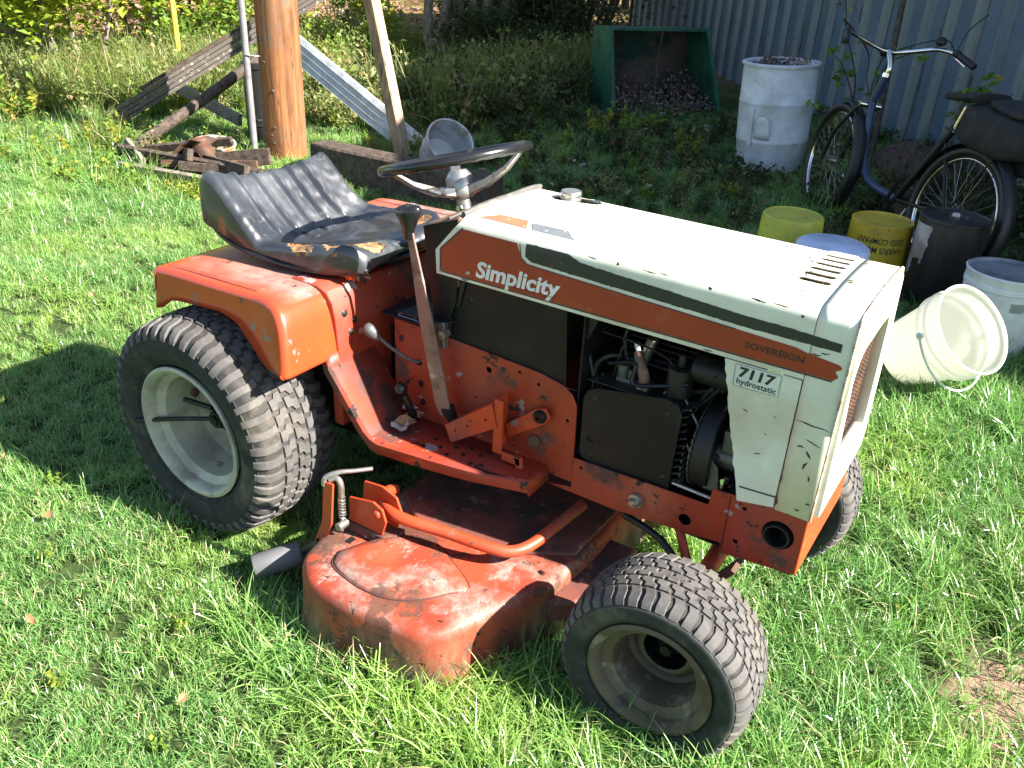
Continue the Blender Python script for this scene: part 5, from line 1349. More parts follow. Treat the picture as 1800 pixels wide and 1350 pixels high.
    # gauge roller arm and roller
    obj('roller_arm', tube([(0.43, -0.477, 0.158), (0.40, -0.48, 0.13), (0.362, -0.478, 0.098), (0.335, -0.480, 0.085)], [0.014, 0.012, 0.010, 0.009], 8, 3), 'engine_dark', dk, 60)
    obj('gauge_roller', lathe([(0.010, 0.0), (0.027, 0.0), (0.0295, 0.004), (0.0295, 0.108), (0.027, 0.112), (0.010, 0.112)], (0.352, -0.472, 0.085), (-0.55, -0.80, -0.12), 28), 'roller', dk, 40)
    obj('roller_nut', cyl((0.345, -0.482, 0.084), (0.342, -0.487, 0.083), 0.012, n=8), 'rust', dk, 40)
    # front stiffener and deflector step on the right edge
    obj('deck_step', prism([(0.945, -0.325), (1.000, -0.300), (1.030, -0.22), (1.03, -0.05), (0.95, -0.05)], 0.09, 0.150, 'z'), 'deck_dark', dk, 0, bevel=0.010, seg=3)
    obj('deck_slot', box(0.500, 0.514, -0.47, -0.45, T + 0.0012, T + 0.0025), 'engine_dark', dk, 0)
deck()

# ------------------------------------------------------------------ pole, timber frame, posts
def slanted_board(name, p0, p1, w, t, mat, parent, up=(0, 0, 1), nseg=6, bend=0.0, bevel=0.002):
    p0, p1 = Vector(p0), Vector(p1); d = (p1 - p0).normalized()
    s = d.cross(Vector(up)).normalized(); n = s.cross(d)
    V, F = [], []
    for i in range(nseg + 1):
        f = i / nseg; c = p0.lerp(p1, f) + n * bend * math.sin(PI * f)
        for a, b in ((-1, -1), (1, -1), (1, 1), (-1, 1)): V.append(c + s * (a * t / 2) + n * (b * w / 2))
    for i in range(nseg):
        for k in range(4): F.append((4 * i + k, 4 * i + (k + 1) % 4, 4 * i + 4 + (k + 1) % 4, 4 * i + 4 + k))
    F += [(3, 2, 1, 0), (4 * nseg, 4 * nseg + 1, 4 * nseg + 2, 4 * nseg + 3)]
    return obj(name, (V, F), mat, parent, 30, bevel=bevel, seg=1)
def timber():
    # utility pole, slightly uneven
    V, F = [], []
    n, m = 40, 34
    for i in range(m):
        z = -0.1 + 3.5 * i / (m - 1)
        for k in range(n):
            a = 2 * PI * k / n
            r = 0.135 - 0.004 * z + 0.004 * mnoise.noise(Vector((math.cos(a) * 2.2, math.sin(a) * 2.2, z * 0.6))) + 0.0022 * mnoise.noise(Vector((math.cos(a) * 9, math.sin(a) * 9, z * 0.7)))
            V.append((-2.80 + r * math.cos(a), 2.47 + r * math.sin(a), z))
    for i in range(m - 1):
        for k in range(n): F.append((i * n + k, i * n + (k + 1) % n, (i + 1) * n + (k + 1) % n, (i + 1) * n + k))
    F.append(tuple(range((m - 1) * n, m * n)))
    pole = empty('utility_pole', (-2.80, 2.47, 0), 'thick round reddish brown wooden pole standing behind the tractor seat', 'pole')
    obj('pole_shaft', (V, F), 'pole_wood', pole, 50)
    for (a, z) in ((-1.9, 0.35), (-1.6, 0.62), (-1.2, 0.45), (-1.8, 0.20), (-1.45, 0.17), (-1.35, 0.12), (-1.25, 0.22), (-1.7, 0.75)):
        e = Vector((math.cos(a), math.sin(a), 0)); p = Vector((-2.80, 2.47, z)) + e * 0.134
        obj('knot', lathe([(0.0001, 0.004), (0.007, 0.003), (0.011, -0.002)], p, e, 10), 'bark_dark', pole, 50)
    cd = empty('conduit_pipe', (-2.86, 2.27, 0), 'thin grey conduit pipe running up the left side of the wooden pole', 'pipe')
    obj('pipe', cyl((-2.885, 2.272, 0.0), (-2.915, 2.30, 3.3), 0.021, n=16), 'conduit', cd, 60)
    obj('wire_strap', tube([(-2.885 + 0.024 * math.cos(a), 2.281 + 0.024 * math.sin(a), 0.66) for a in np.linspace(0, 2 * PI, 12)] , 0.004, 6, 0), 'steel', cd, 60)
    obj('wire_strap', tube([(-2.87, 2.262, 0.66), (-2.84, 2.30, 0.655), (-2.83, 2.34, 0.65)], 0.003, 6, 2), 'steel', cd, 60)
    # left leaning siding stack
    a = empty('siding_stack', (-4.42, 2.2, 0), 'long stack of weathered grooved siding leaning up from the left behind the pole', 'boards')
    P0, P1 = Vector((-4.28, 2.02, 0.03)), Vector((-3.03, 3.50, 1.15))
    d = (P1 - P0).normalized(); s = d.cross(Vector((0, 0, 1))).normalized(); nn = s.cross(d)
    for k in range(5):
        o = nn * (-0.056 + k * 0.029) + s * (0.006 * (k % 2))
        slanted_board('board', P0 + o + d * (0.04 * k if k < 4 else 0.45), P1 + o, 0.025, 0.03 + 0.012 * (k % 2), 'siding_shaded' if k != 4 else 'dark_wood', a)
    a = empty('timber_strut', (-3.5, 1.85, 0), 'dark round timber strut sloping below the siding stack to the pole', 'timber')
    obj('strut', tube([(-3.56, 1.70, 0.0), (-3.42, 2.20, 0.26), (-3.20, 2.98, 0.72)], [0.034, 0.036, 0.038], 12, 3), 'dark_wood', a, 50)
    a = empty('short_plank', (-4.42, 2.83, 0.2), 'short grey plank crossing between the two sloping timbers', 'plank')
    slanted_board('plank', (-4.43, 2.84, 0.235), (-3.56, 2.74, 0.10), 0.085, 0.035, 'grey_wood', a)
    a = empty('white_siding_plank', (-2.25, 3.18, 0), 'white lap siding plank sloping down right of the wooden pole', 'plank')
    P0, P1 = Vector((-2.28, 3.22, 0.02)), Vector((-3.74, 3.36, 0.63))
    d = (P1 - P0).normalized(); up = Vector((-0.1, 0.35, 0.93)); s = Vector((0.45, -0.85, 0.0)); s = (s - d * s.dot(d)).normalized(); nn = s.cross(d).normalized()
    if nn.z < 0: nn = -nn
    for k in range(4):
        o = nn * (-0.07 + k * 0.046)
        V, F = [], []
        for f in np.linspace(0, 1, 5):
            c = P0.lerp(P1, f) + o
            V += [c + s * 0.010 - nn * 0.021, c + s * 0.002 + nn * 0.021, c - s * 0.02 + nn * 0.021, c - s * 0.02 - nn * 0.021]
        for i in range(4):
            for q in range(4): F.append((4 * i + q, 4 * i + (q + 1) % 4, 4 * i + 4 + (q + 1) % 4, 4 * i + 4 + q))
        F += [(3, 2, 1, 0), (16, 17, 18, 19)]
        obj('lap_board', (V, F), 'white_siding', a, 0)
    a = empty('leaning_post', (-2.16, 2.93, 0), 'slim grey brown wooden post leaning left beyond the steering wheel', 'post')
    slanted_board('post', (-2.15, 2.92, -0.03), (-2.62, 2.99, 1.55), 0.085, 0.085, 'tan_wood', a, (1, 0, 0), bevel=0.008)
    a = empty('yellow_marker_pole', (-5.35, 3.62, 0), 'plain yellow marker pole standing in the bushes at the left', 'pole')
    obj('pole_shaft', cyl((-5.35, 3.62, 0), (-5.38, 3.64, 2.6), 0.025, n=14), 'yellow_pipe', a, 60)
    obj('pole_cap', cyl((-5.38, 3.64, 2.6), (-5.38, 3.64, 2.63), 0.027, n=14), 'yellow_pipe', a, 60)
    a = empty('black_drum_pipe', (-3.42, 2.66, 0), 'black plastic drum half hidden behind the thin grey pipe', 'drum')
    obj('drum_wall', lathe([(0.10, 0.0), (0.115, 0.02), (0.118, 0.12), (0.124, 0.125), (0.118, 0.13), (0.12, 0.50), (0.128, 0.505), (0.128, 0.54), (0.118, 0.545), (0.112, 0.50), (0.10, 0.02), (0.0001, 0.015)], (-3.28, 2.72, 0), (0, 0, 1), 28), 'drum_black', a, 40)
    obj('drum_handle', tube([(-3.22, 2.60, 0.20), (-3.16, 2.57, 0.18), (-3.10, 2.58, 0.20)], 0.004, 6, 4), 'chrome', a, 60)
    # rusty pail
    a = empty('rusty_pail', (-2.93, 1.98, 0), 'small dented white pail with a rusted rim left of the pole', 'pail')
    obj('pail_wall', lathe([(0.10, -0.02), (0.115, 0.0), (0.122, 0.04), (0.127, 0.044), (0.122, 0.048), (0.126, 0.085), (0.131, 0.09), (0.126, 0.095), (0.130, 0.135), (0.138, 0.14), (0.136, 0.150), (0.127, 0.148), (0.11, 0.02), (0.0001, 0.01)], (-2.98, 2.02, 0.0), (0.12, -0.05, 1), 28), 'pail_rust', a, 40)
    # tipped white enamel pan
    a = empty('tipped_pan', (-1.83, 2.95, 0), 'tipped over white pail with a grey inside lying beyond the steering wheel', 'pail')
    ax = Vector((0.66, -0.30, 0.62)).normalized()
    o = Vector((-1.90, 2.95, 0.06))
    obj('pail_wall', lathe([(0.0001, 0.0), (0.125, 0.0), (0.132, 0.012), (0.140, 0.10), (0.147, 0.103), (0.142, 0.108), (0.150, 0.22), (0.162, 0.225), (0.162, 0.238), (0.150, 0.238), (0.132, 0.03), (0.0001, 0.02)], o, ax, 36), 'pan_white', a, 40)
    # dark timber sleeper lying behind the seat
    a = empty('timber_sleeper', (-1.7, 2.2, 0), 'dark rough timber sleeper lying on the grass behind the seat', 'timber')
    slanted_board('sleeper', (-2.35, 2.32, 0.095), (-1.02, 2.35, 0.095), 0.22, 0.17, 'dark_wood', a, bevel=0.012)
    # scrap lumber
    rs = np.random.default_rng(5)
    boards = [((-3.62, 1.50, 0.09), (-2.25, 1.62, 0.11), 0.09, 0.035, 'dark_wood', 'long dark scrap board on top of the heap left of the seat'), ((-3.35, 1.32, 0.05), (-2.40, 1.40, 0.07), 0.11, 0.03, 'grey_wood', 'flat grey board at the front of the scrap heap'),
              ((-3.50, 1.62, 0.10), (-2.80, 1.85, 0.20), 0.05, 0.03, 'dark_wood', 'thin dark lath propped up on the scrap heap'), ((-3.30, 1.72, 0.09), (-2.30, 1.55, 0.15), 0.06, 0.04, 'dark_wood', 'dark square batten across the middle of the scrap heap'),
              ((-3.1, 1.46, 0.10), (-2.45, 1.75, 0.13), 0.04, 0.03, 'rust', 'narrow rusty iron bar lying across the scrap heap'), ((-3.75, 1.62, 0.09), (-3.1, 1.40, 0.07), 0.10, 0.03, 'grey_wood', 'short weathered board at the left end of the scrap heap')]
    boards += [((-3.2, 1.60, 0.05), (-2.45, 1.85, 0.16), 0.10, 0.03, 'dark_wood', 'broad black board under the heap beside the rusty pail'), ((-3.45, 1.80, 0.06), (-2.75, 1.50, 0.18), 0.07, 0.035, 'dark_wood', 'dark board crossing the scrap heap from back left'), ((-2.9, 1.45, 0.12), (-2.3, 1.72, 0.10), 0.05, 0.03, 'dark_wood', 'short black lath by the back of the seat')]
    boards = [((p0[0] * 0.88 - 0.18, p0[1] + 0.12, p0[2]), (p1[0] * 0.94 - 0.10, p1[1] + 0.12, p1[2]), w, t, m, lb) for p0, p1, w, t, m, lb in boards]
    for p0, p1, w, t, m, lb in boards:
        e = empty('scrap_board' if m != 'rust' else 'iron_bar', p0, lb, 'board' if m != 'rust' else 'bar', 'scrap in the heap left of the tractor seat')
        slanted_board('board' if m != 'rust' else 'bar', p0, p1, w, t, m, e, up=(0.1, 0.2, 1) if rs.random() < .5 else (0, -.3, 1))
    a = empty('bent_iron', (-2.75, 1.75, 0), 'bent dark piece of rusty sheet iron in front of the small rusty pail', 'scrap iron')
    V, F = [], []
    for i, (x, z, y) in enumerate(((-3.05, 0.02, 1.62), (-2.95, 0.09, 1.68), (-2.86, 0.20, 1.74), (-2.80, 0.235, 1.77), (-2.74, 0.225, 1.80), (-2.79, 0.19, 1.78), (-2.72, 0.08, 1.80), (-2.58, 0.0, 1.86))):
        V += [(x, y - 0.05, z), (x + 0.03, y + 0.05, z + 0.01)]
    F = [(2 * i, 2 * i + 2, 2 * i + 3, 2 * i + 1) for i in range(7)]
    obj('sheet', (V, F), 'rust', a, 40, solid=0.008)
timber()

# ------------------------------------------------------------------ green hopper box, barrel
def green_box():
    A = Vector((-1.96, 5.50, 0.0)); B = Vector((-1.24, 6.36, 0.0)); w = (B - A).length; u = (B - A).normalized(); bk = Vector((-u.y, u.x, 0))
    Mx = Matrix(((u.x, bk.x, 0, A.x), (u.y, bk.y, 0, A.y), (0, 0, 1, -0.05), (0, 0, 0, 1)))
    g = empty('green_hopper', A, 'open fronted green metal hopper box holding dry leaves beside the shed', 'metal bin')
    D, H = 0.62, 0.75
    def pt(g_):
        out = []
        for p in g_[0]:
            h = p[2] / H; l_ = 0.07 * (1 - h); r_ = w - 0.20 * h
            out.append((l_ + p[0] / w * (r_ - l_), p[1], p[2]))
        return xf((out, g_[1]), Mx)
    obj('base', pt(box(0, w, 0, D, 0, 0.012)), 'green_inner', g, 0)
    # curved back
    prof = [(D, 0.0), (D, 0.30), (D - 0.03, 0.42), (D - 0.10, 0.56), (D - 0.13, 0.70), (D - 0.13, H)]
    V, F = [], []
    for y, z in prof: V += [(0, y, z), (w, y, z)]
    F = [(2 * i, 2 * i + 1, 2 * i + 3, 2 * i + 2) for i in range(len(prof) - 1)]
    obj('back', pt((V, F)), 'green_inner', g, 40, solid=0.01)
    for x0, x1 in ((-0.006, 0.0), (w, w + 0.006)):
        sd = prism([(-0.0, 0.0), (D, 0.0), (D, 0.30), (D - 0.13, H), (0.10, H + 0.02)], x0, x1, 'x')
        obj('side', pt(sd), 'green_box', g, 0)
    for x0 in (-0.028, w - 0.012):
        V = [(x0, -0.005, 0), (x0 + 0.04, -0.005, 0), (x0 + 0.04, 0.02, 0), (x0, 0.02, 0), (x0, 0.085, H + 0.03), (x0 + 0.04, 0.085, H + 0.03), (x0 + 0.04, 0.115, H + 0.03), (x0, 0.115, H + 0.03)]
        obj('front_flange', pt((V, [(0, 3, 2, 1), (4, 5, 6, 7), (0, 1, 5, 4), (1, 2, 6, 5), (2, 3, 7, 6), (3, 0, 4, 7)])), 'green_box', g, 0, bevel=0.002)
    obj('top_rail', pt(box(-0.03, w + 0.03, 0.085, 0.12, H + 0.0, H + 0.03)), 'green_box', g, 0, bevel=0.003)
    obj('lid', pt(prism([(0.1, H + 0.002), (D - 0.13, H - 0.015), (D - 0.13, H - 0.005), (0.1, H + 0.012)], 0, w, 'x')), 'green_inner', g, 0)
    obj('front_lip', pt(box(0, w, -0.004, 0.0, 0.0, 0.03)), 'green_box', g, 0)
    # heap of dry leaves inside
    rs = np.random.default_rng(2)
    V, F, UV = [], [], []
    for i in range(1500):
        x = rs.uniform(0.05, w - 0.03); y = rs.uniform(0.02, D - 0.05)
        hmax = (0.04 + 0.20 * math.exp(-((x - 0.18) / 0.3) ** 2) + 0.17 * math.exp(-((x - 0.9) / 0.3) ** 2) + 0.10) * (0.5 + 0.9 * y / D) * rs.uniform(0.25, 1.0)
        leaf(V, F, UV, Mx @ Vector((x, y, hmax)), rs.uniform(0.022, 0.042), rs)
    me = mesh('leaf_heap', V, F, M['leaf_mauve'], None, 0, uv=UV); tag(me, 'heap of dry faded leaves lying in the green hopper box', 'leaves', None, 'stuff')
def leaf(V, F, UV, p, s, rs, flat=0.0, up=None):
    """folded four-cornered leaf, two triangles per half"""
    a = rs.uniform(0, 2 * PI)
    n = Vector((rs.normal() * (1 - flat), rs.normal() * (1 - flat), abs(rs.normal()) + 0.3 + flat * 2)).normalized() if up is None else up
    x, y, _ = frame_from(n); e = x * math.cos(a) + y * math.sin(a); f = n.cross(e)
    b = len(V); w = s * rs.uniform(0.5, 0.8)
    V += [p - e * s * 0.5, p - f * w * 0.5 + n * s * 0.12 + e * s * 0.05, p + e * s * 0.55, p + f * w * 0.5 + n * s * 0.12 + e * s * 0.05]
    F += [(b, b + 1, b + 2), (b, b + 2, b + 3)]
    r = rs.uniform(0, 1); UV += [(r, 0)] * 6
def barrel():
    c = Vector((-0.23, 4.72, -0.02)); Hh = 0.73; r = 0.252
    b = empty('white_barrel', c, 'tall white plastic barrel filled with dry leaves by the shed wall', 'barrel')
    ax = Vector((-0.045, -0.02, 1)).normalized()
    prof = [(r - 0.035, -0.05), (r - 0.018, 0.0), (r - 0.006, 0.2), (r - 0.002, 0.205), (r - 0.001, 0.222), (r - 0.003, 0.227), (r + 0.004, 0.46), (r + 0.006, 0.465), (r + 0.006, 0.48), (r + 0.003, 0.485), (r, Hh - 0.04), (r - 0.01, Hh - 0.03), (r - 0.01, Hh - 0.02), (r + 0.012, Hh - 0.018), (r + 0.014, Hh - 0.004), (r + 0.004, Hh), (r - 0.014, Hh), (r - 0.02, Hh - 0.01), (r - 0.02, 0.3)]
    obj('barrel_wall', lathe(prof, c, ax, 56), 'barrel', b, 40)
    rs = np.random.default_rng(4)
    obj('contents', lathe([(0.0001, Hh - 0.055), (r - 0.02, Hh - 0.06)], c, ax, 24), 'dark_wood', b, 0)
    # torn label flap and strip on the front
    X, Y, D = frame_from(ax)
    def onb(ang, z, rr): return c + D * z + Vector((math.cos(ang), math.sin(ang), 0)) * rr
    a0 = math.atan2(-1.58 - 4.8, 1.62 + 0.12)
    V, F = [], []
    pts = []
    for i in range(7):
        for j in range(5):
            f, g = i / 6, j / 4
            V.append(onb(a0 - 0.46 + f * 0.42, 0.235 + g * (0.13 + 0.03 * math.sin(f * PI)), r + 0.010 + 0.012 * (math.sin(f * PI) * g)))
    F = [(i * 5 + j, i * 5 + j + 5, i * 5 + j + 6, i * 5 + j + 1) for i in range(6) for j in range(4)]
    obj('torn_label', (V, F), 'pail_white', b, 40, solid=0.0015)
    V = [onb(a0 - 0.66 + f * 0.12, z, r + 0.009) for f in (0, 1) for z in (0.18, 0.43)]
    obj('label_strip', (V, [(0, 2, 3, 1)]), 'pail_white', b, 0, solid=0.001)
    obj('label_edge_bead', tube([onb(a0 - 0.46, 0.36, r + 0.012), onb(a0 - 0.30, 0.405, r + 0.020), onb(a0 - 0.12, 0.385, r + 0.020), onb(a0 - 0.02, 0.34, r + 0.016)], 0.004, 6, 4), 'pail_white', b, 60)  # white bead along the top edge of the label flap
    V, F, UV = [], [], []
    for i in range(420):
        a = rs.uniform(0, 2 * PI); q = (r - 0.03) * math.sqrt(rs.random()); p = c + D * (Hh - 0.045 + 0.05 * rs.random() * (1.3 if math.cos(a - 2.8) > 0 else .5)) + X * q * math.cos(a) + Y * q * math.sin(a)
        leaf(V, F, UV, p, rs.uniform(0.02, 0.045), rs)
    me = mesh('leaf_fill', V, F, M['leaf_mauve'], None, 0, uv=UV); tag(me, 'dry leaves heaped in the top of the white barrel', 'leaves', None, 'stuff')
green_box(); barrel()

# ------------------------------------------------------------------ pails
def wrap_text(s, o, r0, r1, h, ang0, z0, size_h, length, mat, parent, flip=True, lift=0.0012):
    V, F, w = text_mesh(s, 1.0, 0.012); hh = max(v[1] for v in V)
    out = []
    for v in V:
        u = v[0] / w; t = v[1] / hh
        if flip: z = z0 - t * size_h; a = ang0 - u * length / r0
        else: z = z0 + t * size_h; a = ang0 + u * length / r0
        rr = np.interp(z, [0, h], [r0, r1]) + lift
        out.append((o[0] + rr * math.cos(a), o[1] + rr * math.sin(a), o[2] + z))
    mesh('lettering', out, F, M[mat], parent, 0)
def pails():
    camxy = (1.617, -1.579)
    def face(c): return math.atan2(camxy[1] - c[1], camxy[0] - c[0])
    # upside-down yellow tubs
    c = Vector((0.615, 2.38, 0)); e = empty('yellow_bucket', c, 'plain lime yellow bucket turned upside down beyond the hood', 'bucket')
    obj('bucket_wall', lathe([(0.150, 0.0), (0.158, 0.0), (0.158, 0.03), (0.150, 0.03), (0.139, 0.31), (0.136, 0.322), (0.128, 0.327), (0.124, 0.323), (0.0001, 0.322)], c, (0, 0, 1), 48), 'yellow_tub', e, 35)
    obj('mould_mark', tube([c + Vector((0.06 * math.cos(a), 0.045 * math.sin(a) - 0.01, 0.3235)) for a in np.linspace(-0.4, 2.4, 10)], 0.003, 6, 0), 'ochre' if 'ochre' in M else 'yellow_tub2', e, 60)
    c = Vector((0.975, 2.54, 0)); e = empty('yellow_bucket', c, 'ochre yellow bucket with black lettering upside down beside the black drum', 'bucket')
    obj('bucket_wall', lathe([(0.144, 0.0), (0.148, 0.0), (0.148, 0.03), (0.144, 0.03), (0.135, 0.325), (0.135, 0.338), (0.130, 0.341), (0.122, 0.333), (0.0001, 0.332)], c, (0, 0, 1), 48), 'yellow_tub2', e, 35)
    f = face(c)
    wrap_text('SEED COMPANY', c, 0.144, 0.135, 0.33, f + 0.85, 0.285, 0.026, 0.225, 'ink', e)
    wrap_text('HARRIS MORAN', c, 0.144, 0.135, 0.33, f + 0.85, 0.245, 0.028, 0.235, 'ink', e)
    # white tub, coloured blue for shade, close behind the hood
    c = Vector((0.875, 2.09, 0.012)); e = empty('shade_blue_bucket', c, 'white bucket tinted shade blue upside down just behind the hood', 'bucket')
    obj('bucket_wall', lathe([(0.160, 0.0), (0.168, 0.0), (0.168, 0.02), (0.160, 0.02), (0.153, 0.28), (0.148, 0.297), (0.135, 0.306), (0.0001, 0.312)], c, (0, 0, 1), 48), 'blue_white', e, 45)
    # black drum with torn label
    c = Vector((1.265, 2.50, 0)); e = empty('black_drum', c, 'glossy black plastic drum with a torn white label beside the bicycle', 'drum')
    h = 0.42; r = 0.142
    obj('drum_wall', lathe([(r - 0.005, 0.0), (r, 0.01), (r, h - 0.012), (r + 0.003, h - 0.01), (r + 0.003, h), (r - 0.006, h + 0.003), (r - 0.012, h - 0.004), (0.055, h - 0.002), (0.050, h - 0.008), (0.030, h - 0.008), (0.028, h + 0.002), (0.0001, h + 0.003)], c, (0, 0, 1), 56), 'drum_black', e, 35)
    obj('bung', lathe([(0.0001, 0.014), (0.014, 0.012), (0.017, 0.0)], c + Vector((0.0, 0.0, h + 0.003)), (0, 0, 1), 16), 'torn_label', e, 50)
    f = face(c)
    def lab(name, aa, zz, seed):
        rs = np.random.default_rng(seed); V, F = [], []
        k = 26
        for i in range(k):
            t = i / (k - 1); z = zz[0] + (zz[1] - zz[0]) * t
            a_l, a_r = aa(t)
            for q in (0, 1 / 3, 2 / 3, 1):
                a = a_l + (a_r - a_l) * q + (rs.normal() * 0.012 if q in (0, 1) else 0)
                V.append((c.x + (r + 0.0016) * math.cos(a), c.y + (r + 0.0016) * math.sin(a), z))
        for i in range(k - 1):
            for q in range(3): F.append((4 * i + q, 4 * i + q + 1, 4 * i + q + 5, 4 * i + q + 4))
        obj(name, (V, F), 'torn_label', e, 40, solid=0.0008)
    lab('torn_label', lambda t: (f - 1.28, f - 0.95 + 0.42 * min(1, t * 1.1) ** 0.7 if t > 0.32 else f - 1.02 + 0.05 * t), (0.16, h - 0.03), 3)
    lab('torn_label', lambda t: (f - 0.80 + 0.1 * (1 - t), f - 0.66 + 0.12 * t), (0.22, 0.32), 6)
    # white pail with lid coloured grey for shade, label, barcode
    c = Vector((1.535, 2.13, 0)); e = empty('labelled_pail', c, 'white pail with a lid coloured shade grey and printed label at the right edge', 'pail')
    h = 0.345; r = 0.150
    obj('pail_wall', lathe([(0.132, 0.0), (0.135, 0.004), (0.146, h - 0.06), (0.150, h - 0.055), (0.150, h - 0.04), (0.147, h - 0.036), (r, h - 0.01), (r + 0.004, h), (r - 0.002, h + 0.004)], c, (0, 0, 1), 56), 'pail_white', e, 35)
    obj('pail_lid', lathe([(r - 0.001, h + 0.0035), (r - 0.008, h + 0.003), (r - 0.011, h - 0.008), (r - 0.028, h - 0.009), (r - 0.030, h - 0.006), (0.0001, h - 0.006)], c, (0, 0, 1), 56), 'pail_grey', e, 35)
    f = face(c)
    def P(a, z, l=0.0014): rr = float(np.interp(z, [0, h], [0.135, 0.150])) + l; return (c.x + rr * math.cos(a), c.y + rr * math.sin(a), z)
    wrap_text('MADE IN CANADA', c, 0.135, 0.150, h, f - 0.72, 0.288, 0.006, 0.062, 'ink', e, flip=False)
    for i in range(22):
        a = f + 0.30 + i * 0.016; w_ = 0.0045 if i % 3 else 0.009
        V = [P(a, 0.225, 0.0018), P(a + w_, 0.225, 0.0018), P(a + w_, 0.262, 0.0018), P(a, 0.262, 0.0018)]
        mesh('barcode_bar', V, [(0, 1, 2, 3)], M['ink'], e, 0)
    V = [P(f - 0.52, 0.245), P(f - 0.40, 0.245), P(f - 0.46, 0.266)]
    mesh('red_mark', V, [(0, 1, 2)], M['red'], e, 0)
    for k in range(4):
        V = [P(f - 0.1, 0.19 - k * 0.03), P(f + 0.55, 0.19 - k * 0.03), P(f + 0.55, 0.1925 - k * 0.03), P(f - 0.1, 0.1925 - k * 0.03)]
    # tipped translucent bucket with bail
    e = empty('tipped_bucket', (1.43, 1.70, 0), 'translucent white bucket lying tipped on the grass in front of the grille', 'bucket')
    o = Vector((1.302, 1.638, 0.10)); ax = Vector((0.66, -0.36, 0.66)).normalized()
    r0, r1, L = 0.120, 0.156, 0.300
    obj('bucket_wall', lathe([(0.0001, 0.0), (r0 - 0.006, 0.0), (r0, 0.006), (r1 - 0.012, L * 0.62), (r1 - 0.006, L * 0.66), (r1 + 0.000, L * 0.665), (r1 + 0.001, L * 0.70), (r1 - 0.008, L * 0.705), (r1 - 0.006, L * 0.78), (r1 + 0.004, L * 0.785), (r1 + 0.004, L * 0.80), (r1 - 0.005, L * 0.81), (r1 - 0.003, L * 0.97), (r1 + 0.005, L * 0.975), (r1 + 0.005, L), (r1 - 0.001, L + 0.001), (r1 - 0.003, L * 0.97), (r1 - 0.013, L * 0.62), (r0 - 0.004, 0.008), (0.0001, 0.006)], o, ax, 56), 'translucent', e, 35)
    X, Y, D = frame_from(ax)
    piv = o + D * (L * 0.73)
    side = D.cross(Vector((-0.47, 0.75, -0.47))).normalized(); side = (Vector((0.75, 0.47, 0.2)) - D * Vector((0.75, 0.47, 0.2)).dot(D)).normalized(); dn = side.cross(D).normalized()
    if dn.z > 0: dn = -dn
    pts = []
    for a in np.linspace(0, PI, 13):
        pts.append(piv + side * (math.cos(a) * (r1 + 0.006)) + (dn * 0.93 - D * 0.16).normalized() * math.sin(a) * 0.19)
    obj('bail_handle', tube(pts, 0.0040, 8, 2), 'pail_white', e, 60)
    for sg in (-1, 1): obj('bail_lug', cyl(piv + side * sg * (r1 - 0.004), piv + side * sg * (r1 + 0.010), 0.012, n=14), 'pail_white', e, 40, bevel=0.002)
    # bit of white pipe by the drum
    e = empty('white_stick', (1.0, 2.2, 0.05), 'short white plastic stick on the ground left of the tipped bucket', 'stick')
    obj('stick', cyl((1.13, 2.03, 0.03), (1.32, 2.22, 0.09), 0.008, n=8), 'pail_white', e, 60)
pails()

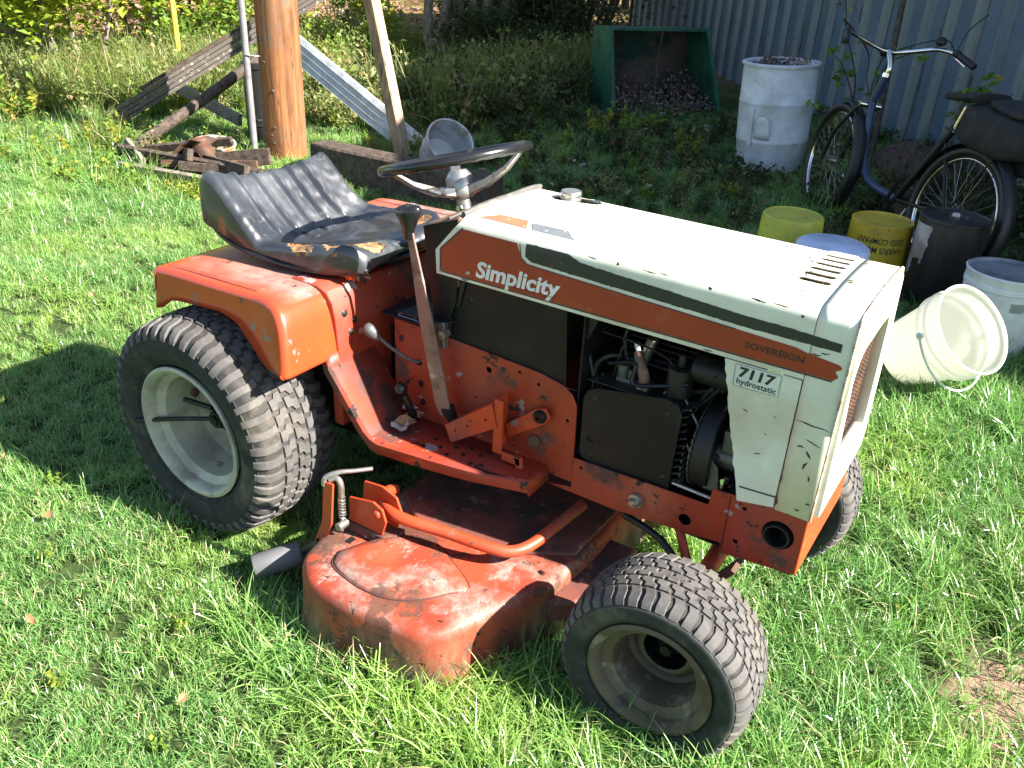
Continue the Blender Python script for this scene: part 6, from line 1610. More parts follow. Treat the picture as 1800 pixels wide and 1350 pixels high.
# ------------------------------------------------------------------ bicycle
def bicycle():
    F0 = Vector((0.405, 3.62, 0.33)); B0 = Vector((1.19, 2.83, 0.33))
    u = (F0 - B0); u.z = 0; wb = u.length; u.normalize()          # forward
    s = Vector((-u.y, u.x, 0))                                    # left of the rider
    lean = (Vector((0, 0, 1)) + s * -0.0 + Vector((0.10, 0.10, 0))).normalized()
    b = empty('bicycle', (F0 + B0) / 2 - Vector((0, 0, 0.33)), 'dark blue step through cruiser bicycle leaning by the blue shed wall', 'bicycle')
    def P(fx, h, sd=0.0): return B0 - Vector((0, 0, 0.33)) + u * fx + lean * h + s * sd
    def wheel(c, ax, fwd, name):
        w = empty(name, c); adopt(w, b)
        X = fwd.normalized(); Z = ax.cross(X).normalized(); 
        Rw = 0.325
        def ringpts(r, off=0): return [c + (X * math.cos(a) + Z * math.sin(a)) * r + ax * off for a in np.linspace(0, 2 * PI, 49)[:-1]]
        def torus(r, t, flat, n=10):
            V, F = [], []
            m = 48
            for i in range(m):
                a = 2 * PI * i / m; e = X * math.cos(a) + Z * math.sin(a)
                for k in range(n):
                    q = 2 * PI * k / n; V.append(c + e * (r + t * math.cos(q)) + ax * (flat * math.sin(q)))
            for i in range(m):
                for k in range(n): F.append((i * n + k, i * n + (k + 1) % n, ((i + 1) % m) * n + (k + 1) % n, ((i + 1) % m) * n + k))
            return V, F
        obj('tyre', torus(Rw - 0.026, 0.026, 0.026), 'bike_black', w, 60)
        obj('rim', torus(Rw - 0.058, 0.008, 0.013), 'chrome', w, 60)
        g = []
        for i in range(36):
            a = 2 * PI * i / 36; sd = 1 if i % 2 else -1; a2 = a + (0.9 if (i // 2) % 2 else -0.9)
            g.append(cyl(c + (X * math.cos(a2) + Z * math.sin(a2)) * 0.022 + ax * sd * 0.028, c + (X * math.cos(a) + Z * math.sin(a)) * (Rw - 0.060), 0.0012, n=4, cap=False))
        for gg in g: obj('spoke', gg, 'steel', w, 0)
        obj('hub', cyl(c - ax * 0.035, c + ax * 0.035, 0.02, n=14), 'steel', w, 40)
        return w
    
    axr = s.copy(); axr = (s - lean * s.dot(lean)).normalized()
    fr_f = (u - lean * u.dot(lean)).normalized()
    cR = P(0, 0.33); wheel(cR, axr, fr_f, 'rear_wheel')
    cF = P(wb, 0.33); ff = (Matrix.Rotation(R(-9), 3, lean) @ fr_f); af = (Matrix.Rotation(R(-9), 3, lean) @ axr)
    wheel(cF, af, ff, 'front_wheel')
    head_b = P(wb - 0.20, 0.70); head_t = P(wb - 0.235, 0.83)
    bb = P(0.44, 0.29)
    seat_t = P(0.22, 0.70)
    obj('down_tube', tube([head_b, P(wb - 0.235, 0.58), P(wb - 0.285, 0.44), P(wb - 0.40, 0.32), bb], 0.021, 12, 6), 'bike_blue', b, 60)
    obj('top_tube', tube([head_t - lean * 0.02, P(wb - 0.29, 0.66), P(wb - 0.345, 0.52), P(wb - 0.47, 0.425), P(0.355, 0.44)], 0.018, 12, 6), 'bike_blue', b, 60)
    obj('head_tube', cyl(head_b, head_t, 0.023, n=14), 'bike_blue', b, 40)
    obj('seat_tube', cyl(bb, seat_t, 0.018, n=12), 'bike_black', b, 40)
    for sd in (-1, 1):
        obj('chain_stay', cyl(bb, cR + axr * 0.055 * sd, 0.009, n=8), 'bike_black', b, 40)
        obj('seat_stay', cyl(P(0.235, 0.62), cR + axr * 0.055 * sd, 0.008, n=8), 'bike_black', b, 40)
        crown = P(wb - 0.185, 0.675) 
        obj('fork_blade', tube([crown + af * 0.05 * sd, cF + lean * 0.17 - ff * 0.05 + af * 0.055 * sd, cF + af * 0.055 * sd], 0.012, 8, 4), 'bike_black', b, 60)
    obj('fork_crown', cyl(P(wb - 0.185, 0.675) - af * 0.06, P(wb - 0.185, 0.675) + af * 0.06, 0.017, n=10), 'chrome', b, 40)
    # mudguards
    def guard(c, X, ax, a0, a1, name):
        Z = ax.cross(X).normalized()
        if Z.z < 0: Z = -Z
        V, F = [], []
        k = 26
        for i in range(k):
            a = a0 + (a1 - a0) * i / (k - 1); e = X * math.cos(a) + Z * math.sin(a)
            for q in (-1, -0.6, 0, 0.6, 1): V.append(c + e * (0.345 - 0.012 * q * q) + ax * q * 0.034)
        for i in range(k - 1):
            for q in range(4): F.append((5 * i + q, 5 * i + q + 1, 5 * i + q + 6, 5 * i + q + 5))
        obj(name, (V, F), 'bike_black', b, 60, solid=0.002)
    guard(cR, fr_f, axr, R(15), R(215), 'rear_mudguard'); guard(cF, ff, af, R(75), R(215), 'front_mudguard')
    for c, X, ax in ((cR, fr_f, axr), (cF, ff, af)):
        Z = ax.cross(X); Z = -Z if Z.z < 0 else Z
        obj('mudguard_stay', cyl(c - ax * 0.05, c + (X * math.cos(R(200)) + Z * math.sin(R(200))) * 0.34 - ax * 0.03, 0.0035, n=6), 'chrome', b, 40)
    # stem, handlebar, grips, levers, bell, cables
    stem_b = head_t + lean * 0.005; stem_t = P(wb - 0.245, 0.875); ext = P(wb - 0.185, 0.955)
    obj('stem', tube([stem_b, stem_t, P(wb - 0.222, 0.915), ext], 0.0145, 10, 3), 'chrome', b, 50)
    obj('stem_nut', cyl(head_t, head_t + lean * 0.02, 0.022, n=8), 'chrome', b, 30)
    hb = (Matrix.Rotation(R(-9), 3, lean) @ axr); hf = ff
    C0 = ext
    L = [C0, C0 + hb * -0.06 + lean * 0.0, C0 + hb * -0.20 + lean * 0.08 - hf * 0.02, C0 + hb * -0.29 + lean * 0.075 - hf * 0.10]
    def side(sd):
        return [C0 + hb * 0.04 * sd, C0 + hb * 0.12 * sd + lean * 0.02, C0 + hb * 0.25 * sd + lean * 0.055 - hf * 0.02, C0 + hb * 0.30 * sd + lean * 0.05 - hf * 0.12]
    for sd in (-1, 1):
        pts = side(sd); e1 = pts[-1] + (hb * 0.10 * sd - hf * 0.14 - lean * 0.03).normalized() * 0.02
        obj('handlebar', tube([C0] + pts + [e1], 0.011, 10, 5), 'chrome', b, 60)
        d = (hb * 0.30 * sd - hf * 0.9 - lean * 0.30).normalized()
        obj('grip', cyl(e1, e1 + d * 0.125, 0.017, n=12), 'bike_black', b, 40, bevel=0.003)
        obj('shifter', cyl(e1 - d * 0.035, e1 - d * 0.002, 0.020, n=12), 'bike_black', b, 40, bevel=0.003)
        obj('brake_lever', tube([e1 - d * 0.04 + lean * -0.01, e1 + hf * 0.035 - lean * 0.012, e1 + d * 0.09 + hf * 0.035 - lean * 0.02], 0.006, 6, 4), 'bike_black' if sd > 0 else 'chrome', b, 50)
        obj('cable', tube([e1 - d * 0.04, e1 - d * 0.10 + hf * 0.08 + lean * 0.03, C0 + hf * 0.12 + hb * 0.06 * sd - lean * 0.02, C0 + hf * 0.10 - lean * 0.16 + hb * 0.02 * sd, P(wb - 0.20, 0.70) + hf * 0.03], 0.0035, 6, 6), 'bike_black', b, 60)
    bl = side(-1)[2] + lean * 0.028
    obj('bell', lathe([(0.0001, 0.036), (0.018, 0.033), (0.028, 0.02), (0.030, 0.004), (0.026, 0.0), (0.010, -0.012)], side(1)[2] + lean * 0.012 if False else bl, lean, 20), 'bike_black', b, 50)
    mr = side(-1)[3] + lean * 0.02
    obj('mirror_arm', tube([mr, mr + lean * 0.10 - hb * 0.02, mr + lean * 0.19 - hb * 0.09], 0.004, 6, 4), 'bike_black', b, 60)
    obj('front_clamp', merge(cyl(C0 + hf * 0.01 - hb * 0.05, C0 + hf * 0.01 + hb * 0.05, 0.014, n=10), box(-0.02, 0.02, -0.02, 0.02, -0.02, 0.02) if False else cyl(C0 + hf * 0.03, C0 + hf * 0.06 - lean * 0.02, 0.02, n=10)), 'bike_black', b, 40, bevel=0.003)
    # saddle and post
    obj('seat_post', cyl(seat_t - lean * 0.02, P(0.195, 0.80), 0.012, n=10), 'chrome', b, 40)
    V, F = [], []
    k, m = 14, 10
    for i in range(k):
        f = i / (k - 1); w = 0.018 + 0.09 * (1 / (1 + math.exp((f - 0.42) * 11)))
        cx = 0.06 + f * 0.29; z = 0.845 + 0.016 * math.cos(f * 3.2)
        for q in range(m):
            a = 2 * PI * q / m; V.append(P(cx, z + (0.022 if math.sin(a) > 0 else 0.030) * math.sin(a) * (1 if w > .03 else .7), w * math.cos(a)))
    for i in range(k - 1):
        for q in range(m): F.append((i * m + q, i * m + (q + 1) % m, (i + 1) * m + (q + 1) % m, (i + 1) * m + q))
    F += [tuple(range(m)), tuple(range((k - 1) * m, k * m))[::-1]]
    sd_ = obj('saddle', (V, F), 'bag', b, 60); ss_ = sd_.modifiers.new('s', 'SUBSURF'); ss_.levels = 1; ss_.render_levels = 1
    # crank, pedal, chainguard
    obj('crank', cyl(bb - axr * 0.06, P(0.50, 0.15, -0.075), 0.009, n=8), 'chrome', b, 40)
    obj('pedal', box(-0.045, 0.045, -0.03, 0.03, -0.012, 0.012), 'chrome', b, 0, bevel=0.004); pd = b.children[-1]; pd.matrix_parent_inverse = wmat(b).inverted(); pd.location = P(0.505, 0.145, -0.12)
    obj('crank', cyl(bb + axr * 0.05, P(0.38, 0.42, 0.065), 0.009, n=8), 'bike_black', b, 40)
    obj('chainring', cyl(bb - axr * 0.045, bb - axr * 0.05, 0.075, n=28), 'bike_black', b, 30)
    obj('chain_guard', cyl(bb - axr * 0.052 + lean * 0.065, cR - axr * 0.052 + lean * 0.045, 0.010, n=8), 'bike_black', b, 40)
    obj('kickstand', cyl(P(0.33, 0.27), P(0.36, 0.0, 0.10), 0.008, n=8), 'steel', b, 40)
    obj('carrier', merge(cyl(P(0.22, 0.70, 0.05), P(-0.22, 0.70, 0.05), 0.005, n=6), cyl(P(0.22, 0.70, -0.05), P(-0.22, 0.70, -0.05), 0.005, n=6), cyl(P(-0.18, 0.70, -0.05), P(0.0, 0.34, -0.06), 0.005, n=6), cyl(P(-0.18, 0.70, 0.05), P(0.0, 0.34, 0.06), 0.005, n=6)), 'bike_black', b, 40)
    # maker's name down the blue tube
    V, F, w = text_mesh('Schwinn', 1.0, 0.02, 0.1)
    path = smooth_path([head_b, P(wb - 0.235, 0.58), P(wb - 0.285, 0.44), P(wb - 0.40, 0.32), bb], 12)
    cum = [0]
    for a, c in zip(path[:-1], path[1:]): cum.append(cum[-1] + (c - a).length)
    out = []
    cam = Vector((1.617, -1.579, 1.42))
    for v in V:
        t = 0.07 + v[0] / w * 0.20; i = min(np.searchsorted(cum, t), len(path) - 1); i = max(i, 1)
        f = (t - cum[i - 1]) / (cum[i] - cum[i - 1]); p = path[i - 1].lerp(path[i], f); tg = (path[i] - path[i - 1]).normalized()
        side_n = (-axr - tg * (-axr).dot(tg)).normalized(); upn = side_n.cross(tg).normalized()
        q = p + (side_n * math.cos((v[1] - 0.3) * 1.1) + -upn * -math.sin((v[1] - 0.3) * 1.1)) * 0.0218
        out.append(q)
    mesh('brand_lettering', out, F, M['white_ink'], b, 0)
    # pannier bag is carried by the bicycle
    g = empty('bike_bag', P(-0.02, 0.70), 'bulky black nylon bag strapped behind the bicycle saddle', 'bag')
    bm_pts = []
    def rbox(cx, cz, cs, lx, lz, ls, rot=0.0):
        V, F = [], []
        n1, n2 = 16, 10
        for i in range(n2 + 1):
            ph = -PI / 2 + PI * i / n2
            for k in range(n1):
                th = 2 * PI * k / n1
                def sg(v, e): return math.copysign(abs(v) ** e, v)
                x = sg(math.cos(ph), 0.45) * sg(math.cos(th), 0.5); y = sg(math.cos(ph), 0.45) * sg(math.sin(th), 0.5); z = sg(math.sin(ph), 0.6)
                dx = x * lx / 2; dz = z * lz / 2; dy = y * ls / 2
                X_ = dx * math.cos(rot) - dz * math.sin(rot); Z_ = dx * math.sin(rot) + dz * math.cos(rot)
                nn = 0.010 * mnoise.noise(Vector((dx * 9, dy * 9, dz * 9)))
                V.append(P(cx + X_, cz + Z_ + nn, cs + dy + nn))
        for i in range(n2):
            for k in range(n1): F.append((i * n1 + k, i * n1 + (k + 1) % n1, (i + 1) * n1 + (k + 1) % n1, (i + 1) * n1 + k))
        return V, F
    obj('bag_body', rbox(-0.045, 0.735, -0.04, 0.40, 0.20, 0.26, 0.10), 'bag', g, 50)
    obj('side_pocket', rbox(-0.045, 0.640, -0.135, 0.36, 0.17, 0.10, 0.05), 'bag', g, 50)
    obj('bag_flap', rbox(-0.10, 0.84, -0.04, 0.24, 0.035, 0.22, 0.14), 'bag', g, 50)
    obj('zip_pull', tube([P(-0.11, 0.865, -0.10), P(-0.14, 0.86, -0.115), P(-0.17, 0.85, -0.12)], 0.004, 6, 3), 'steel', g, 60)
    obj('bag_strap', tube([P(0.12, 0.70, -0.15), P(0.135, 0.64, -0.16), P(0.13, 0.58, -0.15)], 0.006, 6, 3), 'red', g, 60)
    # leaning iron pipes
    a = empty('iron_pipe', (0.33, 5.3, 0), 'brown iron pipe leaning on the shed wall behind the handlebars', 'pipe')
    obj('pipe', cyl((0.42, 4.95, 0.0), (0.135, 6.05, 2.3), 0.022, n=12), 'bark_dark', a, 60)
    a = empty('iron_pipe', (1.33, 3.83, 0), 'dark iron pipe leaning at the right edge behind the bag', 'pipe')
    obj('pipe', cyl((1.335, 3.60, 0.0), (1.50, 4.72, 1.7), 0.022, n=12), 'rust', a, 60)
    a = empty('field_stone', (0.55, 4.6, 0), 'brown field stone at the foot of the shed behind the bicycle frame', 'stone')
    V, F = [], []
    bm = bmesh.new(); bmesh.ops.create_icosphere(bm, subdivisions=3, radius=1)
    for v in bm.verts:
        n_ = 1 + 0.25 * mnoise.noise(v.co * 1.3); v.co = Vector((v.co.x * 0.25 * n_, v.co.y * 0.18 * n_, v.co.z * 0.20 * n_))
    bm.verts.index_update(); V = [tuple(v.co + Vector((0.72, 4.75, 0.10))) for v in bm.verts]; F = [tuple(v.index for v in f.verts) for f in bm.faces]; bm.free()
    obj('stone_body', (V, F), 'dark_wood', a, 60)
bicycle()

# ------------------------------------------------------------------ vegetation
def foliage(name, c, size, nleaf, lsize, mat, parent, seed, nclump=24, flat=0.2, low=0.0):
    rs = np.random.default_rng(seed)
    V, F, UV = [], [], []
    cl = []
    for i in range(nclump):
        while True:
            q = rs.uniform(-1, 1, 3)
            if q @ q < 1: break
        q = q * (0.55 + 0.45 * rs.random())
        cl.append((Vector((c[0] + q[0] * size[0], c[1] + q[1] * size[1], max(low, c[2] + q[2] * size[2]))), rs.uniform(0.12, 0.30)))
    for i in range(nleaf):
        cc, r = cl[rs.integers(nclump)]
        p = cc + Vector(rs.normal(size=3)) * r * min(size) * 1.1
        if p.z < low: p.z = low + rs.random() * 0.2
        leaf(V, F, UV, p, lsize * rs.uniform(0.6, 1.3), rs, flat)
    o = mesh(name, V, F, M[mat], parent, 0, uv=UV)
    return o, cl
def shrub(name, loc, label, cat, size, nleaf, lsize, mat, seed, group=None, stems=5, h0=0.4, nclump=26, bark='bark_dark', stem_r=0.02, low=0.02):
    e = empty(name, loc, label, cat, group)
    c = (loc[0], loc[1], loc[2] + size[2] * 0.9 + h0)
    o, cl = foliage('foliage', c, size, nleaf, lsize, mat, e, seed, nclump, low=low)
    rs = np.random.default_rng(seed + 1)
    g = []
    for i in range(stems):
        t = cl[rs.integers(len(cl))][0]
        b0 = Vector(loc) + Vector((rs.normal() * size[0] * 0.18, rs.normal() * size[1] * 0.18, -0.03))
        mid = b0.lerp(t, 0.5) + Vector((rs.normal() * 0.08, rs.normal() * 0.08, 0.08))
        obj('stem', tube([b0, mid, t], [stem_r * 1.2, stem_r * 0.8, stem_r * 0.3], 7, 5), bark, e, 60)
        if False: pass
    # twigs linking clumps
    for i in range(min(18, len(cl))):
        a = cl[i][0]; b = cl[rs.integers(len(cl))][0]
        g.append(tube([a, a.lerp(b, 0.5) + Vector((0, 0, 0.05)), b], [stem_r * 0.35, stem_r * 0.2], 4, 2, cap=False))
    tw = obj('twigs', merge(*g), bark, e, 60); tw['kind'] = 'stuff'
    return e
def vegetation():
    G = 'bushes at the edge of the clearing'
    # left bank of yellow green maple scrub
    shrub('maple_bush', (-5.9, 2.9, 0), 'yellow green maple bush at the far left edge behind the tall grass', 'bush', (0.9, 0.7, 0.95), 5200, 0.085, 'leaf_yellow', 11, G, 6, 0.35, 34, 'bark')
    shrub('maple_bush', (-7.0, 4.3, 0), 'bright yellow green bush just left of the yellow marker pole', 'bush', (1.2, 0.9, 1.2), 6500, 0.095, 'leaf_yellow', 12, G, 6, 0.35, 36, 'bark')
    shrub('maple_bush', (-6.5, 5.1, 0), 'yellow green bush right of the yellow marker pole', 'bush', (1.05, 0.8, 1.0), 5200, 0.09, 'leaf_yellow', 13, G, 6, 0.3, 34, 'bark')
    shrub('maple_bush', (-7.9, 2.7, 0), 'green bush in the top left corner behind the brown trunk', 'bush', (1.0, 0.9, 1.2), 5200, 0.085, 'leaf_green', 14, G, 6, 0.4, 34)
    shrub('low_bush', (-5.9, 4.3, 0), 'low leafy green bush under the upper end of the siding stack', 'bush', (0.6, 0.5, 0.35), 2600, 0.065, 'leaf_green', 15, G, 5, 0.1, 20)
    # distant screen of trees
    k = 0
    far = [(-14.5, 3.5, 'leaf_green', 'far green tree at the left end of the wood'), (-15, 8, 'leaf_yellow', 'far yellowish tree behind the yellow marker pole'), (-14, 13, 'leaf_green', 'far green tree above the siding stack'), (-11.5, 16.5, 'leaf_yellow', 'far yellowish tree behind the wooden pole'),
           (-8.5, 17.5, 'leaf_green', 'far green tree above the leaning post'), (-5.0, 16.5, 'leaf_dark', 'far dark tree behind the trunk clump')]
    for (x, y, m, lb) in far:
        k += 1
        shrub('forest_tree', (x, y, 0), lb, 'tree', (2.8, 2.4, 2.6), 7000, 0.19, m, 30 + k, 'trees of the wood behind the clearing', 5, 1.0, 44, 'bark_dark', 0.08, 0.3)
    shrub('maple_bush', (-9.6, 4.6, 0), 'yellow green bush deep in the scrub at the far left', 'bush', (1.3, 1.1, 1.2), 6000, 0.11, 'leaf_yellow', 16, G, 6, 0.3, 36, 'bark')
    shrub('maple_bush', (-9.3, 7.6, 0), 'yellow green bush seen between the siding stack and the wooden pole', 'bush', (1.2, 1.0, 0.9), 4200, 0.10, 'leaf_yellow', 17, G, 6, 0.2, 30, 'bark')
    # trunks at left and centre
    t = empty('trunk_tree', (-6.95, 3.15, 0), 'slim brown tree trunk rising near the top left corner', 'tree')
    obj('trunk', tube([(-6.95, 3.15, -0.05), (-6.93, 3.18, 0.8), (-7.0, 3.2, 1.8), (-6.95, 3.3, 3.2)], [0.075, 0.06, 0.055, 0.04], 12, 4), 'bark_dark', t, 60)
    foliage('crown', (-6.95, 3.3, 3.3), (1.1, 1.1, 0.7), 2600, 0.09, 'leaf_green', t, 51, 24)
    t = empty('trunk_clump_tree', (-4.6, 6.75, 0), 'pale grey many stemmed tree clump at the top centre', 'tree')
    rs = np.random.default_rng(8)
    stems = [((-4.75, 6.62), (-4.95, 6.6), 0.055), ((-4.60, 6.70), (-4.72, 6.75), 0.065), ((-4.48, 6.78), (-4.40, 6.9), 0.050), ((-4.35, 6.85), (-4.15, 6.9), 0.060), ((-4.20, 6.95), (-3.8, 7.1), 0.045), ((-4.65, 6.9), (-4.9, 7.1), 0.045), ((-4.45, 6.6), (-4.55, 6.5), 0.03)]
    for (a, b, r) in stems:
        obj('trunk', tube([(a[0], a[1], -0.05), (a[0] + rs.normal() * 0.05, a[1] + rs.normal() * 0.05, 0.4), (a[0] * 0.5 + b[0] * 0.5, a[1] * 0.5 + b[1] * 0.5, 1.1), (b[0], b[1], 1.9), (b[0] + rs.normal() * .1, b[1] + rs.normal() * .1, 3.2)], [r * 1.5, r, r * 0.85, r * 0.7, r * 0.5], 10, 4), 'bark' if r > 0.04 else 'bark_dark', t, 60)
    foliage('crown', (-4.3, 7.2, 2.9), (1.5, 1.3, 0.8), 3600, 0.085, 'leaf_green', t, 52, 26)
    # dark vines and brush between trunks and shed
    shrub('dark_brush', (-3.55, 7.4, 0), 'dark vine covered brush between the trunk clump and the green hopper', 'bush', (0.85, 0.6, 0.95), 6500, 0.052, 'leaf_dark', 61, None, 9, 0.15, 40, 'bark_dark', 0.022)
    shrub('dark_brush', (-4.3, 9.0, 0), 'dark brush against the left end of the shed wall', 'bush', (1.0, 0.9, 1.3), 7000, 0.065, 'leaf_dark', 62, None, 9, 0.3, 40, 'bark_dark', 0.025)
    shrub('dark_brush', (-5.15, 7.7, 0), 'brown leaved brush left of the trunk clump', 'bush', (0.7, 0.5, 0.7), 2600, 0.055, 'leaf_dead', 63, None, 8, 0.2, 26, 'bark', 0.018)
    shrub('dark_brush', (-4.35, 7.55, 0), 'low dark tangle of vines over the feet of the trunk clump', 'bush', (0.75, 0.5, 0.55), 5200, 0.05, 'leaf_dark', 64, None, 9, 0.05, 36, 'bark_dark', 0.018)
    shrub('dark_brush', (-3.9, 6.55, 0), 'dark leafy weeds and brush left of the green hopper', 'bush', (0.8, 0.45, 0.38), 5200, 0.042, 'leaf_dark', 65, None, 9, 0.02, 36, 'bark_dark', 0.012)
    shrub('dark_brush', (-5.5, 9.4, 0), 'tall dark brush behind the trunk clump', 'bush', (1.4, 0.9, 1.1), 6500, 0.07, 'leaf_dark', 66, None, 9, 0.2, 40, 'bark_dark', 0.025)
    for i, (x, y, h_, lb) in enumerate(((-3.75, 7.9, 1.7, 'bare brown stemmed thicket just left of the green hopper'), (-4.9, 8.3, 1.9, 'bare brown stemmed thicket behind the trunk clump'))):
        e = empty('bare_thicket', (x, y, 0), lb, 'bush')
        r3 = np.random.default_rng(300 + i)
        for k in range(26):
            b0 = Vector((x + r3.normal() * 0.35, y + r3.normal() * 0.25, -0.03)); t = b0 + Vector((r3.normal() * 0.3, r3.normal() * 0.25, h_ * r3.uniform(0.6, 1.2)))
            obj('stem', tube([b0, b0.lerp(t, 0.5) + Vector((r3.normal() * 0.1, r3.normal() * 0.08, 0)), t], [0.014, 0.009, 0.004], 5, 5), 'bark' if k % 2 else 'bark_dark', e, 60)
        foliage('foliage', (x, y, h_ * 0.55), (0.6, 0.45, h_ * 0.5), 900, 0.05, 'leaf_dead', e, 310 + i, 30)
    # saplings in the litter
    for i, (x, y, m, lb) in enumerate(((-6.2, 6.9, 'leaf_green', 'thin green sapling in the leaf litter left of the leaning post'), (-5.6, 6.6, 'leaf_yellow', 'thin yellow green sapling right of the leaning post'), (-8.8, 9.2, 'leaf_green', 'green sapling far out in the leaf litter'), (-7.6, 8.6, 'leaf_yellow', 'yellow sapling far out in the leaf litter'))):
        shrub('sapling', (x, y, 0), lb, 'sapling', (0.35, 0.3, 0.4), 420, 0.08, m, 70 + i, 'saplings in the leaf litter', 4, 0.15, 12, 'bark', 0.012)
    # weeds by the shed foot and vines on the wall
    def vine(name, pts, label, nl, ls, mat, seed, r=0.006, cat='vine'):
        rs = np.random.default_rng(seed)
        e = empty(name, pts[0], label, cat)
        obj('stem', tube(pts, [r * 1.2, r, r * 0.6], 6, 6), 'bark_dark', e, 60)
        P = smooth_path(pts, 8)
        for i in range(nl):
            p = P[rs.integers(len(P) // 3, len(P))]; V, F, UV = [], [], []
            q = p + Vector((rs.normal() * 0.05, rs.normal() * 0.03, rs.normal() * 0.04))
            for j in range(3): leaf(V, F, UV, q + Vector(rs.normal(size=3)) * 0.015, ls * rs.uniform(0.7, 1.2), rs)
            mesh('leaf', V, F, M[mat], e, 0, uv=UV)
        return e
    vine('wall_vine', [(0.22, 4.85, 0), (0.19, 5.02, 0.55), (0.02, 5.1, 0.95), (-0.12, 5.2, 1.5)], 'thin bare vine stem climbing the wall beside the white barrel', 7, 0.05, 'leaf_dead', 81)
    vine('wall_vine', [(0.20, 4.9, 0), (0.25, 4.9, 0.35), (0.14, 4.95, 0.62), (0.02, 5.0, 0.75)], 'vine with pale green leaves between the barrel and the bicycle', 12, 0.07, 'leaf_green', 82)
    vine('wall_vine', [(0.32, 4.45, 0), (0.27, 4.5, 0.25), (0.2, 4.5, 0.40), (0.08, 4.5, 0.47)], 'drooping leafy sprig in front of the white barrel', 10, 0.06, 'leaf_green', 83, 0.004)
    vine('wall_vine', [(0.42, 4.3, 0), (0.47, 4.5, 0.5), (0.40, 4.8, 0.75), (0.62, 4.9, 0.85)], 'leafy vine behind the front bicycle wheel', 10, 0.06, 'leaf_green', 84)
    vine('wall_vine', [(1.05, 4.3, 0.1), (1.02, 4.4, 0.5), (1.0, 4.4, 0.66), (1.05, 4.4, 0.74)], 'green leafy tuft above the bicycle saddle', 26, 0.07, 'leaf_green', 85)
    vine('seedling', [(-1.52, 5.50, 0), (-1.55, 5.52, 0.5), (-1.5, 5.5, 1.0), (-1.42, 5.55, 1.8)], 'bare grey seedling stem standing in front of the green hopper', 3, 0.04, 'leaf_dead', 86, 0.006, 'sapling')
vegetation()

# ------------------------------------------------------------------ scattered instances (grass, weeds, litter)
def proto_coll(name, meshes):
    c = bpy.data.collections.new(name)
    for i, me in enumerate(meshes):
        o = bpy.data.objects.new('%s_tuft_%02d' % (name, i), me); c.objects.link(o)
    return c
def blade_tuft(nb, h, spread, w, seed, mat, lean=0.6, segs=3, curl=1.0):
    rs = np.random.default_rng(seed)
    V, F, UV = [], [], []
    for i in range(nb):
        a = rs.uniform(0, 2 * PI); r = spread * math.sqrt(rs.random()); bx, by = r * math.cos(a), r * math.sin(a)
        L = h * rs.uniform(0.55, 1.15); d = rs.uniform(0, 2 * PI); ln = lean * rs.uniform(0.15, 1.25)
        ww = w * rs.uniform(0.6, 1.25)
        dx, dy = math.cos(d), math.sin(d); sx, sy = -dy, dx
        x = y = z = 0.0; ang = 0.1 + ln * 0.35; b = len(V); col = rs.random()
        tw = rs.uniform(-0.6, 0.6)
        for s in range(segs + 1):
            f = s / segs; wd = ww * (1 - f ** 1.7) * 0.5 + 0.0002
            V.append((bx + x * dx + sx * wd, by + x * dy + sy * wd, z + tw * wd)); V.append((bx + x * dx - sx * wd, by + x * dy - sy * wd, z - tw * wd))
            x += math.sin(ang) * L / segs; z += math.cos(ang) * L / segs; ang += ln * curl * 0.75 / segs * 2
        for s in range(segs):
            F.append((b + 2 * s, b + 2 * s + 1, b + 2 * s + 3, b + 2 * s + 2))
            UV += [(col, s / segs), (col, s / segs), (col, (s + 1) / segs), (col, (s + 1) / segs)]
    me = bpy.data.meshes.new('tuft'); me.from_pydata(V, [], F); me.materials.append(mat)
    l = me.uv_layers.new(name='UVMap'); l.data.foreach_set('uv', np.asarray(UV, dtype=np.float32).ravel())
    me.update(); return me
def herb(seed, h, nl, ls, mat):
    rs = np.random.default_rng(seed); V, F, UV = [], [], []
    for k in range(4):
        top = Vector((rs.normal() * h * 0.25, rs.normal() * h * 0.25, h * rs.uniform(0.6, 1.1)))
        g = tube([(0, 0, 0), tuple(top * 0.5 + Vector((0.01, 0, 0.01))), tuple(top)], [0.0025, 0.0012], 4, 2, cap=False)
        b = len(V); V += [tuple(v) for v in g[0]]; F += [tuple(i + b for i in f) for f in g[1]]; UV += [(0.9, 0)] * (4 * len(g[1]))
        for i in range(nl):
            f = rs.uniform(0.2, 1.05); p = top * f + Vector(rs.normal(size=3)) * 0.10 * h
            leaf(V, F, UV, p, ls * rs.uniform(0.5, 1.3), rs)
    me = bpy.data.meshes.new('herb'); me.from_pydata([tuple(v) for v in V], [], F); me.materials.append(mat)
    l = me.uv_layers.new(name='UVMap'); l.data.foreach_set('uv', np.asarray(UV, dtype=np.float32).ravel()); me.update(); return me
